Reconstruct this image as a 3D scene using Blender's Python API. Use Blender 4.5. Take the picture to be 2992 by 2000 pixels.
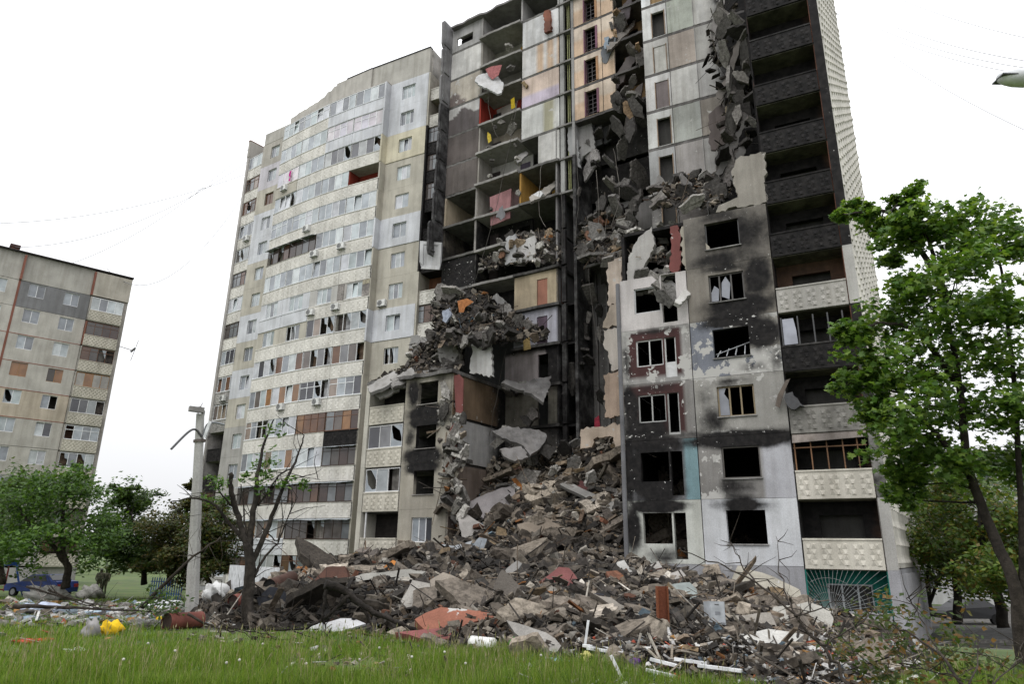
import bpy, bmesh, math, random
import numpy as np
from mathutils import Vector, Matrix
for o in list(bpy.data.objects): bpy.data.objects.remove(o)
SC = bpy.context.scene
COL = SC.collection
random.seed(11)
rng = np.random.default_rng(11)

# ---------------------------------------------------------------- camera
CZ = 3.7                                   # eye height above the foot of the building
F = 1994.67                                # focal length in photograph pixels (24 mm)
PITCH, ROLL = 0.29922, 0.01513
cp, sp = math.cos(PITCH), math.sin(PITCH)
FW = np.array([0, cp, sp]); _up = np.array([0, -sp, cp]); _rt = np.array([1.0, 0, 0])
RT = _rt*math.cos(ROLL) + _up*math.sin(ROLL)
UP = -_rt*math.sin(ROLL) + _up*math.cos(ROLL)
cam = bpy.data.cameras.new('camera'); cam.lens = 24.0; cam.sensor_width = 36.0
cam.clip_start = 0.1; cam.clip_end = 3000
co = bpy.data.objects.new('camera', cam); COL.objects.link(co); SC.camera = co
co.matrix_world = Matrix(((RT[0], UP[0], -FW[0], 0), (RT[1], UP[1], -FW[1], 0), (RT[2], UP[2], -FW[2], CZ), (0, 0, 0, 1)))

# ---------------------------------------------------------------- overcast sky, soft sun, exposure
SUN_EL, SUN_AZ = math.radians(52), math.radians(205)     # high, behind the camera, veiled by cloud
w = bpy.data.worlds.new('World'); SC.world = w; w.use_nodes = True
nt = w.node_tree; nt.nodes.clear()
def wn(t, **k):
    n = nt.nodes.new(t)
    for a, b in k.items(): setattr(n, a, b)
    return n
sky = wn('ShaderNodeTexSky', sky_type='NISHITA'); sky.sun_disc = False
sky.sun_elevation = SUN_EL; sky.sun_rotation = SUN_AZ; sky.dust_density = 6
hs = wn('ShaderNodeHueSaturation'); hs.inputs['Saturation'].default_value = 0.15
tc = wn('ShaderNodeTexCoord'); sx = wn('ShaderNodeSeparateXYZ')
mx = wn('ShaderNodeMath', operation='MAXIMUM'); mx.inputs[1].default_value = 0.0
# evenly clouded sky (CIE overcast: the zenith about three times as bright as the horizon)
ma = wn('ShaderNodeMath', operation='MULTIPLY_ADD'); ma.inputs[1].default_value = 15.0; ma.inputs[2].default_value = 7.3
cm = wn('ShaderNodeVectorMath', operation='SCALE'); cm.inputs[0].default_value = (0.985, 0.995, 1.02)
mix = wn('ShaderNodeMix', data_type='RGBA'); mix.inputs[0].default_value = 0.93
bg = wn('ShaderNodeBackground'); bg.inputs[1].default_value = 0.1
out = wn('ShaderNodeOutputWorld')
L = nt.links.new
L(tc.outputs['Generated'], sx.inputs[0]); L(sx.outputs[2], mx.inputs[0]); L(mx.outputs[0], ma.inputs[0]); L(ma.outputs[0], cm.inputs['Scale'])
L(sky.outputs[0], hs.inputs['Color']); L(hs.outputs[0], mix.inputs[6]); L(cm.outputs[0], mix.inputs[7])
L(mix.outputs[2], bg.inputs[0]); L(bg.outputs[0], out.inputs[0])
sl = bpy.data.lights.new('sun', 'SUN'); sl.energy = 0.7; sl.angle = math.radians(25); sl.color = (1.0, 0.97, 0.93)
so = bpy.data.objects.new('sun', sl); COL.objects.link(so)
so.rotation_euler = (math.pi/2 - SUN_EL, 0, math.pi - SUN_AZ)
SC.view_settings.view_transform = 'Standard'; SC.view_settings.look = 'None'
SC.view_settings.exposure = 0.22; SC.view_settings.gamma = 1.0; SC.view_settings.use_curve_mapping = False

# ---------------------------------------------------------------- from photograph pixels to places
def ray(px, py): return FW + RT*((px-1496)/F) - UP*((py-1000)/F)
def atz(px, py, z):
    r = ray(px, py); t = (z-CZ)/r[2]; return r*t + np.array([0, 0, CZ])
def atd(px, py, dist):                     # point on the ray at a horizontal distance
    r = ray(px, py); t = dist/math.hypot(r[0], r[1]); return r*t + np.array([0, 0, CZ])
def onplane(px, py, p, n):
    r = ray(px, py); n = np.asarray(n, float); t = (np.asarray(p)-np.array([0, 0, CZ])).dot(n)/r.dot(n)
    return r*t + np.array([0, 0, CZ])
class Frame:                               # a vertical plane system: a along the facade, b into the building, z up
    def __init__(s, o, e):
        s.o = np.array(o, float); s.e = np.array(e, float)/np.hypot(*e); s.n = np.array([s.e[1], -s.e[0]])
        if s.n[1] < 0: s.n = -s.n
    def pt(s, a, b, z):
        q = s.o + s.e*a + s.n*b; return (q[0], q[1], z)
    def un(s, px, py, b=0.0):
        r = ray(px, py); t = (s.o.dot(s.n)+b)/r[:2].dot(s.n); q = r*t
        return (q[:2]-s.o).dot(s.e), q[2]+CZ
    def ang(s): return math.atan2(s.e[1], s.e[0])
AZ = 1.09273
FC = Frame((14.89649, 28.2622), (-math.sin(AZ), math.cos(AZ)))       # burnt section, front plane
def uvx(u, v): return FC.o + FC.e*u + FC.n*v
def sub(u0, v0, u1, v1):
    p, q = uvx(u0, v0), uvx(u1, v1); return Frame(p, q-p), float(np.hypot(*(q-p)))
FB = sub(15, 8.3, 25, 9.25)[0]                                        # collapsed section, wall behind the lost front rooms
ZF = 0.536; ST = 2.8
def fz(k): return ZF + ST*(k-1)

GY = np.array([-60, 9, 14, 18, 24, 30, 37, 45, 60, 80, 150, 1500.])
GZ = np.array([2.0, 2.0, 2.0, 1.95, 1.65, 1.3, .95, .6, .1, -.2, -.5, -.6])
def sst(a, b, x):
    t = np.clip((np.asarray(x, float)-a)/(b-a), 0, 1); return t*t*(3-2*t)
def ground(x, y):
    x = np.asarray(x, float); y = np.asarray(y, float)
    return np.interp(y, GY, GZ) - sst(4, 13, x)*np.interp(y, [13, 20, 28, 32, 40, 60], [0, .5, 1.05, 1.15, .75, .1]) + 0.05*np.sin(x*.7+1)*np.sin(y*.53) + .03*np.sin(x*1.9)*np.sin(y*1.7+2)
def march(px, py, fn, t0=5, t1=120, st=0.1):
    r = ray(px, py); r = r/math.hypot(r[0], r[1]); ts = np.arange(t0, t1, st)
    X = r[0]*ts; Y = r[1]*ts; Z = CZ + r[2]*ts; h = Z < fn(X, Y)
    i = int(np.argmax(h)) if h.any() else len(ts)-1
    return np.array([X[i], Y[i], Z[i]])

# ---------------------------------------------------------------- mesh building
_rj = random.Random(77)
def ragged(q, step=.16, amp=.05):                          # crumbled edge: split the outline and push its points about
    out = []
    for i, (a, z) in enumerate(q):
        a1, z1 = q[(i+1) % len(q)]; L_ = math.hypot(a1-a, z1-z); n = max(1, min(14, int(L_/step)))
        for j in range(n):
            t = j/n; am = amp if j else amp*.5; out.append((a+(a1-a)*t+_rj.gauss(0, am), z+(z1-z)*t+_rj.gauss(0, am)))
    return out
class MB:
    def __init__(s): s.v = []; s.f = []; s.c = []; s.s = []; s.p = []; s.m = []
    def add(s, vs, fs, col=(.5, .5, .5), soot=0.0, peel=0.0, mi=0):
        o = len(s.v); s.v += [tuple(map(float, x)) for x in vs]; s.f += [tuple(o+i for i in f) for f in fs]
        n = len(vs); s.c += [tuple(col)]*n; s.m += [mi]*len(fs)
        s.s += list(soot) if hasattr(soot, '__len__') else [soot]*n
        s.p += list(peel) if hasattr(peel, '__len__') else [peel]*n
        return s
    BF = ((0, 1, 2, 3), (7, 6, 5, 4), (0, 4, 5, 1), (1, 5, 6, 2), (2, 6, 7, 3), (3, 7, 4, 0))
    def box(s, fr, a0, a1, b0, b1, z0, z1, col=(.5, .5, .5), soot=0., peel=0., mi=0):
        vs = [fr.pt(a0, b0, z0), fr.pt(a1, b0, z0), fr.pt(a1, b0, z1), fr.pt(a0, b0, z1), fr.pt(a0, b1, z0), fr.pt(a1, b1, z0), fr.pt(a1, b1, z1), fr.pt(a0, b1, z1)]
        return s.add(vs, s.BF, col, soot, peel, mi)
    def prism(s, pts, off, col=(.5, .5, .5), soot=0., peel=0., mi=0):
        n = len(pts); off = np.asarray(off, float)
        vs = [np.asarray(p, float) for p in pts] + [np.asarray(p, float)+off for p in pts]
        fs = [tuple(range(n)), tuple(range(2*n-1, n-1, -1))] + [(i, n+i, n+(i+1) % n, (i+1) % n) for i in range(n)]
        return s.add(vs, fs, col, soot if not hasattr(soot, '__len__') else list(soot)*2, peel, mi)
    def pxpoly(s, fr, b, px, th=.16, **k):                 # photograph outline laid on the plane at depth b, th thick
        q = [fr.un(x, y, b) for x, y in px]; pts = []; jag = k.pop('jag', th > .1)
        if jag: q = ragged(q)
        pts = [fr.pt(a, b, z) for a, z in q]
        return s.prism(pts, (fr.n[0]*th, fr.n[1]*th, 0), **k)
    def tube(s, pts, rad, n=6, col=(.3, .3, .3), soot=0., mi=0, cap=True):
        pts = [np.asarray(p, float) for p in pts]; m = len(pts)
        rad = rad if hasattr(rad, '__len__') else [rad]*m
        vs = []; prev = None
        for i in range(m):
            t = pts[min(i+1, m-1)]-pts[max(i-1, 0)]; t = t/(np.linalg.norm(t)+1e-9)
            if prev is None:
                a = np.array([0, 0, 1.]) if abs(t[2]) < .9 else np.array([1., 0, 0])
                u = np.cross(t, a)
            else: u = prev-t*prev.dot(t)
            u = u/(np.linalg.norm(u)+1e-9); prev = u; vv = np.cross(t, u)
            for j in range(n):
                an = 2*math.pi*j/n; vs.append(pts[i]+(u*math.cos(an)+vv*math.sin(an))*rad[i])
        fs = [(i*n+j, i*n+(j+1) % n, (i+1)*n+(j+1) % n, (i+1)*n+j) for i in range(m-1) for j in range(n)]
        if cap: fs += [tuple(range(n-1, -1, -1)), tuple(range((m-1)*n, m*n))]
        return s.add(vs, fs, col, soot, 0., mi)
    def wall(s, fr, a0, a1, b, z0, z1, holes=(), th=.3, step=.35, col=(.5, .5, .5), sf=None, pf=None, cf=None):
        A = set([a0, a1]); Z = set([z0, z1])
        for h in holes: A |= {h[0], h[1]}; Z |= {h[2], h[3]}
        def fill(S):
            S = sorted(S); r = []
            for p, q in zip(S[:-1], S[1:]):
                n = max(1, int(round((q-p)/step))); r += [p+(q-p)*i/n for i in range(n)]
            return r+[S[-1]]
        A = [x for x in fill(A) if a0-1e-6 <= x <= a1+1e-6]; Z = [x for x in fill(Z) if z0-1e-6 <= x <= z1+1e-6]
        na, nz = len(A), len(Z); base = len(s.v)
        P = [(a, z) for z in Z for a in A]
        so = [sf(a, z) if sf else 0. for a, z in P]; pe = [pf(a, z) if pf else 0. for a, z in P]
        fs = []
        inside = lambda a, z: any(h[0] < a < h[1] and h[2] < z < h[3] for h in holes)
        for j in range(nz-1):
            for i in range(na-1):
                if not inside((A[i]+A[i+1])/2, (Z[j]+Z[j+1])/2): fs.append((j*na+i, j*na+i+1, (j+1)*na+i+1, (j+1)*na+i))
        s.add([fr.pt(a, b, z) for a, z in P], fs, col, so, pe)
        if cf: s.c[base:] = [cf(a, z) for a, z in P]
        def ring(x0, x1, y0, y1):
            q = [(x0, y0), (x1, y0), (x1, y1), (x0, y1)]
            vs = [fr.pt(a, b, z) for a, z in q]+[fr.pt(a, b+th, z) for a, z in q]
            s.add(vs, [(i, (i+1) % 4, 4+(i+1) % 4, 4+i) for i in range(4)], col, [(sf(a, z) if sf else 0.) for a, z in q]*2)
        ring(a0, a1, z0, z1)
        for h in holes: ring(max(h[0], a0), min(h[1], a1), max(h[2], z0), min(h[3], z1))
        vs = [fr.pt(a0, b+th, z0), fr.pt(a1, b+th, z0), fr.pt(a1, b+th, z1), fr.pt(a0, b+th, z1)]
        if not holes: s.add(vs, [(0, 1, 2, 3)], col)
        return s
    def mesh(s, name, off=(0, 0, 0)):
        me = bpy.data.meshes.new(name); off = np.asarray(off, float)
        me.from_pydata([tuple(np.asarray(x)-off) for x in s.v], [], s.f)
        setattrs(me, np.array(s.c, np.float32).reshape(-1, 3), np.array(s.s, np.float32), np.array(s.p, np.float32))
        if any(s.m): me.polygons.foreach_set('material_index', np.array(s.m, np.int32))
        return me
    def build(s, name, mat, parent=None, off=None, smooth=False):
        if off is None: off = parent_world(parent) if parent else (0, 0, 0)
        me = s.mesh(name, off)
        for m in (mat if isinstance(mat, (list, tuple)) else [mat]): me.materials.append(m)
        if smooth: me.polygons.foreach_set('use_smooth', [True]*len(me.polygons))
        me.update()
        return link(name, me, parent)
def parent_world(p):
    v = Vector((0, 0, 0))
    while p: v += p.location; p = p.parent
    return tuple(v)
def setattrs(me, c, so, pe):
    a = me.attributes.new('col', 'FLOAT_COLOR', 'POINT'); a.data.foreach_set('color', np.concatenate([c, np.ones((len(c), 1), np.float32)], 1).ravel())
    a = me.attributes.new('soot', 'FLOAT', 'POINT'); a.data.foreach_set('value', so)
    a = me.attributes.new('peel', 'FLOAT', 'POINT'); a.data.foreach_set('value', pe)
def link(name, me, parent=None):
    o = bpy.data.objects.new(name, me); COL.objects.link(o)
    if parent: o.parent = parent
    return o
def tag(o, label=None, cat=None, group=None, kind=None):
    if label: o['label'] = label
    if cat: o['category'] = cat
    if group: o['group'] = group
    if kind: o['kind'] = kind
    return o
def empty(name, loc, label=None, cat=None, group=None):
    o = bpy.data.objects.new(name, None); COL.objects.link(o); o.location = tuple(map(float, loc)); o.empty_display_size = .3
    return tag(o, label, cat, group)
def dup(o, parent=None):
    c = o.copy(); COL.objects.link(c); c.parent = parent
    for ch in o.children: dup(ch, c)
    return c
def triangulated(vs, tris, name, mat, col, soot=None, parent=None, off=(0, 0, 0), smooth=False):
    """big numpy mesh: vs (n,3), tris (m,3), col (n,3)"""
    me = bpy.data.meshes.new(name); n, m = len(vs), len(tris)
    me.vertices.add(n); me.vertices.foreach_set('co', (np.asarray(vs, np.float32)-np.asarray(off, np.float32)).ravel())
    me.loops.add(m*3); me.loops.foreach_set('vertex_index', np.asarray(tris, np.int32).ravel())
    me.polygons.add(m); me.polygons.foreach_set('loop_start', np.arange(0, m*3, 3, dtype=np.int32))
    me.polygons.foreach_set('loop_total', np.full(m, 3, np.int32))
    setattrs(me, np.asarray(col, np.float32), np.zeros(n, np.float32) if soot is None else np.asarray(soot, np.float32), np.zeros(n, np.float32))
    me.polygons.foreach_set('use_smooth', np.full(m, bool(smooth)))
    me.materials.append(mat); me.update(); me.validate()
    return link(name, me, parent)

# ---------------------------------------------------------------- materials
MATS = {}
def newmat(name):
    m = bpy.data.materials.new(name); m.use_nodes = True; t = m.node_tree; t.nodes.clear(); MATS[name] = m
    def N(ty, **k):
        n = t.nodes.new(ty)
        for a, b in k.items():
            if a in n.inputs: n.inputs[a].default_value = b
            else: setattr(n, a, b)
        return n
    return m, N, t.links.new
def ramp(N, Lk, src, a, b, c0=0., c1=1.):
    n = N('ShaderNodeMapRange', interpolation_type='SMOOTHSTEP'); n.inputs[1].default_value = a; n.inputs[2].default_value = b
    n.inputs[3].default_value = c0; n.inputs[4].default_value = c1; Lk(src, n.inputs[0]); return n.outputs[0]
def mixc(N, Lk, f, a, b, bt='MIX'):
    n = N('ShaderNodeMix', data_type='RGBA', blend_type=bt)
    for i, x in ((0, f), (6, a), (7, b)):
        if hasattr(x, 'is_linked'): Lk(x, n.inputs[i])
        else: n.inputs[i].default_value = x if i == 0 else (*x, 1)
    return n.outputs[2]
def math2(N, Lk, op, a, b):
    n = N('ShaderNodeMath', operation=op)
    for i, x in ((0, a), (1, b)):
        if hasattr(x, 'is_linked'): Lk(x, n.inputs[i])
        else: n.inputs[i].default_value = x
    return n.outputs[0]
def surface(name, rough=.85, source='attr', dirt=.35, streak=.3, bump=.25, bscale=9., spec=.25, wear=True, base=(.5, .5, .5), grit=.0):
    m, N, Lk = newmat(name)
    geo = N('ShaderNodeNewGeometry')
    mp = N('ShaderNodeMapping'); Lk(geo.outputs['Position'], mp.inputs[0]); mp.inputs['Scale'].default_value = (2.6, 2.6, .22)
    def noise(sc, det=5, vec=None, ro=.6):
        n = N('ShaderNodeTexNoise'); n.inputs['Scale'].default_value = sc; n.inputs['Detail'].default_value = det; n.inputs['Roughness'].default_value = ro
        Lk(vec if vec else geo.outputs['Position'], n.inputs['Vector']); return n.outputs['Fac']
    if source == 'attr': a = N('ShaderNodeAttribute', attribute_name='col'); c = a.outputs['Color']
    elif source == 'object': a = N('ShaderNodeObjectInfo'); c = a.outputs['Color']
    else: a = N('ShaderNodeRGB'); a.outputs[0].default_value = (*base, 1); c = a.outputs[0]
    big = noise(.55); mid = noise(3.2, 6)
    c = mixc(N, Lk, 1., c, mixc(N, Lk, ramp(N, Lk, big, .3, .7), (1-dirt,)*3, (1.06,)*3), 'MULTIPLY')
    st = noise(1., 4, mp.outputs[0])
    c = mixc(N, Lk, 1., c, mixc(N, Lk, ramp(N, Lk, st, .32, .62), (1-streak, 1-streak*1.05, 1-streak*1.15), (1.03,)*3), 'MULTIPLY')
    fine = noise(26., 4)
    c = mixc(N, Lk, 1., c, mixc(N, Lk, ramp(N, Lk, fine, .3, .7), (.86,)*3, (1.08,)*3), 'MULTIPLY')
    if grit:
        c = mixc(N, Lk, 1., c, mixc(N, Lk, ramp(N, Lk, noise(7., 8, ro=.7), .36, .62), (1-grit, 1-grit*1.03, 1-grit*1.08), (1.15, 1.13, 1.1)), 'MULTIPLY')
    if wear:
        pa = N('ShaderNodeAttribute', attribute_name='peel'); sa = N('ShaderNodeAttribute', attribute_name='soot')
        pn = math2(N, Lk, 'ADD', noise(1.5, 8, ro=.62), pa.outputs['Fac'])
        pm = ramp(N, Lk, pn, .985, 1.0)
        c = mixc(N, Lk, pm, c, (.40, .39, .37))
        sn = math2(N, Lk, 'ADD', math2(N, Lk, 'MULTIPLY', math2(N, Lk, 'SUBTRACT', noise(.9, 8, ro=.68), .5), .95), sa.outputs['Fac'])
        sm = ramp(N, Lk, sn, .14, .72)
        sootc = mixc(N, Lk, ramp(N, Lk, mid, .35, .7), (.0055, .005, .0052), (.019, .017, .0165))
        c = mixc(N, Lk, sm, c, sootc)
        fl = math2(N, Lk, 'ADD', noise(5.5, 5), math2(N, Lk, 'MULTIPLY', pa.outputs['Fac'], .25))
        c = mixc(N, Lk, math2(N, Lk, 'MULTIPLY', ramp(N, Lk, fl, .755, .77), ramp(N, Lk, sa.outputs['Fac'], .02, .2)), c, (.48, .47, .45))
    p = N('ShaderNodeBsdfPrincipled'); p.inputs['Roughness'].default_value = rough; p.inputs['Specular IOR Level'].default_value = spec
    Lk(c, p.inputs['Base Color'])
    if bump:
        b = N('ShaderNodeBump'); b.inputs['Strength'].default_value = bump; b.inputs['Distance'].default_value = .03
        Lk(math2(N, Lk, 'ADD', noise(bscale, 6), math2(N, Lk, 'MULTIPLY', mid, .6)), b.inputs['Height']); Lk(b.outputs[0], p.inputs['Normal'])
    o = N('ShaderNodeOutputMaterial'); Lk(p.outputs[0], o.inputs[0])
    return m
def plain(name, base, rough=.6, spec=.4, metal=0., source='rgb', noise=.2, scale=6.):
    m, N, Lk = newmat(name)
    geo = N('ShaderNodeNewGeometry'); n = N('ShaderNodeTexNoise'); n.inputs['Scale'].default_value = scale; n.inputs['Detail'].default_value = 6
    Lk(geo.outputs['Position'], n.inputs['Vector'])
    if source == 'attr': a = N('ShaderNodeAttribute', attribute_name='col'); c = a.outputs['Color']
    elif source == 'object': a = N('ShaderNodeObjectInfo'); c = a.outputs['Color']
    else: a = N('ShaderNodeRGB'); a.outputs[0].default_value = (*base, 1); c = a.outputs[0]
    c = mixc(N, Lk, 1., c, mixc(N, Lk, ramp(N, Lk, n.outputs['Fac'], .3, .7), (1-noise,)*3, (1+noise*.4,)*3), 'MULTIPLY')
    p = N('ShaderNodeBsdfPrincipled'); p.inputs['Roughness'].default_value = rough; p.inputs['Specular IOR Level'].default_value = spec; p.inputs['Metallic'].default_value = metal
    Lk(c, p.inputs['Base Color']); o = N('ShaderNodeOutputMaterial'); Lk(p.outputs[0], o.inputs[0]); return m
M_wall = surface('facade_concrete', dirt=.2, streak=.14, bump=.15)
M_int = surface('interior_plaster', dirt=.32, streak=.2, bump=.35)
M_rub = surface('rubble', dirt=.5, streak=.15, bump=.7, bscale=14., wear=False, grit=.4)
M_chunk = surface('chunk', source='object', dirt=.4, streak=.15, bump=.7, bscale=12., wear=False, grit=.5)
M_frame = plain('window_frame', (.72, .73, .74), .45, source='attr', noise=.12)
M_pane = plain('window_pane', (.4, .42, .45), .06, .65, source='object', noise=.25, scale=1.3)
M_paint = plain('painted_metal', (.3, .3, .3), .45, .45, source='attr', noise=.25)
M_rust = surface('rusty_metal', rough=.75, dirt=.55, streak=.3, bump=.4, bscale=18., wear=False, spec=.3)
M_cloth = plain('cloth', (.5, .5, .5), .9, .1, source='attr', noise=.3)
M_bark = surface('bark', rough=.9, dirt=.4, streak=.5, bump=1., bscale=16., wear=False, grit=.5)
def leafmat(name, trans=.35):
    m, N, Lk = newmat(name); a = N('ShaderNodeAttribute', attribute_name='col')
    d = N('ShaderNodeBsdfPrincipled'); d.inputs['Roughness'].default_value = .5; d.inputs['Specular IOR Level'].default_value = .3
    t = N('ShaderNodeBsdfTranslucent'); x = N('ShaderNodeMixShader'); x.inputs[0].default_value = trans
    Lk(a.outputs['Color'], d.inputs['Base Color']); Lk(mixc(N, Lk, 1., a.outputs['Color'], (1.5, 1.5, .7), 'MULTIPLY'), t.inputs['Color'])
    Lk(d.outputs[0], x.inputs[1]); Lk(t.outputs[0], x.inputs[2]); o = N('ShaderNodeOutputMaterial'); Lk(x.outputs[0], o.inputs[0]); return m
M_leaf = leafmat('foliage'); M_grass = leafmat('grass_blades', .3)
# ================================================================ shared building pieces
M_cur = plain('curtain', (.2, .2, .2), .9, .1, source='object', noise=.5, scale=2.5)
def place(o, fr, a_left, b, z, origin):
    p = fr.pt(a_left, b, z); o.location = tuple(np.array(p)-np.array(origin)); o.rotation_euler = (0, 0, math.atan2(-fr.e[1], -fr.e[0])); return o
class LF:                                    # local frame: x to the right, y into the building
    def pt(s, a, b, z): return (a, b, z)
LOC = LF()
WHITE = (.68, .69, .70); CREAM = (.62, .60, .555); BEIGE = (.44, .415, .355); BLUEW = (.56, .572, .60); GREYB = (.36, .35, .33); YELL = (.56, .52, .40)
BROWN = (.10, .045, .025); DARK = (.03, .028, .027); BLACK = (.015, .014, .014)
def parapet_mesh(W, H, ncol, col, flat=False, rows=4, soot=0., cap=True, peel=0., h=.05):
    m = MB(); m.box(LOC, 0, W, 0, .10, 0, H, col, soot, peel)
    if cap: m.box(LOC, -.01, W+.01, -.035, .13, H+.002, H+.075, tuple(min(1, c*1.05) for c in col), soot*.8)
    if not flat:
        q = min(.21, (H-.16)/rows)
        for i in range(ncol):
            xc = W*(i+.5)/ncol
            for r in range(rows):
                zc = H/2+(r-(rows-1)/2)*q
                for s in (-1, 1):
                    x0, x1 = xc+(s-1)*q/2, xc+(s+1)*q/2; z0, z1 = zc-q/2, zc+q/2
                    up = (r+(s > 0)) % 2 == 0
                    ax, az = ((x0+x1)/2, z1-.02 if up else z0+.02)
                    vs = [(x0, -.001, z0), (x1, -.001, z0), (x1, -.001, z1), (x0, -.001, z1), (ax, -h, az)]
                    m.add(vs, [(0, 1, 4), (1, 2, 4), (2, 3, 4), (3, 0, 4)], col, soot)
    return m
def frame_mesh(W, H, xs, transom=None, col=WHITE, t=.06, dp=.07):
    m = MB(); m.box(LOC, 0, W, 0, dp, 0, t, col); m.box(LOC, 0, W, 0, dp, H-t, H, col)
    for x in xs: m.box(LOC, max(0, x-t/2), min(W, x+t/2), .003, dp-.003, t, H-t, col)
    if transom:
        for i in transom[1]: m.box(LOC, xs[i], xs[i+1], .006, dp-.006, H*transom[0]-t/2, H*transom[0]+t/2, col)
    m.box(LOC, -.05, W+.05, -.07, .02, -.04, -.002, tuple(c*.95 for c in col))
    return m
_mc = {}
def shared(key, fn, mat):
    if key not in _mc:
        me = fn().mesh(key[0])
        for x in (mat if isinstance(mat, list) else [mat]): me.materials.append(x)
        _mc[key] = me
    return _mc[key]
def pane_mesh(w_, h_): return MB().box(LOC, 0, w_, .03, .045, 0, h_)
def shard_mesh(w_, h_, seed):
    r = random.Random(seed); m = MB()
    if r.random() < .7:
        q = [(0, 0), (w_, 0), (w_, h_*r.uniform(.1, .35)), (w_*r.uniform(.5, .8), h_*r.uniform(.05, .3)), (w_*r.uniform(.2, .45), h_*r.uniform(.2, .55)), (0, h_*r.uniform(.4, .95))]
        m.prism([(x, .03, z) for x, z in q], (0, .012, 0))
    q = [(w_, h_), (w_*r.uniform(.1, .5), h_), (w_*r.uniform(.6, .9), h_*r.uniform(.6, .8)), (w_, h_*r.uniform(.3, .6))]
    m.prism([(x, .03, z) for x, z in q], (0, .012, 0)); return m
PALE = [(.42, .46, .48), (.34, .37, .40), (.48, .51, .52), (.26, .28, .31), (.46, .47, .50), (.38, .43, .44), (.20, .21, .23)]
def glazing(parent, org, fr, a_left, b, z, W, H, n, style, rnd, name='glazing', margin=.04, sep=True):
    """frame with panes; style picks colour, transoms, damage"""
    xs = [W*i/n for i in range(n+1)]
    col = {'w': (.70, .71, .72), 't': (.70, .71, .72), 'x': (.62, .62, .62), 'b': (.12, .055, .03), 'd': (.05, .03, .022), 'g': (.30, .29, .28), 'o': (.30, .15, .05)}[style[0]]
    tr = None
    if style[0] == 't': tr = (.68, list(range(n)) if n < 4 else [0, 1, 2] if 'q' in style else list(range(n)))
    if style[0] in 'bd' and n > 2: tr = (.72, list(range(n)))
    tk = .055 if style[0] in 'wt' else .045
    fo = link(name, shared((name, round(W, 2), round(H, 2), n, col, str(tr)), lambda: frame_mesh(W, H, xs, tr, col, tk), M_frame), parent)
    place(fo, fr, a_left, b, z, org)
    if parent_world(fo) is None: pass
    for i in range(n):
        if style[0] in 'bd': pc = rnd.choice([(.05, .03, .025), (.10, .05, .03), (.07, .06, .055), None, (.16, .17, .18)])
        elif style[0] == 'x': pc = rnd.choice([None, (.30, .32, .33), (.2, .2, .21), (.1, .1, .11), (.36, .37, .37)])
        elif style[0] == 'o': pc = rnd.choice([(.25, .12, .05), (.05, .04, .03), (.3, .28, .25)])
        else: pc = rnd.choice(PALE)
        if 'k' in style and rnd.random() < .4: pc = rnd.choice([(.06, .06, .07), None, (.25, .2, .17)])
        if 'c' in style and rnd.random() < .6: pc = rnd.choice([(.13, .06, .03), (.24, .12, .05), (.2, .16, .12), (.12, .10, .09)])
        if 'p' in style: pc = rnd.choice([(.50, .46, .50), (.46, .44, .50), (.54, .50, .52)])
        w0 = xs[i+1]-xs[i]-tk; h0 = H-2*tk
        if pc is None or (style[0] == 'x' and rnd.random() < .25) or ('k' in style and rnd.random() < .1):
            if rnd.random() < .7:
                p = link('curtain', shared(('curtain', round(w0, 2), round(h0, 2)), lambda: pane_mesh(w0, h0), M_cur), fo); p.location = (xs[i]+tk/2, .35, tk)
                cc_ = rnd.choice([(.10, .07, .05), (.16, .15, .14), (.24, .22, .20), (.07, .06, .055), (.30, .30, .31)]); p.color = (*cc_, 1)
            if rnd.random() < .75:
                sd = rnd.randint(0, 9)
                p = link('glass_shard', shared(('glass_shard', round(w0, 2), round(h0, 2), sd), lambda: shard_mesh(w0, h0, sd), M_pane), fo)
                p.location = (xs[i]+tk/2, 0, tk); p.color = (.30, .33, .36, 1)
            continue
        v = rnd.uniform(.82, 1.12)
        p = link('pane', shared(('pane', round(w0, 2), round(h0, 2)), lambda: pane_mesh(w0, h0), M_pane), fo)
        p.location = (xs[i]+tk/2, 0, tk); p.color = (pc[0]*v, pc[1]*v, pc[2]*v, 1)
        if style[0] in 'wt' and rnd.random() < .06: p.rotation_euler = (math.radians(-7), 0, 0)
    return fo
def ac_unit(p, fr, label, group='air conditioners hung on the apartment facade'):
    o = empty('air_conditioner', p, label, 'air conditioner', group); r = math.atan2(-fr.e[1], -fr.e[0]); o.rotation_euler = (0, 0, r)
    m = MB(); m.box(LOC, -.40, .40, -.30, 0, 0, .55, (.62, .62, .60)); c = link('casing', shared(('ac_case',), lambda: m, M_paint), o)
    def fan():
        m = MB(); n = 16; cx, cz = -.13, .275
        for k in range(3):
            r0, r1 = .06+.065*k, .075+.065*k
            vs = []
            for j in range(n): vs += [(cx+r0*math.cos(2*math.pi*j/n), -.315, cz+r0*math.sin(2*math.pi*j/n)), (cx+r1*math.cos(2*math.pi*j/n), -.315, cz+r1*math.sin(2*math.pi*j/n))]
            m.add(vs, [(2*j, 2*j+1, (2*j+3) % (2*n), (2*j+2) % (2*n)) for j in range(n)], (.45, .45, .44))
        m.add([(cx+.24*math.cos(2*math.pi*j/n), -.306, cz+.24*math.sin(2*math.pi*j/n)) for j in range(n)], [tuple(range(n))], (.10, .10, .10))
        return m
    link('fan_grille', shared(('ac_fan',), fan, M_paint), o)
    def br():
        m = MB()
        for s in (-.3, .3): m.box(LOC, s-.02, s+.02, -.34, .02, -.06, -.01, (.2, .2, .2)).tube([(s, -.32, -.04), (s, .02, -.3)], .015, 4)
        return m
    link('bracket', shared(('ac_br',), br, M_paint), o)
    return o

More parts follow.
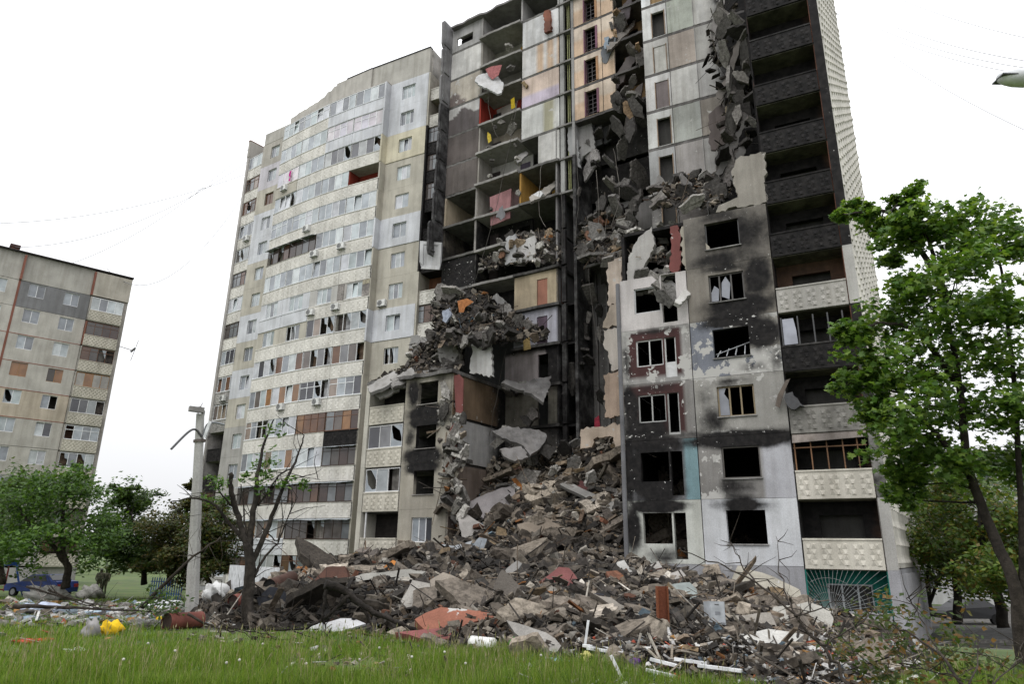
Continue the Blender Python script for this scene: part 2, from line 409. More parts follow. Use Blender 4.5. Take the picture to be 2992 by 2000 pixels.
# ================================================================ the standing left-hand section
BK = [(35.4, 9.95), (38.95, 9.95), (42.3, 10.12), (45.95, 10.55), (49.3, 11.1)]
FA = [sub(*BK[i], *BK[i+1]) for i in range(4)]
FW_R, WR = sub(31.2, 10.7, 35.4, 10.7)
FW_L, WL = sub(50.6, 12.45, 53.9, 12.75)
FL_L, WLL = sub(54.1, 13.25, 57.1, 13.75)
FR_R, WRR = sub(28.6, 10.95, 31.2, 10.95)
OA = (*uvx(42, 14), 0.0)
A = empty('apartment_block', OA, 'pale sixteen storey apartment section with curved glazed balconies still standing', 'apartment building')
RA = random.Random(5)
NF = 16
# bay styles per floor, listed from left to right as seen: outer left, left, right, outer right
BAY = {16: 't t w w', 15: 'w w tqp tqp', 14: 'wp w x x', 13: 'wk w w open', 12: 'tq tq wk w', 11: 'd d w w', 10: 'w w w w', 9: 'wall wall wallg walls',
       8: 'wallb wallb xk xk', 7: 'wk wc xc xc', 6: 'wc wc tqk tqk', 5: 'tk w bc bc', 4: 'w wc w d', 3: 'd d d d', 2: 'wc wc d d', 1: 'd x b b'}
FLAT = {(16, 0), (16, 1), (15, 0), (15, 1), (14, 3), (9, 2), (9, 3), (2, 2), (2, 3)}
FLATC = {(14, 3): BEIGE}
GZH = ST-1.05-.075-.09
for k in range(1, NF+1):
    st = BAY[k].split()[::-1]
    for i in range(4):
        fr, W = FA[i]; z = fz(k)-.10
        flat = (k, i) in FLAT
        col = FLATC.get((k, i), BLUEW if flat else CREAM)
        soot = 1.0 if (k, i) == (5, 0) else 0.
        pm = shared(('parapet', i, col, flat, soot), lambda: parapet_mesh(W-.03, 1.15, 5, col, flat, 4, soot, h=.032), M_wall)
        place(link('balcony_parapet', pm, A), fr, W-.015, -.03 if flat else 0, z, OA)
        s = st[i]; zg = fz(k)+1.05+.08
        if s == 'open': continue
        if s.startswith('wall'):
            wc = {'wall': BLUEW, 'wallb': BEIGE, 'wallg': (.5, .49, .47), 'walls': (.40, .38, .36)}[s]
            wx0, wx1 = (.9, 2.6) if i % 2 else (.95, 2.75)
            m = MB(); m.wall(fr, 0.01, W-.01, .03, zg, zg+GZH+.02, [(W-wx1, W-wx0, zg+.1, zg+GZH-.1)], .15, .6, wc); m.build('infill_wall', M_wall, A)
            if s == 'walls':
                m = MB(); m.box(fr, .08, .85, -.02, .03, zg+.05, zg+1.1, (.33, .31, .30)); m.box(fr, .08, .85, -.02, .03, zg+1.12, zg+1.5, YELL); m.box(fr, 2.85, W-.02, -.02, .03, zg+.05, zg+1.5, (.33, .31, .30)); m.build('cladding', M_rub, A)
            glazing(A, OA, fr, W-wx0, .08, zg+.1, wx1-wx0, GZH-.2, 3, 'w' if s != 'wallb' else 'wk', RA)
            continue
        glazing(A, OA, fr, W-.06, .02, zg, W-.12, GZH, 4, s, RA)
        if k in (2, 3) or s == 'd':
            m = MB(); z1 = fz(k+1)-.14
            for q in range(2):
                a0, a1 = .05+q*W/2, .02+(q+1)*W/2-.05; dz = RA.uniform(-.06, .05)
                m.prism([fr.pt(a0, .04, z1), fr.pt(a1, .04, z1), fr.pt(a1, -.42, z1-.12+dz), fr.pt(a0, -.42, z1-.12-dz)], (0, 0, .012), (.33, .36, .38))
            m.build('awning_sheet', M_paint, A)
for k in range(1, NF+2):                                # balcony decks
    fr0 = [uvx(*BK[i]) for i in range(5)]; bk = [uvx(BK[i][0], BK[i][1]+1.45) for i in range(5)]
    z = fz(k)-.12
    top = [(*(q+FC.n*.11), z) for q in fr0] + [(*q, z) for q in bk[::-1]]
    MB().prism(top, (0, 0, .12 if k <= NF else .2), (.40, .38, .35)).build('balcony_slab', M_int, A)
for i in range(4):                                      # walls behind the loggias, dividers, returns
    fr, W = FA[i]
    for k in range(1, NF+1):
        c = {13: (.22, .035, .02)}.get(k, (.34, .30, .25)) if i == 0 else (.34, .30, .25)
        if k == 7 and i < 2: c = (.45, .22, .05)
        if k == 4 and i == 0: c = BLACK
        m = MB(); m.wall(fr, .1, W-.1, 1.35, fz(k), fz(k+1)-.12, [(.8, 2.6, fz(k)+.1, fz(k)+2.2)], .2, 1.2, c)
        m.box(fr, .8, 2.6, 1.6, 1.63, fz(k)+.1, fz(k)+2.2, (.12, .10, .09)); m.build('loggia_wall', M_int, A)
for i in range(5):
    fr = FA[min(i, 3)][0]; a = 0 if i < 4 else FA[3][1]
    for k in range(1, NF+1):
        c = (.22, .035, .02) if (k == 13 and i < 2) else (.45, .43, .38)
        if i in (0, 4): continue
        MB().box(fr, a-.05, a+.05, .115, 1.4, fz(k), fz(k+1)-.125, c).build('divider', M_int, A)
COLR = {16: BLUEW, 15: BLUEW, 14: YELL, 13: BEIGE, 12: BEIGE, 11: BLUEW, 10: BEIGE, 9: BEIGE, 8: BLUEW, 7: BEIGE, 6: BEIGE}
COLL = {16: (.38, .36, .32), 15: (.52, .50, .53), 14: BEIGE, 13: BLUEW, 12: BLUEW, 11: BEIGE, 10: BEIGE, 9: BLUEW, 8: BEIGE, 7: BLUEW, 6: BEIGE}
for k in range(1, NF+1):
    z0, z1 = fz(k)+.005, fz(k+1)-.005
    c = COLR.get(k, BEIGE); ox = .06 if c in (BLUEW, YELL) else 0.
    # right: window panel and the return of the balcony stack
    h = (FW_R, 1.42, 2.86)
    m = MB(); m.wall(FW_R, 0, WR-.02, -ox, z0, z1, [(h[1], h[2], z0+.75, z0+2.13)], .22+ox, .7, c); m.build('wall_panel', M_wall, A)
    glazing(A, OA, FW_R, h[2], .1, z0+.75, h[2]-h[1], 1.38, 3 if RA.random() < .6 else 2, 'w' if k > 8 else 'wk', RA, 'window')
    MB().box(FW_R, WR-.02, WR+.14, -.75-ox, .05, z0-.06, z1-.07, c).build('return_wall', M_wall, A)
    # left: window panel, loggia, pier
    c = COLL.get(k, GREYB)
    m = MB(); m.wall(FW_L, -.0, WL, -.03, z0, z1, [(.62, 1.95, z0+.75, z0+2.13)], .22, .8, c); m.build('wall_panel', M_wall, A)
    glazing(A, OA, FW_L, 1.95, .1, z0+.75, 1.33, 1.38, 2, 'w' if k not in (14,) else 'b', RA, 'window')
    blk = 1. if k in (4, 5) else (.35 if k < 8 else 0.)
    place(link('balcony_parapet', shared(('parL', blk), lambda: parapet_mesh(WLL-.02, 1.12, 4, CREAM if blk < .3 else (.34, .33, .31), False, 4, blk*.9), M_wall), A), FL_L, WLL-.01, 0, fz(k)-.1, OA)
    MB().box(FL_L, 0, WLL, .1, 1.6, fz(k)-.12, fz(k)-.001, (.3, .29, .27)).build('balcony_slab', M_int, A)
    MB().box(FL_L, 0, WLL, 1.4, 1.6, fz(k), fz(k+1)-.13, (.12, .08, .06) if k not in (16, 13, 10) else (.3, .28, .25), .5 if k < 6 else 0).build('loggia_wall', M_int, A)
    if k not in (4, 5): glazing(A, OA, FL_L, WLL-.05, .02, fz(k)+1.12, WLL-.1, GZH-.1, 4, {16: 'w', 15: 'bk', 14: 'b', 13: 'w', 12: 'x', 11: 'dk', 10: 'w', 9: 'd', 8: 'wk', 7: 'wc', 6: 'wc'}.get(k, 'd'), RA, 'glazing')
    MB().box(FL_L, WLL, WLL+.35, -.15, 9, fz(k), fz(k+1)-.01, (.40, .38, .36), .4 if k < 6 else 0).build('pier', M_wall, A)
    # right-hand loggia beside the collapsed section
    bs = 1. if 9 < k < 15 else .25 if k > 14 else 0.
    place(link('balcony_parapet', shared(('parR', bs), lambda: parapet_mesh(WRR-.02, 1.12, 4, CREAM, False, 4, bs), M_wall), A), FR_R, WRR-.01, 0, fz(k)-.1, OA)
    MB().box(FR_R, 0, WRR, .105, 1.5, fz(k)-.12, fz(k)-.001, (.3, .28, .24), bs).build('balcony_slab', M_int, A)
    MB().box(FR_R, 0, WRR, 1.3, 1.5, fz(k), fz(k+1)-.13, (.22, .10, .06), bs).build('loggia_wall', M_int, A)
    if k in (7, 8, 12, 13, 14): glazing(A, OA, FR_R, WRR-.05, .03, fz(k)+1.12, WRR-.1, GZH-.1, 4, 'd', RA, 'glazing')
    MB().box(FW_R, -.16, -.003, -.02, 1.8, fz(k), fz(k+1)-.01, BEIGE, bs*.9).build('pier', M_wall, A)
zt = fz(NF+1)
m = MB(); m.box(FW_R, -.02, WR+2.6, -.06, .25, zt+.003, zt+2.7, (.40, .385, .35)); m.box(FW_R, -.05, WR+2.6, -.12, .35, zt+2.703, zt+2.8, (.06, .06, .065)); m.box(FW_R, -.16, .0, .26, 3, zt+.003, zt+2.6, (.38, .36, .33), .3); m.build('attic_wall', M_wall, A)
m = MB(); m.wall(FA[1][0], -1.2, FA[1][1], .55, zt+.02, zt+2.55, (), .2, 1., (.43, .41, .375)); m.box(FA[1][0], -1.2, FA[1][1]*.6, .5, .8, zt+2.553, zt+2.63, (.06, .06, .065)); m.build('attic_wall', M_wall, A)
# the broken left end of the attic: its top steps down in pieces
tops = [2.35, 2.1, 1.75, 1.55, 1.5, 1.42, 1.45, 1.35]
for i in (2, 3):
    fr, W = FA[i]
    for q in range(4):
        t = tops[(i-2)*4+q]; a0, a1 = W*q/4+.004, W*(q+1)/4-.004
        MB().prism([fr.pt(a0, .6, zt+.02), fr.pt(a1, .6, zt+.02), fr.pt(a1, .6, zt+tops[min(7, (i-2)*4+q+1)]), fr.pt((a0+a1)/2, .6, zt+t+RA.uniform(-.1, .1)), fr.pt(a0, .6, zt+t)], (fr.n[0]*.2, fr.n[1]*.2, 0), (.43, .41, .375)).build('attic_wall', M_wall, A)
m = MB(); m.box(FW_L, -.6, WL-.1, -.05, .2, zt+.003, zt+1.35, (.40, .385, .35)); m.build('attic_wall', M_wall, A)
m = MB(); m.box(FL_L, WLL-.02, WLL+.36, -.2, 1.7, zt, zt+2.05, (.36, .34, .31)); m.box(FL_L, WLL-.05, WLL+.4, -.26, 1.75, zt+2.053, zt+2.13, (.25, .12, .08)); m.box(FL_L, 0, WLL, 1.3, 1.6, zt+.003, zt+1.5, (.36, .34, .31)); m.build('attic_wall', M_wall, A)
m = MB(); core = [uvx(29, 12.7), uvx(36, 12.7), uvx(46, 12.9), uvx(54, 15.4), uvx(57, 15.8), uvx(57, 26), uvx(29, 24)]
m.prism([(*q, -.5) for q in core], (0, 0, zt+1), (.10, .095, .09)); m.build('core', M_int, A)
for i in range(4): MB().box(FA[i][0], 0.004, FA[i][1]-.004, .03, .2, -.6, fz(1)-.13, (.30, .30, .31)).build('plinth', M_wall, A)
for f_, w_ in ((FW_R, WR), (FW_L, WL), (FL_L, WLL+.35)): MB().box(f_, 0, w_, .02, .2, -.6, fz(1)-.13, (.3, .3, .31)).build('plinth', M_wall, A)
# air conditioners, named by what is beside each
def acp(bay, frac, k, dz=.35): fr, W = FA[bay]; return fr.pt(W*frac, -.03, fz(k)+dz)
for (b, f, k, dz, lab) in ((3, .55, 14, .42, 'white air conditioner under the balcony window with a pink cloth'), (2, .35, 12, .45, 'air conditioner with a dark sheet roof on curved balcony row'),
        (1, .95, 11, .35, 'air conditioner beside the dark broken brown loggia windows'), (0, .98, 11, .4, 'air conditioner at the balcony joint above a shuttered row'), (1, .85, 9, .3, 'air conditioner at the edge of the flat white clad balcony'),
        (0, .98, 9, .3, 'air conditioner below the yellow and stone clad window'), (1, .3, 6, .55, 'air conditioner under the torn white blinds'), (2, .55, 6, .55, 'air conditioner under orange curtained loggia windows'), (3, .2, 2, .45, 'air conditioner on flat white balcony low behind the broken tree')):
    ac_unit(acp(b, f, k, dz), FA[b][0], lab)
ac_unit(FW_R.pt(3.3, -.04, fz(9)+.2), FW_R, 'air conditioner left of a plain window on beige wall panel')
ac_unit(FL_L.pt(1.2, -.04, fz(13)+.45), FL_L, 'air conditioner on the far end loggia high above the poplar gap'.replace('poplar gap', 'street lamp'))
ac_unit(FL_L.pt(1.3, -.04, fz(7)-.2+.3), FL_L, 'air conditioner on the sooty far end loggia')
m = MB(); fr = FA[3][0]; p = [fr.pt(1.05+.5*q, -.09-.03*(q % 2), fz(14)+z) for q, z in ((0, 2.45), (.55, 2.4), (.75, 2.0), (.35, 1.7), (.6, 1.35), (.1, 1.25), (-.05, 1.7), (.15, 2.0))]
tag(m.prism(p, (0, .02, .0), (.45, .03, .22)).build('cloth', M_cloth), 'bright pink cloth hanging out of a balcony window', 'cloth')
# ================================================================ the burnt right-hand section
OC = (*uvx(5, 7), 0.0)
CB = empty('apartment_block', OC, 'fire blackened apartment section with soot covered balconies and white end wall', 'apartment building')
RC = random.Random(8)
SO = []
def sb(u, k, dz, ru, rz, s): SO.append((u, fz(k)+dz, ru, rz, s))
sb(5.2, 2, 2.5, 1.1, .4, 1.1); sb(6.5, 2, 2.6, .5, .3, .5)
sb(5.0, 3, 2.6, 2.6, .38, 1.5); sb(5.5, 3, .45, 1.0, .5, .75); sb(6.3, 3, 1.5, .35, .9, .25)
sb(6.3, 4, .6, .8, .9, .75); sb(5.4, 4, 2.45, 1.1, .25, .6); sb(6.5, 4, 2., .5, .8, .45)
sb(3.85, 5, 1.9, .95, .9, 1.25); sb(5., 5, 2.62, 1.7, .35, 1.2); sb(4.2, 5, .3, .9, .25, .55); sb(6.2, 5, 2.5, .6, .3, .7)
sb(4.5, 6, .5, 1.8, .7, 1.15); sb(3.7, 6, 1.9, .8, 1.3, 1.0); sb(5.1, 6, 2.6, 1.6, .35, .8)
sb(4.6, 7, 1.5, 2.2, 1.4, .75); sb(3.6, 7, 1.4, .8, 1.4, .6); sb(5.2, 7, 2.6, 1.2, .4, .7)
sb(9.2, 3, 1.3, 1.25, 1.6, 1.5); sb(8.1, 3, 2.5, .5, .5, .8)
sb(9.4, 4, .45, 1.2, .75, 1.15); sb(10.1, 4, 1.5, .5, 1.2, .95); sb(8.9, 4, 2.5, 1.2, .25, .55)
sb(10.25, 2, 1.4, .42, 1.3, 1.0); sb(9., 2, 2.5, 1.5, .32, 1.25); sb(9., 2, .3, 1., .45, .6)
sb(10.3, 5, 1.2, .3, 1.4, .7); sb(10.35, 3, 1.4, .35, 1.6, 1.3); sb(10.3, 4, 2.2, .4, .8, .9); sb(7.1, 4, .1, 1.2, .25, .7); sb(9.5, 3, 2.7, 1.6, .3, 1.2)
sb(9.0, 3, .4, 1.3, .6, 1.2); sb(8.9, 5, 2.6, 1.4, .2, .6); sb(5.2, 7, .3, 2., .6, .7); sb(3.4, 4, 1.5, .35, 1.2, .35); sb(3.3, 5, .6, .5, .8, .6)
def sootC(u, z):
    if not SO: return 0.
    return min(1.6, max(s*math.exp(-((u-a)/ru)**2-((z-b)/rz)**2) for a, b, ru, rz, s in SO))
WINC = {7: (.17, .155, .138), 6: (.215, .195, .17), 5: (.17, .18, .21), 4: (.30, .29, .27), 3: (.39, .39, .415), 2: (.53, .54, .56), 1: (.30, .30, .315)}
BIGC = {6: (.50, .47, .46), 5: (.30, .29, .28), 4: (.22, .21, .20), 3: (.18, .18, .19), 2: (.50, .51, .47), 1: (.28, .28, .29)}
for k in range(1, 8):
    z0, z1 = fz(k)-.02, fz(k+1)-.035
    pk = {5: .42, 3: .2, 4: .32, 2: .12}.get(k, .22)
    def pf(a, z, k=k, pk=pk):
        edge = max(0, 1-min(abs(z-fz(k)-.1), abs(z-fz(k+1)+.1))/.4)*.12
        t = .18 if k == 5 and a < 5.2 and z < fz(5)+1.2 else (.22 if k == 3 and a > 5.9 else 0)
        return pk+edge+t
    cwin = WINC[k]
    def cf(a, z, k=k, cwin=cwin):
        if k == 3: return (.24, .23, .22) if a > 4.3 else cwin
        if k == 5: return cwin if a > 5.0 or z < fz(5)+.9 else (.34, .32, .29)
        return cwin
    hole = [] if k == 1 else [(4.35, 6.0, fz(k)+.86, fz(k)+2.28)]
    MB().wall(FC, 3.03, 7.03, 0, z0, z1, hole, .28, .2, cwin, sootC, pf, cf).build('wall_panel', M_wall, CB)
    if k > 1:
        m = MB(); m.box(FC, 4.3, 6.05, -.08, .02, fz(k)+.81, fz(k)+.858, (.35, .34, .33), .4); m.build('window_sill', M_wall, CB)
for k in range(1, 7):
    z0, z1 = fz(k)-.02, fz(k+1)-.035
    cb = BIGC[k]
    def cf(a, z, k=k, cb=cb):
        r = z-fz(k); ed = 0.
        if k in (4, 5) and 7.45+ed < a < 10.15-ed and .25+ed < r < 2.6+ed*.4: return (.06, .027, .026)
        if k == 3 and a < 7.72: return (.20, .31, .34)
        return cb
    def pf(a, z, k=k): return {5: .36, 4: .33, 3: .30, 2: .2, 6: .1}.get(k, .1)+(.08 if k in (4, 5) and (a < 7.75 or a > 9.9 or z-fz(k) < .55 or z-fz(k) > 2.4) else 0)+max(0, 1-abs(a-10.4)/.5)*.12
    holes = [] if k == 1 else [(8.42, 9.77, fz(k)+.84, fz(k)+2.2), (7.78, 8.34, fz(k)+.18, fz(k)+2.2)]
    if k == 6: holes = [(8.42, 9.77, fz(k)+.84, fz(k)+2.2), (7.6, 8.34, fz(k)+.18, fz(k+1)-.035-.02)]
    MB().wall(FC, 7.07, 10.5, 0.0, z0, z1, holes, .28, .2, cb, sootC, pf, cf).build('wall_panel', M_wall, CB)
    if k in (4, 5, 6):
        g = {4: (.33, .33, .32), 5: (.5, .5, .49), 6: (.42, .43, .43)}[k]
        m = MB(); z = fz(k)+.84
        for a in (8.44, 9.1, 9.74) if k != 6 else (8.44, 9.74): m.box(FC, a-.03, a+.03, .06, .12, z, z+1.34, g)
        m.box(FC, 8.42, 9.77, .06, .13, z, z+.06, g).box(FC, 8.42, 9.77, .06, .13, z+1.3, z+1.36, g).build('window', M_frame, CB)
        if k < 6:
            m = MB()
            for a in (7.81, 8.31): m.box(FC, a-.03, a+.03, .06, .12, fz(k)+.2, fz(k)+2.18, g)
            m.box(FC, 7.81, 8.31, .062, .118, fz(k)+.2, fz(k)+(.95 if k == 5 else .3), (.50, .50, .50) if k == 5 else g).build('balcony_door', M_frame, CB)
# remains of the front wall above: floor 8 piece beside the balconies, floor 7 scraps
def S(*p): return [(x/.7841, y/.7841) for x, y in p]     # outlines were read off a 2346 px wide view
m = MB(); m.pxpoly(FC, 0, S((1690, 362), (1753, 349), (1757, 462), (1690, 476), (1640, 487), (1648, 470), (1690, 452), (1682, 420), (1674, 395)), th=.26, col=(.27, .25, .22), soot=.12, peel=.3); m.build('broken_wall_panel', M_wall, CB)
m = MB(); m.pxpoly(FC, .02, S((1535, 520), (1553, 515), (1558, 545), (1560, 600), (1552, 625), (1535, 620), (1537, 560)), th=.24, col=(.17, .06, .055), peel=.35); m.build('broken_wall_panel', M_wall, CB)
m = MB(); m.pxpoly(FC, .03, S((1560, 520), (1592, 508), (1620, 560), (1640, 608), (1600, 628), (1575, 632), (1562, 600)), th=.24, col=(.34, .31, .26), soot=.1, peel=.25); m.build('broken_wall_panel', M_wall, CB)
m = MB(); m.pxpoly(FC, .25, S((1440, 590), (1462, 545), (1492, 520), (1500, 560), (1480, 600), (1470, 640), (1436, 650)), th=.3, col=(.40, .385, .37), peel=.35, soot=.08); m.build('broken_wall_panel', M_wall, CB)
# windows that still hold frames or glass
def bars(k, col, xs, rows=(), hole=(4.35, 6.0), soot=0.):
    m = MB(); z0, z1 = fz(k)+.86, fz(k)+2.28
    for x in xs: m.box(FC, x-.035, x+.035, .1, .17, z0, z1, col, soot)
    for r in rows: m.box(FC, hole[0], hole[1], .103, .167, z0+r-.03, z0+r+.03, col, soot)
    return m.build('window_frame', M_frame, CB)
bars(6, (.07, .065, .06), (4.39, 4.95, 5.5, 5.96), (.03, 1.39)); bars(4, (.22, .17, .10), (4.39, 4.95, 5.45, 5.96), (.03, 1.39)); bars(3, (.10, .09, .08), (4.38, 5.97), (.03, 1.39)); bars(7, (.05, .05, .05), (4.38, 5.97), (.03,))
for k, q in ((6, [(5.95, .1), (5.6, .1), (5.55, .7), (5.75, .9), (5.95, .5)]), (6, [(5.45, .3), (5.1, .1), (5.0, .9), (5.2, 1.3), (5.4, 1.0)]), (4, [(5.93, .08), (5.5, .08), (5.52, .8), (5.7, 1.1), (5.6, 1.36), (5.93, 1.36)])):
    m = MB(); m.prism([FC.pt(a, .13, fz(k)+.86+z) for a, z in q], (FC.n[0]*.012, FC.n[1]*.012, 0)); o = m.build('glass_shard', M_pane, CB); o.color = (.22, .23, .26, 1)
m = MB()
for i in range(5): m.tube([FC.pt(5.9-.42*i, .3, fz(5)+1.0), FC.pt(5.75-.38*i, .5, fz(5)+1.35+.06*i)], .03, 4, (.4, .41, .43))
m.tube([FC.pt(5.95, .3, fz(5)+1.12), FC.pt(4.4, .45, fz(5)+1.6)], .025, 4, (.4, .41, .43)).build('bent_grille', M_paint, CB)
# interior: decks, partitions, far wall of the front rooms
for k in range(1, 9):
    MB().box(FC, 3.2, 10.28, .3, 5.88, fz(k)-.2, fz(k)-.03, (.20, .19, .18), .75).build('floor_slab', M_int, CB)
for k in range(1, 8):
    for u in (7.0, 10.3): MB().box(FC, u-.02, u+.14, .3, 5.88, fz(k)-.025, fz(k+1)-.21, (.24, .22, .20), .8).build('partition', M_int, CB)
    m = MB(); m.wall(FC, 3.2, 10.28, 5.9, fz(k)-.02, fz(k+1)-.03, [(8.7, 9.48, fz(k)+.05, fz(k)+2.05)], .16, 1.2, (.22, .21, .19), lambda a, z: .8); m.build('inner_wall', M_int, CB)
# exposed inner wall above, where the front rooms fell away
EXA = {16: WHITE, 15: WHITE, 14: (.60, .60, .59), 13: (.47, .46, .44), 12: (.58, .57, .56), 11: (.56, .56, .54), 10: (.36, .36, .36), 9: (.26, .25, .24), 8: (.24, .23, .22)}
EXB = {16: (.5, .5, .48), 15: (.25, .2, .3), 14: (.40, .42, .37), 13: (.38, .33, .29), 12: (.53, .52, .50), 11: (.37, .38, .355), 10: (.33, .31, .30), 9: (.22, .20, .19), 8: (.2, .19, .18)}
EXC = {16: WHITE, 15: WHITE, 14: (.55, .54, .52), 13: (.40, .39, .37), 12: (.5, .49, .48), 11: (.30, .27, .24), 10: (.34, .33, .32), 9: (.2, .19, .18), 8: (.18, .17, .16)}
for k in range(8, 17):
    z0, z1 = fz(k)+.02, fz(k+1)-.2
    s0 = {8: .5, 9: .4}.get(k, 0.)
    door = (8.68, 9.5, z0+.03, z0+2.05)
    MB().wall(FC, 8.52, 10.17, 5.9, z0, z1, [door], .16, .3, EXA[k], lambda a, z: s0, lambda a, z: .36).build('inner_wall_panel', M_int, CB)
    if k in (12, 13, 15): MB().box(FC, door[0]+.02, door[1]-.02, 5.95, 6.0, door[2], door[3], {12: (.20, .17, .17), 13: (.5, .49, .46), 15: (.3, .2, .1)}[k]).build('inner_door', M_int, CB)
    m = MB()
    for q in (door[0]-.05, door[1]): m.box(FC, q, q+.05, 5.87, 6.02, door[2], door[3]+.05, (.28, .2, .14))
    m.build('door_frame', M_int, CB)
    MB().wall(FC, 6.78, 8.48, 5.9, z0, z1, (), .16, .3, EXB[k], lambda a, z: s0, lambda a, z: .34).build('inner_wall_panel', M_int, CB)
    MB().wall(FC, 5.0, 6.74, 5.9, z0, z1, (), .16, .3, EXC[k], lambda a, z: s0+max(0, (6.2-a))*.55, lambda a, z: .34).build('inner_wall_panel', M_int, CB)
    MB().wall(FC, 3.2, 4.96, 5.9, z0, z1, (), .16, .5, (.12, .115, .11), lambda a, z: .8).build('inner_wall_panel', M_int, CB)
    pts = [FC.pt(10.2-.2*i, 5.95-RC.uniform(0, .07), fz(k)-.19) for i in range(36)]
    MB().prism(pts+[FC.pt(3.2, 6.3, fz(k)-.19), FC.pt(10.2, 6.3, fz(k)-.19)], (0, 0, .2), (.17, .16, .155), .3).build('floor_slab', M_int, CB)  # recessed edge darkened in colour to draw the shadow gap at each joint
    MB().box(FC, 6.745, 6.775, 5.84, 6.0, z0, z1, (.42, .41, .40)).build('joint_post', M_int, CB)
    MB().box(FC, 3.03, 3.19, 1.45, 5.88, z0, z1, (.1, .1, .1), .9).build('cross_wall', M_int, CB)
# balcony stack
PC = {1: ((.33, .33, .345), 0.), 2: ((.56, .53, .46), 0.), 3: ((.52, .49, .43), .06), 4: ((.25, .24, .22), .3), 5: ((.2, .19, .18), .75), 6: ((.36, .345, .32), .08), 7: ((.12, .12, .12), 1.)}
for k in range(1, 17):
    col, so_ = PC.get(k, ((.10, .10, .10), 1.0)); zz = fz(k)
    if k == 11: so_ = .72
    pm = shared(('parC', col, so_), lambda: parapet_mesh(2.94, 1.13, 5, col, False, 4, so_), M_wall)
    place(link('balcony_parapet', pm, CB), FC, 2.97, 0, zz-.1, OC)
    MB().box(FC, 0.01, 2.99, .102, 1.5, zz-.14, zz-.005, (.22, .21, .16), .45 if k > 3 else .1).build('balcony_slab', M_int, CB)
    s = .9 if k not in (1, 6) else (.35 if k == 6 else 0)
    c = (.03, .26, .21) if k == 1 else (.13, .075, .05)
    m = MB(); m.wall(FC, .02, 2.98, 1.3, zz, fz(k+1)-.145, [(.62, 2.3, zz+.12 if k > 1 else zz+.5, zz+2.1)], .25, .4, c, lambda a, z: s*(.5 if a < .6 else 1.)); m.build('balcony_wall', M_int, CB)
    for u, e in ((2.985, 3.025), (-.01, .03)):
        MB().box(FC, u-.005, u+.03, .105, 1.3, zz-.002, fz(k+1)-.145, (.20, .09, .06) if k > 3 else (.3, .28, .26) if k > 1 else c, (.25 if u < 1 else .7) if k > 1 else 0).build('balcony_side', M_int, CB)
    ps = 1.1 if k > 7 else {7: .8, 6: .25, 5: .7, 4: .6, 3: .45}.get(k, 0)
    MB().wall(FC, -.42, -.015, -.03, zz-.1, fz(k+1)-.105, (), .5, .3, (.40, .39, .37) if k > 1 else (.34, .34, .36), lambda a, z: ps*(1 if k != 6 else max(0, (z-fz(6)-.8))*.5), lambda a, z: .25).build('pier', M_wall, CB)
# what is left in some balcony openings
m = MB(); z = fz(3)+1.1
for a in (.45, 1.0, 1.62, 2.25, 2.9): m.box(FC, a-.025, a+.025, .03, .08, z, z+1.3, (.24, .13, .07))
m.box(FC, .1, 2.95, .033, .077, z+.95, z+1.0, (.24, .13, .07)).build('rusty_glazing_frame', M_rust, CB)
MB().prism([FC.pt(.06, -.1, fz(4)-.42), FC.pt(2.95, -.25, fz(4)-.55), FC.pt(2.95, .05, fz(4)-.16), FC.pt(.06, .05, fz(4)-.14)], (0, 0, .02), (.22, .19, .17)).build('awning_sheet', M_rust, CB)
m = MB(); z = fz(5)+1.1
for a in (.35, .95, 1.55, 2.2, 2.9): m.box(FC, a-.03, a+.03, .03, .08, z, z+1.35, (.05, .05, .052))
m.build('glazing_frame', M_frame, CB)
o = MB().prism([FC.pt(2.85, .05, z+.05), FC.pt(2.28, .05, z+.05), FC.pt(2.3, .05, z+.7), FC.pt(2.38, .05, z+1.28), FC.pt(2.85, .05, z+1.28)], (0, .012, 0)).build('pane', M_pane, CB); o.color = (.30, .31, .36, 1)
# ground floor loggia: teal wall, window, fan shaped grille
m = MB(); m.box(FC, .6, 2.3, 1.36, 1.4, fz(1)+.5, fz(1)+2.1, (.05, .05, .05)); m.build('dark_window', M_int, CB)
m = MB()
for a in (.62, 1.15, 1.75, 2.27): m.box(FC, a-.035, a+.035, 1.3, 1.36, fz(1)+.5, fz(1)+2.1, (.45, .46, .48))
m.box(FC, .62, 2.3, 1.303, 1.357, fz(1)+2.04, fz(1)+2.1, (.45, .46, .48)).build('window_frame', M_frame, CB)
m = MB(); zb, zt_ = fz(1)+1.06, fz(2)-.12; cx = 2.2
for i in range(30):
    an = math.radians(4+172*i/29); dx, dz = -math.cos(an), math.sin(an)
    t = min([(zt_-zb)/max(dz, 1e-6), ((cx-.04)/-dx if dx < 0 else 1e9), ((2.96-cx)/dx if dx > 0 else 1e9)])
    m.tube([FC.pt(cx, .04, zb), FC.pt(cx+dx*t, .04, zb+dz*t)], .0055, 4, (.36, .38, .38), cap=False)
for R in (.75, 1.3):
    arc = [(cx-R*math.cos(math.radians(a)), zb+R*math.sin(math.radians(a))) for a in range(0, 181, 10)]
    arc = [q for q in arc if .04 < q[0] < 2.96 and q[1] < zt_]
    m.tube([FC.pt(a, .028, z) for a, z in arc], .0055, 4, (.36, .38, .38), cap=False)
m.build('window_grille', M_paint, CB)
# down pipe
m = MB(); pts = [FC.pt(10.6, -.07, z) for z in (1.5, fz(3), fz(4), fz(5), fz(6), fz(7)-.2)]
m.tube(pts, .11, 10, (.17, .17, .18), soot=.2).build('down_pipe', M_wall, CB)
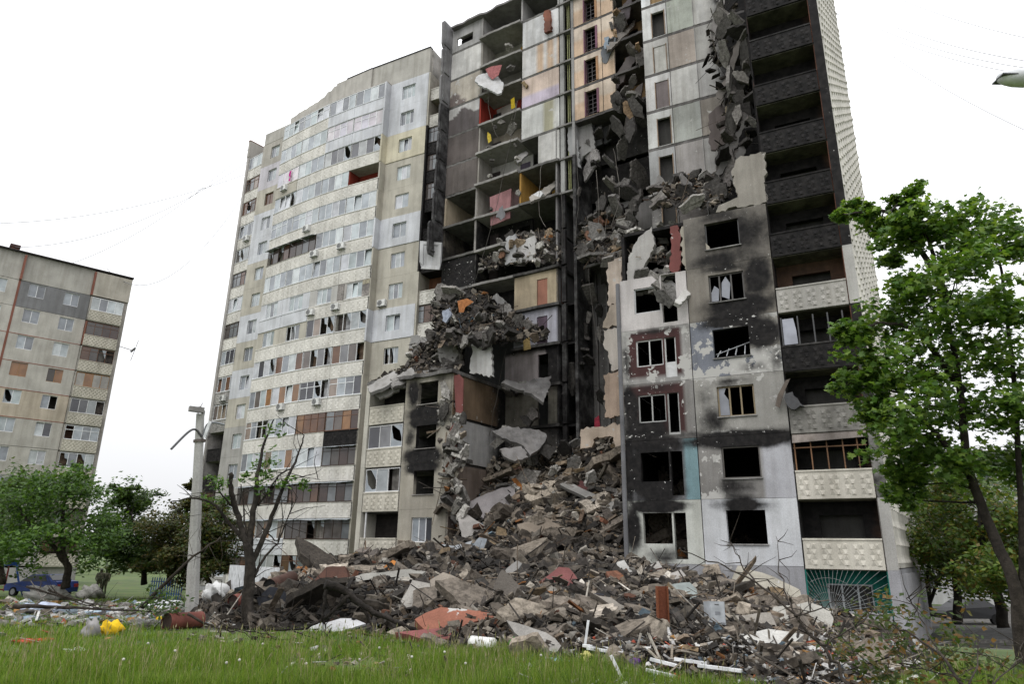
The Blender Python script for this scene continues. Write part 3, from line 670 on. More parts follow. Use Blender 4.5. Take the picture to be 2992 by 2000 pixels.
# outer end wall with embossed panels: it is turned a little from the square
q0 = uvx(-.42, .0); rb = ray(2704, 1735); azb = math.atan2(rb[0], rb[1]); az0 = math.atan2(q0[0], q0[1]); R0 = np.hypot(*q0); LEN = 12.
best = min(((abs(math.atan2(q0[0]+LEN*math.sin(t), q0[1]+LEN*math.cos(t))-azb)), t) for t in np.radians(np.arange(25, 60, .1)))[1]
FE = Frame(q0, (math.sin(best), math.cos(best))); FE.n = np.array([-FE.e[1], FE.e[0]])       # n points into the building
def endpanel(W, H, grey):
    m = MB(); m.box(LOC, 0, W, 0, .12, 0, H-.03, (.58, .555, .50) if not grey else (.34, .34, .36), 0, .1)
    if grey:
        n = 26
        for i in range(n):
            x0 = W*i/n; x1 = W*(i+1)/n; xm = (x0+x1)/2
            for j in range(8):
                z0, z1 = H*.04+(H*.9)*j/8, H*.04+(H*.9)*(j+1)/8; s0, s1 = .05*math.sin(j*1.3), .05*math.sin((j+1)*1.3)
                m.add([(x0+s0, -.001, z0), (x1+s0-.03, -.001, z0), (x1+s1-.03, -.001, z1), (x0+s1, -.001, z1), (xm+s0, -.07, z0), (xm+s1, -.07, z1)], [(0, 4, 5, 3), (4, 1, 2, 5), (0, 1, 4), (3, 5, 2)], (.36, .36, .38))
    else:
        nc, nr = 8, 4
        for j in range(nr):
            for i in range(nc):
                x = W*(i+.5+(.25 if j % 2 else -.25))/nc; z = H*(j+.5)/nr; q = .26
                m.add([(x-q*.8, -.001, z-q*.7), (x+q*.8, -.001, z-q*.7), (x, -.001, z+q*.8), (x, -.07, z-q*.5)], [(0, 1, 3), (1, 2, 3), (2, 0, 3)], (.58, .555, .50))
    return m
for k in range(1, 17):
    for j in range(2):
        g = k == 1; H = ST if k > 1 else ST+.9
        o = link('end_wall_panel', shared(('endp', g), lambda: endpanel(5.96, H, g), M_wall), CB)
        p = FE.pt(6*j+.02, 0, fz(k)-.02 if k > 1 else -.75+ZF-.18); o.location = tuple(np.array(p)-np.array(OC)); o.rotation_euler = (0, 0, math.atan2(FE.e[1], FE.e[0]))
core = [uvx(3.2, 6.35), uvx(10.2, 6.35), uvx(10.2, 15), tuple(FE.o+FE.e*12+FE.n*.3), tuple(FE.o+FE.e*2.6+FE.n*.3), uvx(.2, 1.75), uvx(2.95, 1.75)]
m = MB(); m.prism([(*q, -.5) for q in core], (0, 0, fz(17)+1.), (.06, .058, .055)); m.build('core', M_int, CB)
MB().box(FC, -.4, 10.5, -.02, .28, -.9, fz(1)-.125, (.28, .28, .29)).build('plinth', M_wall, CB)
# ================================================================ the collapsed middle section
OB = (*uvx(19, 10), 0.0)
B = empty('apartment_block', OB, 'collapsed apartment section with its front rooms torn away, inner walls exposed', 'apartment building')
RB = random.Random(3)
PEACH = (.58, .43, .31); PEACH2 = (.60, .51, .42)
C1, C2, C3, SH, C4, C5 = (9.95, 13.12), (5.9, 9.95), (2.5, 5.85), (1.4, 2.5), (-1.1, 1.4), (-4.8, -1.1)
def bw(a0, a1, k, col, hole=None, b=0., soot=0., peel=.3, cf=None, name='inner_wall_panel', zt=.22, zb=.0, sf=None, step=.3):
    z0, z1 = fz(k)+zb+.01, fz(k+1)-zt
    h = [(hole[0], hole[1], max(z0+.002, fz(k)+hole[2]), fz(k)+hole[3])] if hole else []
    return MB().wall(FB, a0+.02, a1-.02, b, z0, z1, h, .16, step, col, sf or (lambda a, z: soot), (lambda a, z: peel), cf).build(name, M_int, B)
def slab(a0, a1, k, b0=-.25, b1=4.2, jag=.2, col=(.30, .29, .275), soot=.15, dz=0.):
    n = max(3, int((a1-a0)/.22)); z = fz(k)-.2+dz; ph = RB.uniform(0, 6)
    fr_ = [FB.pt(a0+(a1-a0)*i/n, b0-jag*.35*(.5+.5*math.sin(ph+i*.21))-RB.uniform(0, .06), z) for i in range(n+1)]
    return MB().prism(fr_+[FB.pt(a1, b1, z), FB.pt(a0, b1, z)], (0, 0, .195), col, soot).build('floor_slab', M_int, B)
# leftmost strip
def band14(a, z): return (.5, .49, .48) if z > fz(14)+1.9+.35*math.sin(a*2.3) else (.115, .10, .10)
def two(top, low, h, amp=.0): return lambda a, z, : top if (z-ZF) % ST > h+amp*math.sin(a*5) else low
bw(*C1, 16, (.55, .54, .52), peel=.34); bw(*C1, 15, (.46, .42, .36), peel=.36, cf=lambda a, z: (.46, .42, .36) if (z-ZF) % ST > .9+.5*math.sin(a*3.1) or a < 11.3 else (.17, .14, .13))
bw(*C1, 14, (.115, .10, .10), cf=band14, peel=.2, step=.18); bw(*C1, 13, (.115, .098, .092), peel=.24); bw(*C1, 12, (.125, .108, .10), peel=.24)
bw(*C1, 9, (.05, .05, .05), soot=.95, peel=.46)
bw(*C1, 8, (.2, .19, .18), soot=.5)
for k in (10, 11):
    MB().box(FB, C1[1]-.16, C1[1], .02, 3.6, fz(k), fz(k+1)-.21, (.42, .35, .26) if k == 11 else (.22, .19, .15), .05 if k == 11 else .55).build('side_wall', M_int, B)
    bw(*C1, k, (.28, .26, .18) if k == 11 else (.16, .14, .11), b=3.5, soot=.2 if k == 11 else .6)
    MB().box(FB, C1[0]-.1, C1[0]+.06, -.05, 3.5, fz(k), fz(k+1)-.21, (.32, .30, .28), .3).build('cross_wall', M_int, B)
for k in range(8, 18): slab(*C1, k, .05 if k > 11 else -.1, 4.2, .05, (.18, .175, .165), .3)  # slab edges darkened in colour as the shadow gaps between panels
# attic wall with its arched opening, roof slab, posts
zt17 = fz(17)
arch = [(10.9, .55), (10.95, 1.15), (11.5, 1.55), (12.2, 1.55), (12.6, 1.3), (12.62, .55)]
m = MB(); m.wall(FB, C1[0], C1[1], 0, zt17+.01, zt17+2.3, [(10.9, 12.6, zt17+.55, zt17+1.35)], .15, .4, (.34, .335, .33)); m.build('attic_wall', M_int, B)
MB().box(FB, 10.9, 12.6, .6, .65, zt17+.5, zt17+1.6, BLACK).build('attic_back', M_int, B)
for a in (C1[0]-.12, C2[0]-.05, C3[0]-.05, SH[0]): MB().box(FB, a, a+.14, -.02, 4, zt17+.01, zt17+2.3, (.36, .35, .34)).build('attic_post', M_int, B)
MB().prism([FB.pt(-5+.6*i, -.25-RB.uniform(0, .2), zt17+2.31) for i in range(31)]+[FB.pt(13.2, 12, zt17+2.31), FB.pt(-5, 12, zt17+2.31)], (0, 0, .2), (.20, .19, .19), .2).build('roof_slab', M_int, B)
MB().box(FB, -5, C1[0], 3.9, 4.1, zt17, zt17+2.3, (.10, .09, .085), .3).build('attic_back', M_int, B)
# wall stubs that stick out at the left edge, one slab a storey
for k in range(10, 18):
    z0, z1 = fz(k)+.02, fz(k+1)-(.05 if k < 17 else .1)
    j = RB.uniform(-.12, .1); d0 = 1.25+j; s = .55 if 10 <= k < 15 else .3
    if k == 10: d0 = 1.7
    pts = [FB.pt(13.14, .3, z0), FB.pt(13.14, -d0+.15, z0-.1), FB.pt(13.14, -d0, z0+.25), FB.pt(13.14, -d0-RB.uniform(-.1, .1), z1-.3), FB.pt(13.14, -d0+.12, z1), FB.pt(13.14, .3, z1)]
    m = MB(); m.prism(pts, (FB.e[0]*.18, FB.e[1]*.18, 0), (.26, .255, .26), s)
    m.box(FB, 13.06, 13.139, -d0+.2, -.25, z0+.2, z0+.35, (.2, .2, .2), s).box(FB, 13.06, 13.139, -d0+.2, -d0+.36, z0+.36, z1-.2, (.22, .22, .22), s).build('cross_wall_stub', M_int, B)
# second strip: rooms open to the front
C2W = {16: (.30, .29, .24), 15: (.26, .25, .22), 14: (.34, .045, .03), 13: (.40, .35, .30), 12: (.50, .48, .47), 11: (.3, .2, .2), 10: (.10, .09, .085), 9: (.08, .075, .07), 8: (.12, .11, .1)}
for k in range(8, 17):
    dk = .05 if k > 10 else .7
    bw(*C2, k, C2W[k], hole=(6.15, 7.1, .05, 2.05), b=1.9, soot=dk, zt=.21)
    if k == 16: MB().box(FB, 6.1, 7.15, 1.82, 1.9, fz(k)+.05, fz(k)+2.15, (.45, .25, .04)).build('door_frame', M_int, B)
    if k == 12: MB().box(FB, 6.2, 7.1, 1.92, 1.98, fz(k)+.05, fz(k)+2.05, (.12, .10, .14)).build('inner_door', M_int, B)
    MB().box(FB, C2[1]-.14, C2[1]-.0,   .02, 1.9, fz(k), fz(k+1)-.21, C2W[k] if k in (14,) else (.34, .32, .29), dk).build('side_wall', M_int, B)
    MB().box(FB, 9.0, 9.8, 1.8, 1.88, fz(k)+.02, fz(k)+2.0, (.05, .04, .04)).build('inner_door', M_int, B)
    slab(*C2, k, -.1-(.25 if k in (12, 13) else 0), 4.2, .3)
slab(*C2, 17, -.3, 4.2, .3)
m = MB(); m.pxpoly(FB, 1.8, S((1138, 252), (1180, 232), (1188, 270), (1142, 285)), th=.05, col=(.5, .46, .44)); m.build('plaster_patch', M_int, B)
m = MB(); m.pxpoly(FB, .1, S((1122, 452), (1171, 432), (1168, 500), (1124, 518)), th=.12, col=(.30, .155, .16), peel=.1, jag=False); m.build('inner_wall_panel', M_int, B)
# third strip
bw(*C3, 16, (.60, .60, .60), peel=.32); bw(*C3, 15, PEACH, peel=.35, cf=lambda a, z: (.58, .57, .56) if a > 4.6 or math.sin(a*14)+math.sin(a*5.3+1) > .7 else PEACH)
bw(*C3, 14, (.58, .47, .40), peel=.2, cf=two((.58, .47, .40), (.50, .44, .52), 1.1)); bw(*C3, 13, (.60, .60, .58), peel=.34, cf=lambda a, z: (.42, .40, .29) if 3.0 < a < 3.8 else (.60, .60, .58))
bw(2.5, 4.35, 12, (.50, .49, .47), peel=.25)
bw(2.7, 6.3, 8, (.38, .315, .22), hole=(3.55, 4.4, .02, 2.05), peel=.22, cf=lambda a, z: (.38, .315, .22))
MB().box(FB, 3.57, 4.38, .05, .1, fz(8)+.03, fz(8)+2.04, (.28, .13, .09)).build('inner_door', M_int, B)
bw(2.7, 6.3, 7, (.36, .36, .40), hole=(3.55, 4.4, .02, 2.05), peel=.28)
MB().box(FB, 3.57, 4.38, .05, .1, fz(7)+.03, fz(7)+2.04, (.09, .065, .085)).build('inner_door', M_int, B)
bw(2.75, 7.0, 6, (.36, .32, .32), hole=(3.5, 4.3, .02, 2.1), peel=.2, sf=lambda a, z: .9 if a < 3.6 else max(0, (z-fz(6)-2.0))*1.2)
bw(2.75, 7.0, 5, (.20, .185, .155), hole=(3.5, 4.3, .02, 2.1), peel=.2, soot=.32); bw(2.75, 7.2, 4, (.18, .165, .15), soot=.5); bw(2.75, 9, 3, (.18, .165, .15), soot=.5)
bw(4.4, 5.85, 12, (.2, .19, .18), b=3., soot=.3); bw(*C3, 11, (.40, .25, .06), b=2.6, soot=.0, hole=(4.6, 5.4, .03, 2.0)); bw(*C3, 10, (.05, .05, .05), b=3., soot=.9); bw(*C3, 9, (.05, .05, .05), b=2.5, soot=.9)
MB().box(FB, 5.72, 5.86, -.15, 2.6, fz(11), fz(12)-.21, (.42, .24, .06)).build('side_wall', M_int, B)
for k in list(range(4, 10))+list(range(11, 18)): slab(2.5, 6.3 if k < 10 else 5.87, k, .05 if k > 12 else -.15, 4., .08 if k > 12 else .35, (.18, .175, .165), soot=.3 if k > 9 else .5)  # dark slab colour also paints the shadow in the recessed upper joints
for k in range(3, 13):                                   # right-hand wall of these rooms, with door openings into the stair shaft
    m = MB(); FS = Frame(FB.o+FB.e*2.72, FB.n); FS.n = FB.e.copy()
    m.wall(FS, 0.0, 2.6, 0, fz(k), fz(k+1)-.21, [(.45, 1.15, fz(k)+.03, fz(k)+2.1)] if k < 10 else [], .12, .4, (.25, .24, .24), lambda a, z: .25 if k > 6 else .6); m.build('side_wall', M_int, B)
    MB().box(FB, 2.9, 3.0, .2, 2.5, fz(k), fz(k+1)-.22, (.22, .10, .06) if k in (8,) else (.05, .05, .05)).build('inner_door', M_int, B)
# shaft between, with landings, guide rails and posts
for k in range(3, 18):
    if k not in (4, 6, 9, 10): MB().box(FB, 1.42, 2.7, -.1+.5*(k < 11), 2.6, fz(k)-.16, fz(k)-.02, (.24, .23, .22), .3 if k > 10 else .8).build('landing', M_int, B)
    MB().box(FB, 1.2, 1.42, -.05, 2.6, fz(k), fz(k+1)-.02, (.30, .295, .29), .1 if k > 11 else .6).build('shaft_wall', M_int, B)
    MB().box(FB, 2.1, 2.42, .0, .25, fz(k), fz(k+1)-.17, (.32, .32, .31), .1 if k > 10 else .65).build('shaft_post', M_int, B)
    bw(1.42, 2.7, k, (.10, .10, .10), b=2.5, soot=.5)
    if k in (7, 8, 9): MB().box(FB, 1.5, 2.0, 1.2, 1.25, fz(k)+.1, fz(k)+2.2, (.22, .09, .04)).build('lift_door_frame', M_rust, B)
for q in (1.75, 1.9): MB().tube([FB.pt(q, .3, fz(11)), FB.pt(q, .3, fz(17)+2)], .035, 5, (.28, .29, .12)).build('riser_pipe', M_paint, B)
# fourth strip: peach stairwell walls with door openings
for k in range(13, 17):
    bw(*C4, k, PEACH2, hole=(-.62, .28, .03, 2.15), peel=.18, cf=two(PEACH2, PEACH, 1.35))
    m = MB(); z = fz(k)
    m.box(FB, .28, .36, -.06, .3, z+.03, z+2.15, (.20, .10, .14)).box(FB, -.78, -.62, -.06, .1, z+.03, z+2.1, (.20, .10, .14) if k % 2 else (.38, .22, .12)).build('door_frame', M_int, B)
    m = MB()
    for i in range(6): m.box(FB, -.62, .28, .32, .35, z+.1+.36*i, z+.13+.36*i, (.06, .05, .05))
    for i in range(3): m.box(FB, -.5+.35*i, -.46+.35*i, .322, .348, z+.05, z+2.1, (.06, .05, .05))
    m.build('door_lattice', M_paint, B)
    bw(*C4, k, (.02, .02, .02), b=1.2, soot=.9)
    bw(-2.1, -1.12, k, PEACH2, peel=.18, cf=two(PEACH2, PEACH, 1.35))
    bw(-4.7, -2.1, k, (.38, .25, .13), b=1.8, hole=(-3.3, -2.4, .03, 2.05), peel=.1)
    MB().box(FB, -4.75, -4.6, -.3, 3.5, fz(k), fz(k+1)-.2, (.26, .12, .06)).build('side_wall', M_int, B)
    slab(-4.7, 1.4, k, .05, 3.8, .1, (.16, .15, .145), soot=.4)  # joint shadow put into the dark slab colour
slab(-4.7, 1.4, 17, -.2, 3.8, .3)
bw(-4.8, 1.4, 12, (.10, .095, .09), b=2.4, soot=.4); bw(-4.8, 1.4, 11, (.07, .065, .06), b=2.6, soot=.6)
bw(-4.8, 1.4, 10, (.30, .29, .28), b=3.2, hole=(-1.3, -.2, .03, 2.1), soot=.1); bw(-4.8, 1.4, 9, (.28, .27, .26), b=3.2, hole=(-3.6, -3.0, .9, 2.1), soot=.2)
slab(-4.7, 1.4, 9, 1.0, 3.4, .8, soot=.4)
for k in range(2, 9):                                    # bare lift shaft below
    bw(-4.8, 1.35, k, (.13, .125, .12), b=2.2, soot=.25, zt=.01)
    for a in (.75, -.05, -1.0, -2.2): MB().box(FB, a, a+.12, 2.02+.0, 2.19, fz(k), fz(k+1)-.01, (.16, .155, .15), .2).build('shaft_rib', M_int, B)
MB().tube([FB.pt(-.6, 1.6, fz(4)), FB.pt(-.45, 1.5, fz(8)), FB.pt(-.3, 1.55, fz(11))], .045, 5, (.22, .19, .16)).build('riser_pipe', M_rust, B)
# hanging, folded floor slabs under the peach walls
for px, b, c in ((((1318, 279), (1352, 262), (1359, 300), (1362, 340), (1346, 350), (1333, 365), (1322, 385), (1318, 345)), .6, (.26, .255, .25)), (((1333, 300), (1336, 276), (1357, 258), (1362, 310), (1345, 316)), .9, (.11, .11, .11)),
                 (((1301, 290), (1318, 279), (1329, 384), (1303, 358)), .2, (.28, .28, .28)), (((1362, 262), (1375, 258), (1380, 330), (1364, 338)), 1.2, (.10, .10, .10)), (((1380, 262), (1395, 262), (1400, 320), (1384, 330)), 1.5, (.08, .08, .08))):
    m = MB(); m.pxpoly(FB, b, S(*px), th=.18, col=c, soot=.05); m.build('hanging_slab', M_int, B)
def hang(px, dist, n, th, col, soot=0., name='hanging_slab', peel=0., par=None, mat=None):
    px = S(*px); cx, cy = np.mean([p[0] for p in px]), np.mean([p[1] for p in px])
    p0 = atd(cx, cy, dist); n = np.asarray(n, float); n = n/np.linalg.norm(n)
    r_ = ray(cx, cy); r_ = r_/np.linalg.norm(r_)
    if n.dot(r_) > 0: n = -n
    while n.dot(r_) > -.42: n = n-r_*.08; n = n/np.linalg.norm(n)
    ux = np.cross(n, [0, 0, 1.]); ux /= np.linalg.norm(ux); uy = np.cross(ux, n); q = []
    for x, y in px: w_ = onplane(x, y, p0, n)-p0; q.append((w_.dot(ux), w_.dot(uy)))
    m = MB(); m.prism([p0+ux*a_+uy*b_ for a_, b_ in ragged(q, .18, .045)], -n*th, col, soot, peel)
    return m.build(name, mat or M_int, par if par is not None else B)
BD = 42.0
for px, n, c in ((((1393, 205), (1412, 170), (1440, 128), (1459, 118), (1462, 124), (1430, 180), (1407, 212), (1396, 208)), (-.5, -.8, -.25), (.15, .13, .13)), (((1427, 300), (1436, 262), (1455, 205), (1473, 190), (1470, 212), (1447, 288), (1443, 305)), (-.5, -.8, -.3), (.17, .15, .145)),
                 (((1404, 60), (1425, 20), (1440, -8), (1452, -8), (1440, 40), (1415, 92), (1400, 100)), (-.4, -.85, -.3), (.15, .13, .14)), (((1388, 98), (1405, 82), (1440, 62), (1458, 40), (1452, 60), (1420, 92), (1400, 112), (1390, 118)), (-.1, -.6, .7), (.24, .22, .2)), (((1376, 118), (1390, 90), (1412, 84), (1400, 122), (1388, 146), (1380, 140)), (-.4, -.8, -.2), (.18, .19, .21))):
    hang(px, BD, n, .2, c)
hang(((1086, 184), (1096, 172), (1116, 166), (1128, 165), (1141, 176), (1154, 193), (1148, 212), (1140, 215), (1118, 203), (1100, 196)), 46.5, (-.15, -.8, .55), .16, (.50, .50, .50))
hang(((1180, 360), (1205, 345), (1210, 352), (1184, 375)), 46, (-.1, -.6, .7), .15, (.3, .29, .28))
hang(((1212, 452), (1245, 432), (1283, 408), (1286, 414), (1250, 448), (1214, 462)), 44.8, (-.1, -.5, .85), .2, (.32, .30, .27))
hang(((1143, 478), (1152, 470), (1158, 492), (1148, 506), (1138, 498)), 46, (.3, -.9, 0), .12, (.28, .28, .29))
hang(((1196, 880), (1225, 868), (1262, 862), (1258, 890), (1244, 923), (1222, 905), (1148, 878), (1160, 870)), 42.5, (.1, -.75, .55), .22, (.25, .24, .235), .3, peel=.3)
hang(((1128, 988), (1165, 978), (1235, 985), (1254, 1000), (1240, 1025), (1215, 1045), (1196, 1020), (1150, 1005)), 41.5, (.1, -.75, .55), .22, (.23, .22, .215), .3, peel=.25)
hang(((1144, 1030), (1195, 1022), (1210, 1048), (1180, 1058), (1160, 1050)), 40.5, (0, -.8, .5), .2, (.2, .19, .185), .1)
# pale broken wall column beside the burnt section
FP = Frame(FB.o-FB.n*2.9, FB.e)
for px, c in ((((1392, 602), (1426, 588), (1424, 640), (1420, 690), (1393, 702)), (.46, .39, .33)), (((1382, 738), (1396, 706), (1412, 690), (1428, 684), (1433, 744), (1380, 752)), (.40, .34, .28)), (((1383, 757), (1432, 749), (1438, 846), (1400, 850), (1394, 812), (1382, 790)), (.46, .42, .38)),
              (((1383, 858), (1436, 849), (1440, 950), (1386, 958)), (.42, .32, .25)), (((1330, 985), (1428, 970), (1434, 1085), (1418, 1088), (1404, 1000), (1360, 1005), (1358, 1025), (1330, 1030)), (.44, .36, .29)), (((1420, 1090), (1438, 1088), (1442, 1190), (1400, 1180), (1390, 1110)), (.36, .33, .30))):
    m = MB(); m.pxpoly(FP, 0, S(*px), th=.22, col=c, peel=.36); m.build('broken_wall_panel', M_int, B)
# solid body behind everything
m = MB(); core = [FB.pt(13.2, 4.25, 0)[:2], FB.pt(13.2, 13, 0)[:2], FB.pt(-4.9, 13, 0)[:2], FB.pt(-4.9, 4.25, 0)[:2]]
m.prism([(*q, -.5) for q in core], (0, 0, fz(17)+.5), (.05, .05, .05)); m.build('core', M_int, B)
# ---- the lower front corner that still stands (floors 1 to 5)
FLt, WLt = sub(22.4, 3.05, 29.4, 3.72)
def sootL(a, z):
    r = 0
    for (ac, k, dz, ra, rz, s) in ((2., 4, 2.6, 1.4, .55, 1.4), (2., 5, .3, 1.6, .6, 1.3), (2.2, 3, 2.5, 1.3, .5, 1.4), (2.2, 4, .35, 1.6, .6, 1.3), (3.2, 5, 1.6, .6, 1.2, .95), (3.3, 4, 1.6, .5, .9, .55), (1.0, 5, 2.4, 1.0, .4, .5)):
        r = max(r, s*math.exp(-((a-ac)/ra)**2-((z-fz(k)-dz)/rz)**2))
    return r
for k in range(1, 6):
    z0, z1 = fz(k)-.02, fz(k+1)-.03
    hl = [(1.2, 2.8, fz(k)+.86, fz(k)+2.3)]
    MB().wall(FLt, .02, 3.88, 0, z0, z1, hl, .28, .2, (.34, .315, .265), sootL, lambda a, z: .3 if k > 2 else .1).build('wall_panel', M_wall, B)
    if k < 3:
        glazing(B, OB, FLt, 2.8, .1, fz(k)+.86, 1.6, 1.44, 3, 'wk', RB, 'window')
    else:
        MB().box(FLt, 1.15, 2.85, -.08, .02, fz(k)+.81, fz(k)+.858, (.32, .3, .28), .3).build('window_sill', M_wall, B)
    place(link('balcony_parapet', shared(('parBL',), lambda: parapet_mesh(2.98, 1.13, 5, (.52, .49, .42), False, 4, .0), M_wall), B), FLt, 6.95, -.02, fz(k)-.1, OB)
    MB().box(FLt, 3.92, 6.98, .09, 1.5, fz(k)-.14, fz(k)-.005, (.3, .29, .27)).build('balcony_slab', M_int, B)
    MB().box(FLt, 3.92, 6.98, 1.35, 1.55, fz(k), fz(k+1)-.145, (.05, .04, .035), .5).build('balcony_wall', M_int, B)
    MB().box(FLt, 3.82, 3.98, .285, 1.35, fz(k), fz(k+1)-.145, (.3, .28, .25)).build('balcony_side', M_int, B)
    MB().box(FLt, 6.99, 7.35, -.06, 1.5, fz(k)-.1, fz(k+1)-.105, (.50, .48, .42)).build('pier', M_wall, B)
    if k in (3, 4): glazing(B, OB, FLt, 6.9, .03, fz(k)+1.12, 2.9, GZH-.12, 3, 'xk', RB)
    if k in (2,): MB().box(FLt, 6.6, 6.68, .03, .1, fz(k)+1.1, fz(k+1)-.15, (.6, .6, .6)).build('frame_post', M_frame, B)
    # cross wall running back from the front corner, seen from the right, and the rooms beyond
    c = {5: (.22, .155, .10), 4: (.50, .49, .48), 3: (.24, .19, .16), 2: (.2, .16, .14), 1: (.2, .17, .15)}[k]
    FS = Frame(FLt.o, FLt.n); FS.n = FLt.e.copy()
    MB().wall(FS, .0, 5.9, -.0, fz(k)-.01, fz(k+1)-.2, (), .18, .3, c, lambda a, z: max(0, a-3.2)*.35, lambda a, z: .32).build('cross_wall', M_int, B)
    if k in (4, 5): MB().pxpoly(FLt, -.03, S((1040, 862), (1052, 858), (1062, 870), (1060, 965), (1045, 968)) if k == 5 else S((1030, 985), (1040, 970), (1048, 1040), (1030, 1075)), th=.03, col=(.17, .06, .055), peel=.3).build('peeled_paint', M_wall, B)
    MB().box(FLt, .2, 6.9, .3, 5.9, fz(k)-.2, fz(k)-.025, (.2, .19, .18), .4).build('floor_slab', M_int, B)
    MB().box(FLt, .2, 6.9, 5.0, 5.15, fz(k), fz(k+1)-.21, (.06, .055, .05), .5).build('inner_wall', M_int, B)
slabp = [FLt.pt(a, -.15-RB.uniform(0, .35), fz(6)-.2) for a in np.linspace(-.1, 7.2, 16)]
MB().prism(slabp+[FLt.pt(7.2, 5.9, fz(6)-.2), FLt.pt(-.1, 5.9, fz(6)-.2)], (0, 0, .22), (.26, .25, .24), .4).build('floor_slab', M_int, B)
# pieces standing on that corner: white wall scrap, white recessed panel at the left, dark panels
m = MB(); m.pxpoly(FB, -4.2, S((1078, 768), (1100, 770), (1118, 782), (1126, 800), (1128, 862), (1075, 855), (1082, 800)), th=.2, col=(.52, .515, .50), peel=.2); m.build('broken_wall_panel', M_int, B)
m = MB(); m.pxpoly(FB, -1.0, S((962, 552), (1012, 556), (1010, 600), (1006, 618), (966, 616), (961, 600)), th=.1, col=(.44, .44, .45)); m.build('hanging_panel', M_int, B)
m = MB()
for q in (((962, 552), (1012, 556), (1011, 562), (970, 560)), ((962, 552), (970, 560), (969, 608), (961, 600)), ((1004, 562), (1011, 562), (1008, 610), (1002, 608)), ((969, 608), (1008, 610), (1006, 618), (964, 616))): m.pxpoly(FB, -1.06, S(*q), th=.055, col=(.50, .50, .51))
m.build('panel_rim', M_int, B)
m = MB(); m.pxpoly(FB, -2.0, S((940, 770), (950, 768), (985, 778), (978, 800), (972, 838), (935, 850)), th=.15, col=(.32, .31, .30), soot=.1); m.build('broken_wall_panel', M_int, B)
m = MB(); m.pxpoly(FB, -1.5, S((1105, 735), (1120, 690), (1138, 672), (1165, 700), (1180, 745), (1150, 768), (1105, 770)), th=.2, col=(.24, .235, .23), soot=.15); m.build('broken_wall_panel', M_int, B)
m = MB(); m.pxpoly(FB, -.4, S((1160, 545), (1182, 535), (1184, 600), (1157, 606)), th=.25, col=(.42, .42, .43)); m.build('broken_wall_panel', M_int, B)
m = MB(); m.pxpoly(FB, -.25, S((1184, 560), (1205, 548), (1225, 540), (1225, 598), (1184, 604)), th=.15, col=(.44, .43, .42), peel=.3); m.build('broken_wall_panel', M_int, B)

for px, n in ((((842, 886), (880, 862), (905, 850), (915, 868), (880, 888), (850, 900)), (-.2, -.6, .75)), (((895, 868), (942, 842), (955, 856), (925, 880), (900, 888)), (.2, -.7, .6)), (((955, 852), (1010, 846), (1030, 862), (985, 876), (950, 872)), (0, -.5, .8)), (((1000, 800), (1040, 782), (1058, 800), (1040, 830), (1008, 828)), (-.3, -.8, .5)), (((860, 905), (925, 880), (930, 888), (870, 915)), (0, -.9, .2))):
    hang(px, 44.2, n, .22, (.30, .29, .275), .12)
# ================================================================ ground, heap of rubble
def heapfit():
    P = []
    def px(x, y, dist): P.append(atd(x/.7841, y/.7841, dist))
    for x, y in ((440, 1385), (520, 1405), (600, 1428), (700, 1440), (850, 1452), (1000, 1478), (1100, 1492), (1200, 1502), (1350, 1530), (1500, 1552), (1650, 1575), (1800, 1600), (2000, 1590), (2110, 1520)):
        P.append(march(x/.7841, y/.7841, ground))
    for q in ((1180, 1302, 26), (1000, 1330, 22), (1000, 1400, 16.2), (1300, 1350, 20), (1500, 1400, 16), (1650, 1400, 17.5), (1800, 1365, 22), (1250, 1430, 14), (1750, 1450, 14), (1900, 1480, 13.8), (1500, 1480, 11.6),
              (900, 1390, 17.5), (750, 1380, 18.5), (620, 1385, 18.5), (640, 1352, 23), (720, 1315, 28), (800, 1275, 34), (900, 1262, 37), (560, 1362, 22.5), (500, 1378, 20), (1400, 1290, 28), (1100, 1260, 32)): px(*q)
    for u, v, z in ((29.5, 3.6, 2.9), (26, 3.2, 3.5), (23, 3, 3.9), (21, 3, 5.), (17, 2.7, 5.3), (13, 2.3, 5.2), (10.6, 1.6, 4.1), (8, -.1, 3.1), (6, -.2, 2.6), (4, -.2, 2.3), (2, -.3, 1.2), (0, -.3, .3), (25, 6, 6.), (23.5, 8.8, 8.3), (20.8, 8.8, 9.8), (16.4, 8.4, 10.2), (13, 7.6, 10.0), (11, 5.5, 8.4), (20, 6, 7.6), (15, 5.4, 7.8), (33, 7, .6), (9, 3, 4.3),
                    (-3, 6, -2.5), (-3, -4, -1.), (-2, 14, -4), (44, 6, -2), (40, 1, -1), (38, -6, .2), (48, 0, -2)):
        P.append(np.array([*uvx(u, v), z]))
    for x, y in ((400, 1480), (600, 1500), (800, 1530), (1000, 1560), (1200, 1600), (1450, 1650), (1700, 1680), (2000, 1700), (2250, 1600), (200, 1420), (300, 1380)):
        q = march(x/.7841, y/.7841, ground); q[2] -= .7; P.append(q)
    P = np.array(P); X = P[:, :2]/10
    def phi(r2): return np.where(r2 > 0, .5*r2*np.log(np.maximum(r2, 1e-12)), 0)
    K = phi(((X[:, None]-X[None])**2).sum(-1))+np.eye(len(X))*.004
    Q = np.c_[np.ones(len(X)), X]; M = np.block([[K, Q], [Q.T, np.zeros((3, 3))]])
    sol = np.linalg.solve(M, np.r_[P[:, 2], 0, 0, 0])
    def fn(x, y):
        x = np.asarray(x, float); y = np.asarray(y, float); sh = x.shape
        q = np.c_[x.ravel(), y.ravel()]/10
        z = phi(((q[:, None]-X[None])**2).sum(-1))@sol[:-3]+np.c_[np.ones(len(q)), q]@sol[-3:]
        return z.reshape(sh)
    return fn
heap0 = heapfit()
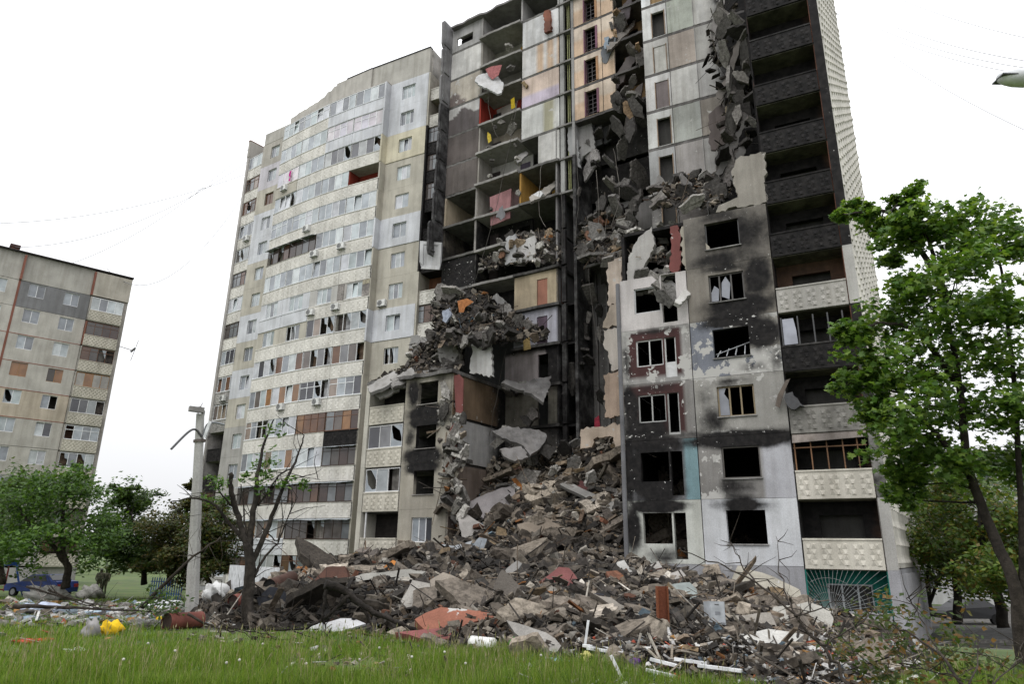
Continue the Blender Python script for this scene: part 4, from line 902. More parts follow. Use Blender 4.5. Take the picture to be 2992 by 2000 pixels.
def heap(x, y):
    x = np.asarray(x, float); y = np.asarray(y, float)
    z = heap0(x, y)
    bx = x-FC.o[0]; by = y-FC.o[1]; u = bx*FC.e[0]+by*FC.e[1]
    return z-sst(34, 44, u)*4-sst(-.5, -3, u)*3*0-np.where(u < -1, (-1-u)*.15, 0)
def surf(x, y): return np.maximum(ground(x, y), heap(x, y))
# ground sheet
xs = np.r_[np.linspace(-700, -60, 14), np.linspace(-55, 55, 111), np.linspace(60, 700, 14)]
ys = np.r_[np.linspace(-40, 2, 8), np.linspace(3, 80, 155), np.linspace(85, 1400, 22)]
X, Y = np.meshgrid(xs, ys); Z = ground(X, Y); nx, ny = len(xs), len(ys)
idx = np.arange(nx*ny).reshape(ny, nx)
quads = np.stack([idx[:-1, :-1], idx[:-1, 1:], idx[1:, 1:], idx[1:, :-1]], -1).reshape(-1, 4)
tris = np.concatenate([quads[:, [0, 1, 2]], quads[:, [0, 2, 3]]])
m, N, Lk = newmat('ground')
geo = N('ShaderNodeNewGeometry')
def nz(s, d=6):
    n = N('ShaderNodeTexNoise'); n.inputs['Scale'].default_value = s; n.inputs['Detail'].default_value = d; Lk(geo.outputs['Position'], n.inputs['Vector']); return n.outputs['Fac']
c = mixc(N, Lk, ramp(N, Lk, nz(.35), .4, .6), (.05, .085, .016), (.08, .115, .024))
c = mixc(N, Lk, ramp(N, Lk, nz(1.4), .58, .70), c, (.10, .085, .055))
at = N('ShaderNodeAttribute', attribute_name='soot')
c = mixc(N, Lk, ramp(N, Lk, math2(N, Lk, 'ADD', at.outputs['Fac'], math2(N, Lk, 'MULTIPLY', math2(N, Lk, 'SUBTRACT', nz(1.1), .5), .9)), .4, .6), c, mixc(N, Lk, ramp(N, Lk, nz(4.), .35, .65), (.05, .046, .04), (.11, .102, .092)))
p = N('ShaderNodeBsdfPrincipled'); p.inputs['Roughness'].default_value = .95; Lk(c, p.inputs['Base Color'])
b = N('ShaderNodeBump'); b.inputs['Strength'].default_value = .6; Lk(nz(7.), b.inputs['Height']); Lk(b.outputs[0], p.inputs['Normal'])
o = N('ShaderNodeOutputMaterial'); Lk(p.outputs[0], o.inputs[0]); M_ground = m
U = (X-FC.o[0])*FC.e[0]+(Y-FC.o[1])*FC.e[1]; V = (X-FC.o[0])*FC.n[0]+(Y-FC.o[1])*FC.n[1]
near = np.clip(1.1-np.maximum(0, ground(X, Y)-heap(X, Y))*3.5, 0, 1)*(Y > 8)*(Y < 50)
bare = np.maximum(near, ((U < 1) & (Y > 20) & (Y < 60) & (X > 12))*.8)
bare = np.maximum(bare, sst(36, 40, Y)*sst(48, 44, Y)*(X < -8)*.0)
tag(triangulated(np.stack([X, Y, Z], -1).reshape(-1, 3), tris, 'ground', M_ground, np.full((nx*ny, 3), .1), bare.ravel(), smooth=True), kind='structure')
# heap body
xs = np.arange(-20, 17.5, .22); ys = np.arange(8.5, 49, .22); X, Y = np.meshgrid(xs, ys)
Zh = heap(X, Y); Zg = ground(X, Y); mask = Zh > Zg-.25
n1 = rng.normal(0, 1, X.shape); n2 = sum(np.sin(X*f+p0)*np.sin(Y*f*1.1+p1) for f, p0, p1 in ((1.1, 0, 1), (1.9, 2, .5), (3.1, 1, 3)))
Zh = Zh+n1*.07+n2*.06-.10
ny, nx = X.shape; idx = np.arange(nx*ny).reshape(ny, nx)
qm = mask[:-1, :-1] & mask[:-1, 1:] & mask[1:, 1:] & mask[1:, :-1]
quads = np.stack([idx[:-1, :-1], idx[:-1, 1:], idx[1:, 1:], idx[1:, :-1]], -1)[qm]
tris = np.concatenate([quads[:, [0, 1, 2]], quads[:, [0, 2, 3]]])
used = np.unique(tris); rm = np.full(nx*ny, -1); rm[used] = np.arange(len(used))
vs = np.stack([X, Y, Zh], -1).reshape(-1, 3)[used]
cc = np.array([.05, .046, .042])*(.5+rng.random((len(used), 1))*.9)
tag(triangulated(vs, rm[tris], 'rubble_heap', M_rub, cc), 'grey brown mound of crushed debris spilling out of the collapsed section', 'rubble', kind='stuff')

# scorched zones, and shade of a cavity and crevices painted into the debris colour
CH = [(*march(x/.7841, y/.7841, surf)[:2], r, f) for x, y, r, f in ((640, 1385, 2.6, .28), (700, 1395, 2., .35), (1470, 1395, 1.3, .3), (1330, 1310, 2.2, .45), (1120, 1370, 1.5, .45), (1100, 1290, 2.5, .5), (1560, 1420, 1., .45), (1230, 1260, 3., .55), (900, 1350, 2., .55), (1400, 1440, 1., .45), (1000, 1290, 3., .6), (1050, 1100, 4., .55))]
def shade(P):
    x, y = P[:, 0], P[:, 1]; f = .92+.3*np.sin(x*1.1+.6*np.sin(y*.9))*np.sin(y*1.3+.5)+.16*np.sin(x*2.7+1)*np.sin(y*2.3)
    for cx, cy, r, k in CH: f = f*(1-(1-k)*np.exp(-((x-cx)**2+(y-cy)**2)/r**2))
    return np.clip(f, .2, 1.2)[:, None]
# ---------------------------------------------------------------- broken pieces
def hull_template(seed, kind):
    r = np.random.default_rng(seed); bm = bmesh.new()
    if kind == 'chunk':
        pts = [np.array([x, y, z])*r.uniform(.55, 1.15, 3) for x in (-1, 1) for y in (-1, 1) for z in (-1, 1)]; j = r.integers(0, 8); pts[j] = pts[j]*.3
        pts = np.array(pts)*np.array([1, .75, .55])
        for q in pts: bm.verts.new(q*.5)
        res = bmesh.ops.convex_hull(bm, input=bm.verts)
        bmesh.ops.delete(bm, geom=[v for v in bm.verts if not v.link_faces], context='VERTS')
    else:
        n = {'slab': r.integers(4, 7), 'plank': 4, 'sheet': 5, 'rod': 4}[kind]
        th = {'slab': .16, 'plank': .045, 'sheet': .012, 'rod': .014}[kind]
        if kind == 'rod': ring = [(-.5, -.007), (.5, -.007), (.5, .007), (-.5, .007)]
        elif kind == 'plank': ring = [(-.5, -.07), (.5, -.06), (.5+r.uniform(-.08, .02), .05), (-.48, .07)]
        else:
            an = np.sort(r.uniform(0, 2*np.pi, n)); an = np.linspace(0, 2*np.pi, n, endpoint=False)+r.uniform(-.4, .4, n)
            ring = [(math.cos(t)*r.uniform(.35, .55), math.sin(t)*r.uniform(.25, .5)) for t in an]
        lo = [bm.verts.new((x+r.uniform(-.02, .02), y+r.uniform(-.02, .02), -th/2)) for x, y in ring]; hi = [bm.verts.new((x, y, th/2+(r.uniform(-.05, .05) if kind == 'sheet' else 0))) for x, y in ring]
        bm.faces.new(hi); bm.faces.new(lo[::-1])
        for i in range(len(ring)): bm.faces.new((lo[i], lo[(i+1) % len(ring)], hi[(i+1) % len(ring)], hi[i]))
    bmesh.ops.recalc_face_normals(bm, faces=bm.faces); bmesh.ops.triangulate(bm, faces=bm.faces)
    bm.verts.index_update(); v = np.array([x.co[:] for x in bm.verts]); t = np.array([[x.index for x in f.verts] for f in bm.faces]); bm.free()
    return v, t
TPL = {k: [hull_template(i*7+j*101, k) for i in range(8)] for j, k in enumerate(('chunk', 'slab', 'plank', 'sheet', 'rod'))}
def rotm(n, tilt):
    """n random rotations: yaw free, tilt limited"""
    yaw = rng.uniform(0, 2*np.pi, n); tx = rng.normal(0, tilt, n); ty = rng.normal(0, tilt, n)
    cy, sy = np.cos(yaw), np.sin(yaw); cx, sx_ = np.cos(tx), np.sin(tx); c2, s2 = np.cos(ty), np.sin(ty); o, z = np.ones(n), np.zeros(n)
    Rz = np.stack([cy, -sy, z, sy, cy, z, z, z, o], -1).reshape(n, 3, 3); Rx = np.stack([o, z, z, z, cx, -sx_, z, sx_, cx], -1).reshape(n, 3, 3); Ry = np.stack([c2, z, s2, z, o, z, -s2, z, c2], -1).reshape(n, 3, 3)
    return Rz@Rx@Ry
PALR = np.array([[.25, .225, .195], [.31, .285, .255], [.18, .16, .14], [.11, .10, .095], [.07, .064, .06], [.04, .037, .035], [.36, .34, .31], [.22, .18, .145], [.50, .49, .47], [.60, .59, .57], [.19, .09, .06], [.28, .13, .05], [.26, .20, .13], [.12, .18, .24]])
PALR = PALR*np.array([1.03, .99, .93])
PW = np.array([.13, .08, .15, .15, .13, .12, .04, .09, .035, .03, .02, .012, .03, .006])
def scatter(name, pos, size, kinds=('chunk', 'slab', 'plank', 'sheet', 'rod'), kw=(.30, .36, .16, .10, .08), parent=None, tilt=.6, pal=None, pw=None, lab=None, off=(0, 0, 0), dark=1.):
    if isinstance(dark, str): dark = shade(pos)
    n = len(pos); pal = PALR if pal is None else pal; pw = PW if pw is None else pw; pw = np.array(pw)/np.sum(pw)
    kind = rng.choice(len(kinds), n, p=np.array(kw)/np.sum(kw)); tp = rng.integers(0, 8, n)
    R = rotm(n, tilt); col = pal[rng.choice(len(pal), n, p=pw)]*rng.uniform(.6, 1.25, (n, 1))*dark
    V, T, Cc, o = [], [], [], 0
    for ki, k in enumerate(kinds):
        for t in range(8):
            s = np.where((kind == ki) & (tp == t))[0]
            if not len(s): continue
            v, tr = TPL[k][t]; mul = {'chunk': 1., 'slab': 1.5, 'plank': 2.4, 'sheet': 1.6, 'rod': 5.}[k]
            sc = size[s, None]*mul*rng.uniform(.7, 1.3, (len(s), 3)) if k not in ('plank', 'rod') else np.stack([size[s]*mul*rng.uniform(.7, 1.5, len(s)), (size[s] if k == 'plank' else 1.5+size[s]*0)*rng.uniform(.6, 1.3, len(s)), (size[s] if k == 'plank' else 1.5+size[s]*0)*rng.uniform(.6, 1.3, len(s))], -1)
            vv = np.einsum('nij,nkj->nki', R[s], v[None]*sc[:, None, :])+pos[s, None, :]
            V.append(vv.reshape(-1, 3)); T.append((tr[None]+np.arange(len(s))[:, None, None]*len(v)+o).reshape(-1, 3)); Cc.append(np.repeat(col[s], len(v), 0)); o += len(s)*len(v)
    ob = triangulated(np.concatenate(V), np.concatenate(T), name, M_rub, np.concatenate(Cc), parent=parent, off=off)
    return tag(ob, lab, 'rubble' if lab else None, kind='stuff')
# density even over the picture: sample pixels, drop them on the heap
def drop(n, box, fn=surf, ok=None, t0=8, t1=60):
    px = rng.uniform(box[0], box[2], n)/.7841; py = rng.uniform(box[1], box[3], n)/.7841
    r = FW[None]+RT[None]*((px-1496)/F)[:, None]-UP[None]*((py-1000)/F)[:, None]
    r = r/np.hypot(r[:, 0], r[:, 1])[:, None]; ts = np.arange(t0, t1, .35); hit = np.zeros(n, bool); tt = np.zeros(n)
    for t in ts:
        z = CZ+r[:, 2]*t; h = (~hit) & (z < fn(r[:, 0]*t, r[:, 1]*t)); tt[h] = t-.17; hit |= h
    s = hit & (tt > 0); P = np.stack([r[:, 0]*tt, r[:, 1]*tt, np.zeros(n)], -1)[s]; P[:, 2] = fn(P[:, 0], P[:, 1])
    return P, tt[s]
def inheap(P): return heap(P[:, 0], P[:, 1]) > ground(P[:, 0], P[:, 1])-.12
P1, D1 = drop(26000, (430, 1000, 2130, 1600)); k_ = inheap(P1); P1, D1 = P1[k_], D1[k_]
sz = D1*rng.choice([.004, .007, .011, .017], len(D1), p=[.38, .32, .2, .10])
P1[:, 2] += sz*.15
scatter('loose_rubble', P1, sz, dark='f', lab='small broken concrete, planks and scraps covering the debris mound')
P2, D2 = drop(1500, (430, 1380, 2130, 1620)); k_ = ~inheap(P2) & (ground(P2[:, 0], P2[:, 1])-heap(P2[:, 0], P2[:, 1]) < .8); P2, D2 = P2[k_], D2[k_]
if len(P2): scatter('strewn_scraps', P2+np.array([0, 0, .02]), D2*.007, lab='scraps of debris strewn along the edge of the grass')
# the largest loose blocks, one object each
def rough_mesh(kind, seed):
    r = np.random.default_rng(seed); bm = bmesh.new()
    if kind == 'chunk':
        bmesh.ops.create_cube(bm, size=1.); bmesh.ops.subdivide_edges(bm, edges=bm.edges[:], cuts=2, use_grid_fill=True)
        cut = r.normal(0, 1, (3, 3)); cut /= np.linalg.norm(cut, axis=1, keepdims=True)
        for v in bm.verts:
            c = np.array(v.co[:])
            for q in cut:
                d0 = c@q-.38
                if d0 > 0: c = c-q*d0
            c = c*np.array([1, .75, .55])+r.normal(0, .035, 3); v.co = c
    else:
        n = int(r.choice([4, 4, 5, 5, 6])) if kind == 'slab' else 4; an = np.linspace(0, 2*np.pi, n, endpoint=False)+r.uniform(-.22, .22, n)+math.pi/n
        q = [(math.cos(t)*r.uniform(.5, .62), math.sin(t)*r.uniform(.4, .52)) for t in an] if kind == 'slab' else [(-.5, -.07), (.5, -.06), (.46, .06), (-.48, .07)]
        q = ragged(q, .12 if kind == 'slab' else .2, .022 if kind == 'slab' else .008); th = .14 if kind == 'slab' else .06
        hi = [bm.verts.new((x, y, th/2+r.normal(0, .006))) for x, y in q]; lo = [bm.verts.new((x*.97+r.normal(0, .012), y*.97+r.normal(0, .012), -th/2+r.normal(0, .012))) for x, y in q]
        bm.faces.new(hi); bm.faces.new(lo[::-1]); m_ = len(q)
        for i in range(m_): bm.faces.new((lo[i], lo[(i+1) % m_], hi[(i+1) % m_], hi[i]))
        bmesh.ops.recalc_face_normals(bm, faces=bm.faces)
    me = bpy.data.meshes.new(kind); bm.to_mesh(me); bm.free(); me.materials.append(M_chunk); return me
TM = {(k, i): rough_mesh(k, 31*i+j) for j, k in enumerate(('chunk', 'slab', 'plank')) for i in range(8)}
P3, D3 = drop(700, (560, 1050, 2080, 1540)); k_ = inheap(P3); P3, D3 = P3[k_], D3[k_]
R3 = random.Random(21); nb_ = 0
NAMES = {'chunk': ('concrete_block', 'rough concrete block lying on the rubble mound', 'concrete block', 'concrete blocks on the rubble mound'), 'slab': ('slab_fragment', 'broken flat slab piece lying on the rubble mound', 'concrete slab', 'slab pieces on the rubble mound'), 'plank': ('broken_plank', 'splintered plank sticking out of the rubble mound', 'plank', 'planks in the rubble mound')}
for q, dd in zip(P3, D3):
    if nb_ >= 285: break
    k = R3.choices(('chunk', 'slab', 'plank'), (.5, .38, .12))[0]; nm, lb, ct, gp = NAMES[k]
    o = link(nm, TM[k, R3.randrange(8)]); s = dd*R3.choice((.014, .018, .024, .032, .045 if k == 'slab' else .03)); nb_ += 1
    f = {'chunk': 1.1, 'slab': 1.7, 'plank': 2.6}[k]
    o.scale = (s*f*R3.uniform(.8, 1.5), s*f*R3.uniform(.7, 1.1), s*f*R3.uniform(.7, 1.1)) if k != 'plank' else (s*f*R3.uniform(.7, 1.6), s*1.4, s*1.4)
    o.location = (q[0], q[1], q[2]+s*.02); o.rotation_euler = (R3.gauss(0, .45), R3.gauss(0, .45), R3.uniform(0, 6.28))
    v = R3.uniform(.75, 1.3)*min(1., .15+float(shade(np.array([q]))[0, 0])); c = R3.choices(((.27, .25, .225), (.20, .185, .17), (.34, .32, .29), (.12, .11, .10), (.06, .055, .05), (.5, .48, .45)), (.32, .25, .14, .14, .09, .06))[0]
    if k == 'plank': c = R3.choice(((.20, .17, .14), (.12, .09, .07), (.30, .13, .05), (.25, .24, .22)))
    o.color = (c[0]*v*1.05, c[1]*v*.98, c[2]*v*.9, 1)
    tone = 'charred black' if sum(c) < .25 else 'soot stained' if sum(c) < .4 else 'whitish' if sum(c) > 1.2 else 'brown' if c[0] > c[2]*1.8 else 'pale grey' if sum(c) > .9 else 'mid grey' if sum(c) > .7 else 'dark grey'
    tag(o, tone+' '+lb, ct, tone+' '+gp)

# ---------------------------------------------------------------- debris caught on the broken floors
def pile(px, n, b_top, b_bot, fr, parent, label, size=(.1, .5), dark=1., pw=None, body=True, thick=.5, kw=(.22, .34, .24, .12, .08)):
    """sloping debris: the outline is read from the photograph, its upper edge lies deeper in the building than its lower edge"""
    px = S(*px); y0, y1 = min(p[1] for p in px), max(p[1] for p in px); x0, x1 = min(p[0] for p in px), max(p[0] for p in px)
    def inside(x, y):
        c = False; j = len(px)-1
        for i in range(len(px)):
            if (px[i][1] > y) != (px[j][1] > y) and x < (px[j][0]-px[i][0])*(y-px[i][1])/(px[j][1]-px[i][1])+px[i][0]: c = not c
            j = i
        return c
    def at(x, y):
        b = b_top+(b_bot-b_top)*(y-y0)/(y1-y0); a, z = fr.un(x, y, b); return fr.pt(a, b, z)
    org = parent_world(parent)
    if body:
        nx_, ny_ = max(4, int((x1-x0)/6)), max(4, int((y1-y0)/6)); g = {}; m = MB(); vs = []; fs = []
        for j in range(ny_+1):
            for i in range(nx_+1):
                p = np.array(at(x0+(x1-x0)*i/nx_, y0+(y1-y0)*j/ny_)); p += rng.normal(0, .09, 3)+np.array([fr.n[0], fr.n[1], 0])*.25; vs.append(p)
        for j in range(ny_):
            for i in range(nx_):
                if inside(x0+(x1-x0)*(i+.5)/nx_, y0+(y1-y0)*(j+.5)/ny_): fs.append((j*(nx_+1)+i, j*(nx_+1)+i+1, (j+1)*(nx_+1)+i+1, (j+1)*(nx_+1)+i))
        m.add(vs, fs, (.07*dark, .064*dark, .06*dark)); tag(m.build('debris_bed', M_rub, parent), kind='stuff')
    pos = []
    while len(pos) < n:
        x, y = rng.uniform(x0, x1), rng.uniform(y0, y1)
        if inside(x, y): pos.append(at(x, y))
    pos = np.array(pos)+rng.normal(0, .06, (n, 3)); sz = rng.uniform(size[0], size[1], n)**1.6*1.2+.05
    scatter('debris', pos, sz, parent=parent, off=org, tilt=.8, dark=dark, pw=pw, kw=kw)
DKW = np.array([.12, .06, .16, .2, .2, .2, .03, .05, .02, .01, .012, .006, .02, .003])
pile(((985, 690), (1010, 668), (1060, 664), (1110, 672), (1150, 690), (1170, 720), (1250, 755), (1255, 770), (1120, 778), (1100, 775), (1075, 770), (1050, 790), (985, 790), (990, 730)), 750, -.6, -5.2, FB, B, None, (.1, .55), .8, DKW)
pile(((945, 790), (1000, 780), (1045, 790), (1062, 800), (1050, 850), (1035, 868), (985, 870), (935, 872), (850, 900), (845, 880), (900, 850), (935, 835)), 560, -2.5, -6.1, FB, B, None, (.1, .5), .85, DKW)
pile(((1160, 545), (1185, 530), (1285, 528), (1285, 598), (1240, 600), (1160, 606)), 260, .3, -.35, FB, B, None, (.1, .4), 1.25)
pile(((1320, 520), (1370, 490), (1450, 478), (1462, 540), (1440, 600), (1395, 590), (1370, 600), (1325, 585)), 420, 2., -2.2, FB, B, None, (.12, .6), .8, DKW)
pile(((1095, 592), (1160, 560), (1162, 604), (1120, 620), (1100, 610)), 110, .8, -.8, FB, B, None, (.1, .4), .9)
pile(((1120, 770), (1255, 752), (1262, 772), (1180, 782), (1125, 786)), 130, .4, -.6, FB, B, None, (.1, .35), .9, DKW)
pile(((1490, 430), (1560, 405), (1640, 395), (1680, 400), (1672, 440), (1640, 470), (1590, 470), (1500, 470)), 330, 4.6, .4, FC, CB, None, (.1, .5), .9)
pile(((1620, 40), (1690, -10), (1715, 60), (1730, 200), (1725, 330), (1690, 345), (1655, 400), (1640, 330), (1660, 240), (1625, 150)), 170, 4.6, 3., FC, CB, None, (.2, .6), .55, DKW, body=False, kw=(.08, .3, .36, .2, .06))
pile(((1440, 560), (1490, 530), (1530, 540), (1520, 600), (1440, 600)), 90, 2.2, .4, FC, CB, None, (.1, .45), 1.3)
pile(((1290, 1020), (1420, 1010), (1432, 1090), (1440, 1190), (1300, 1160), (1180, 1110), (1090, 1100), (1100, 1060), (1240, 1030)), 420, -.4, -4.5, FB, B, None, (.12, .55), 1.1, body=False)
pile(((1000, 950), (1040, 905), (1062, 960), (1060, 1180), (1000, 1170), (1020, 1060)), 60, -5.8, -6.1, FB, B, None, (.3, .75), 1.2, body=False)
# long dark splinters and hanging slabs beside the burnt balconies
for px, dist, n, c, s_ in ((((1625, 90), (1640, 20), (1650, -6), (1662, -6), (1645, 70), (1632, 118), (1622, 140)), 36.5, (-.5, -.8, 0), (.30, .28, .27), 0), (((1640, 215), (1655, 190), (1688, 95), (1700, 80), (1690, 130), (1665, 205), (1650, 240)), 36, (-.5, -.8, 0), (.20, .18, .165), .1),
                  (((1623, 262), (1655, 235), (1668, 260), (1660, 330), (1628, 345)), 36.5, (-.3, -.9, 0), (.12, .10, .095), .1), (((1664, 245), (1690, 210), (1700, 235), (1685, 260), (1668, 270)), 36, (.3, -.9, 0), (.22, .18, .12), 0),
                  (((1640, 398), (1655, 360), (1690, 300), (1705, 260), (1712, 262), (1690, 330), (1660, 390), (1648, 410)), 34.5, (-.2, -.9, .1), (.11, .105, .10), .15), (((1672, 410), (1690, 340), (1704, 320), (1708, 350), (1690, 420)), 34.5, (-.2, -.9, .1), (.13, .125, .12), .1),
                  (((1498, 425), (1510, 400), (1530, 425), (1545, 450), (1530, 470), (1508, 460)), 36, (-.3, -.9, .1), (.22, .21, .2), .2), (((1560, 395), (1585, 420), (1600, 470), (1585, 478), (1568, 440)), 35, (.2, -.9, .1), (.2, .19, .185), .2)):
    hang(px, dist, n, .14, c, s_, par=CB)
# slab folded over the wall on the burnt section, with its broken arm
hang(((1508, 632), (1524, 616), (1545, 650), (1558, 672), (1548, 692), (1535, 690)), 33.2, (-.3, -.85, .4), .2, (.42, .41, .40), par=CB)
hang(((1546, 692), (1560, 672), (1600, 632), (1622, 618), (1626, 632), (1600, 655), (1556, 698)), 33.0, (.1, -.8, .5), .2, (.46, .45, .43), par=CB, peel=.35)
hang(((1568, 528), (1582, 522), (1596, 560), (1615, 600), (1612, 615), (1598, 598), (1580, 565)), 33.3, (.3, -.9, .2), .2, (.30, .285, .265), par=CB)
hang(((1425, 650), (1445, 642), (1500, 640), (1545, 652), (1540, 664), (1490, 668), (1440, 672)), 34.2, (0, -.8, .5), .22, (.36, .33, .33), par=CB, peel=.3)

# ---------------------------------------------------------------- single broken plates hanging and lodged in the torn floors
RP = random.Random(91)
def plates(poly, n, b_top, b_bot, size, cols, fr, parent, stretch=1., tilt=.5, name='broken_slab', kind='slab'):
    px = S(*poly); y0, y1 = min(p[1] for p in px), max(p[1] for p in px); x0, x1 = min(p[0] for p in px), max(p[0] for p in px); k = 0; org = np.array(parent_world(parent))
    while k < n:
        x, y = RP.uniform(x0, x1), RP.uniform(y0, y1); c = False; j = len(px)-1
        for i in range(len(px)):
            if (px[i][1] > y) != (px[j][1] > y) and x < (px[j][0]-px[i][0])*(y-px[i][1])/(px[j][1]-px[i][1])+px[i][0]: c = not c
            j = i
        if not c: continue
        k += 1; b = b_top+(b_bot-b_top)*(y-y0)/(y1-y0)+RP.uniform(-.4, .2); a, z = fr.un(x, y, b); o = link(name, TM[kind, RP.randrange(8)], parent)
        o.location = tuple(np.array(fr.pt(a, b, z))-org); s_ = RP.uniform(*size); o.scale = (s_*RP.uniform(.8, 1.3)*stretch, s_*RP.uniform(.6, 1.), RP.uniform(1.1, 1.7))
        face = math.atan2(fr.n[0], -fr.n[1]); M = Matrix.Rotation(face+RP.gauss(0, .5), 4, 'Z') @ Matrix.Rotation(math.radians(RP.choice((70, 80, 95, 40, 20)))+RP.gauss(0, tilt*.5), 4, 'X') @ Matrix.Rotation(RP.uniform(0, 6.28) if stretch == 1. else math.radians(90)+RP.gauss(0, .5), 4, 'Z')
        o.rotation_euler = M.to_euler(); c = RP.choice(cols); v = RP.uniform(.75, 1.2); o.color = (c[0]*v, c[1]*v, c[2]*v, 1)
GR = [(.24, .23, .22), (.30, .29, .275), (.17, .165, .16), (.12, .115, .11), (.36, .35, .33), (.44, .43, .41)]; DKC = [(.10, .095, .09), (.14, .13, .125), (.07, .066, .063), (.2, .19, .18), (.045, .042, .04)]; MX = GR+DKC+[(.32, .25, .18), (.5, .49, .47), (.22, .12, .08)]
plates(((985, 690), (1010, 662), (1110, 668), (1170, 715), (1250, 755), (1120, 778), (1050, 790), (985, 790)), 34, -.8, -5.2, (.6, 1.5), DKC+GR[:4]+[(.4, .39, .37)], FB, B)
plates(((945, 785), (1045, 785), (1060, 860), (985, 872), (850, 898), (935, 835)), 24, -2.5, -6.2, (.6, 1.4), DKC+GR, FB, B)
plates(((1090, 590), (1160, 540), (1290, 520), (1290, 600), (1100, 620)), 18, .4, -.7, (.5, 1.1), MX, FB, B)
plates(((1315, 520), (1370, 485), (1460, 470), (1465, 560), (1440, 610), (1380, 605), (1325, 590)), 34, 1.8, -2.4, (.6, 1.7), MX, FB, B)
plates(((1490, 430), (1560, 400), (1690, 385), (1672, 440), (1640, 475), (1500, 475)), 22, 4.6, .2, (.5, 1.3), GR+DKC, FC, CB)
plates(((1625, 40), (1690, -10), (1720, 60), (1735, 200), (1722, 330), (1690, 350), (1655, 400), (1640, 330), (1660, 240), (1630, 150)), 30, 4.2, 2.2, (.6, 1.5), DKC+[(.25, .24, .23)], FC, CB, 1.45, .3)
plates(((1002, 900), (1045, 880), (1064, 960), (1062, 1190), (1005, 1180), (1022, 1060)), 36, -5.8, -6.25, (.4, 1.1), GR+[(.46, .45, .43)], FB, B, 1.3)
plates(((1130, 865), (1260, 860), (1262, 1060), (1140, 1060)), 14, .0, -2.5, (.6, 1.5), GR+DKC, FB, B)
plates(((1280, 1010), (1425, 1000), (1438, 1180), (1300, 1170), (1100, 1110), (1180, 1050)), 34, -.6, -4.8, (.6, 1.6), MX, FB, B)
plates(((1440, 540), (1490, 510), (1560, 505), (1560, 690), (1440, 690)), 20, 2., -.1, (.5, 1.1), GR+[(.48, .46, .45)], FC, CB)
plates(((1390, 0), (1470, 0), (1475, 120), (1470, 320), (1400, 300), (1400, 130)), 22, .4, -1.4, (.6, 1.6), DKC+[(.36, .25, .16), (.2, .19, .19)], FB, B, 1.25, .35)
plates(((1310, 270), (1470, 260), (1465, 480), (1320, 480)), 26, 1.6, .2, (.7, 1.8), DKC+[(.26, .25, .25)], FB, B, 1.25, .35)
plates(((1105, 120), (1195, 80), (1195, 530), (1110, 560)), 16, .6, -.4, (.4, 1.0), GR+[(.3, .2, .15)], FB, B)
plates(((1280, 600), (1400, 590), (1420, 1000), (1290, 1000)), 24, 1.6, .3, (.5, 1.4), DKC, FB, B, 1.4, .3)
# ================================================================ the block further off on the left
FX = Frame((-43.5, 71.9), (-2.35, -2.1)); OE = (*FX.pt(8, 5, 0)[:2], 0.0)
E_ = empty('apartment_block', OE, 'beige nine storey block with brick joints and shell damage at its foot', 'apartment building')
RE = random.Random(4); ZT = 28.03
EC = {0: (.20, .20, .205), 4: (.48, .415, .32), 7: (.27, .27, .29)}
for i in range(10):                                         # storeys from the top
    zr = ZT-2.8*i; zf = zr-1.05
    c = EC.get(i, (.45, .43, .39)); c4 = (.47, .41, .33) if i == 4 else c
    for j in range(3):
        a0, a1 = 3.25+6.4*j, 3.25+6.4*(j+1); cc = c4 if (j == 0 or i == 4) else (.45, .43, .39)
        hs_ = [(a0+1.0, a0+2.35, zf+1.2, zf+2.6), (a0+4.1, a0+5.5, zf+1.3, zf+2.7)]
        MB().wall(FX, a0+.03, a1-.03, 0, zf+.02, zf+2.78, hs_, .25, .8, cc, lambda a, z: .25*(i == 7), lambda a, z: .5 if i >= 7 else .2).build('wall_panel', M_wall, E_)
        for h in hs_: glazing(E_, OE, FX, h[1], .08, h[2], h[1]-h[0], h[3]-h[2], 2, 'o' if i == 3 else ('xk' if i > 6 else 'wk' if i > 3 else 'w'), RE, 'window')
        if i in (1, 2, 3, 4): MB().box(FX, a0+.05, a1-.05, -.015, .01, zf-.05, zf+.015, (.26, .10, .07)).build('painted_joint', M_wall, E_)
    MB().box(FX, 9.55, 9.75, -.02, .05, zf, zf+2.8, (.22, .09, .065)).build('brick_joint', M_wall, E_)
    place(link('balcony_parapet', shared(('parE',), lambda: parapet_mesh(3.15, 1.12, 9, (.50, .47, .40), False, 5), M_wall), E_), FX, 3.15, -.5, zr-1.12, OE)
    MB().box(FX, 0.02, 3.13, -.39, 1.1, zf-.14, zf-.01, (.36, .34, .31)).build('balcony_slab', M_int, E_)
    MB().box(FX, 0.02, 3.2, 1.0, 1.2, zf, zf+2.64, (.18, .10, .07)).build('balcony_wall', M_int, E_)
    MB().box(FX, 3.12, 3.24, -.38, 1.0, zf, zf+2.64, (.22, .10, .07) if i in (1,) else (.36, .34, .31)).build('balcony_side', M_int, E_)
    glazing(E_, OE, FX, 3.1, -.45, zr+.08, 3.05, 1.45, 4, ['w', 'b', 'bk', 'o', 'xk', 'tk', 'wk', 'xk', 'd', 'd'][i], RE)
    MB().box(FX, -.4, -.02, -.1, 12, zf, zf+2.79, (.40, .37, .34)).build('end_wall_panel', M_wall, E_)
zt_ = ZT-1.05+2.8
MB().box(FX, -.4, 22.4, -.05, .3, -1., ZT-1.05-2.8*9-.16, (.36, .35, .34)).build('plinth', M_wall, E_)
MB().box(FX, 3.25, 22, -.02, .3, zt_+.02, zt_+2.9, (.40, .385, .35)).build('attic_wall', M_wall, E_)
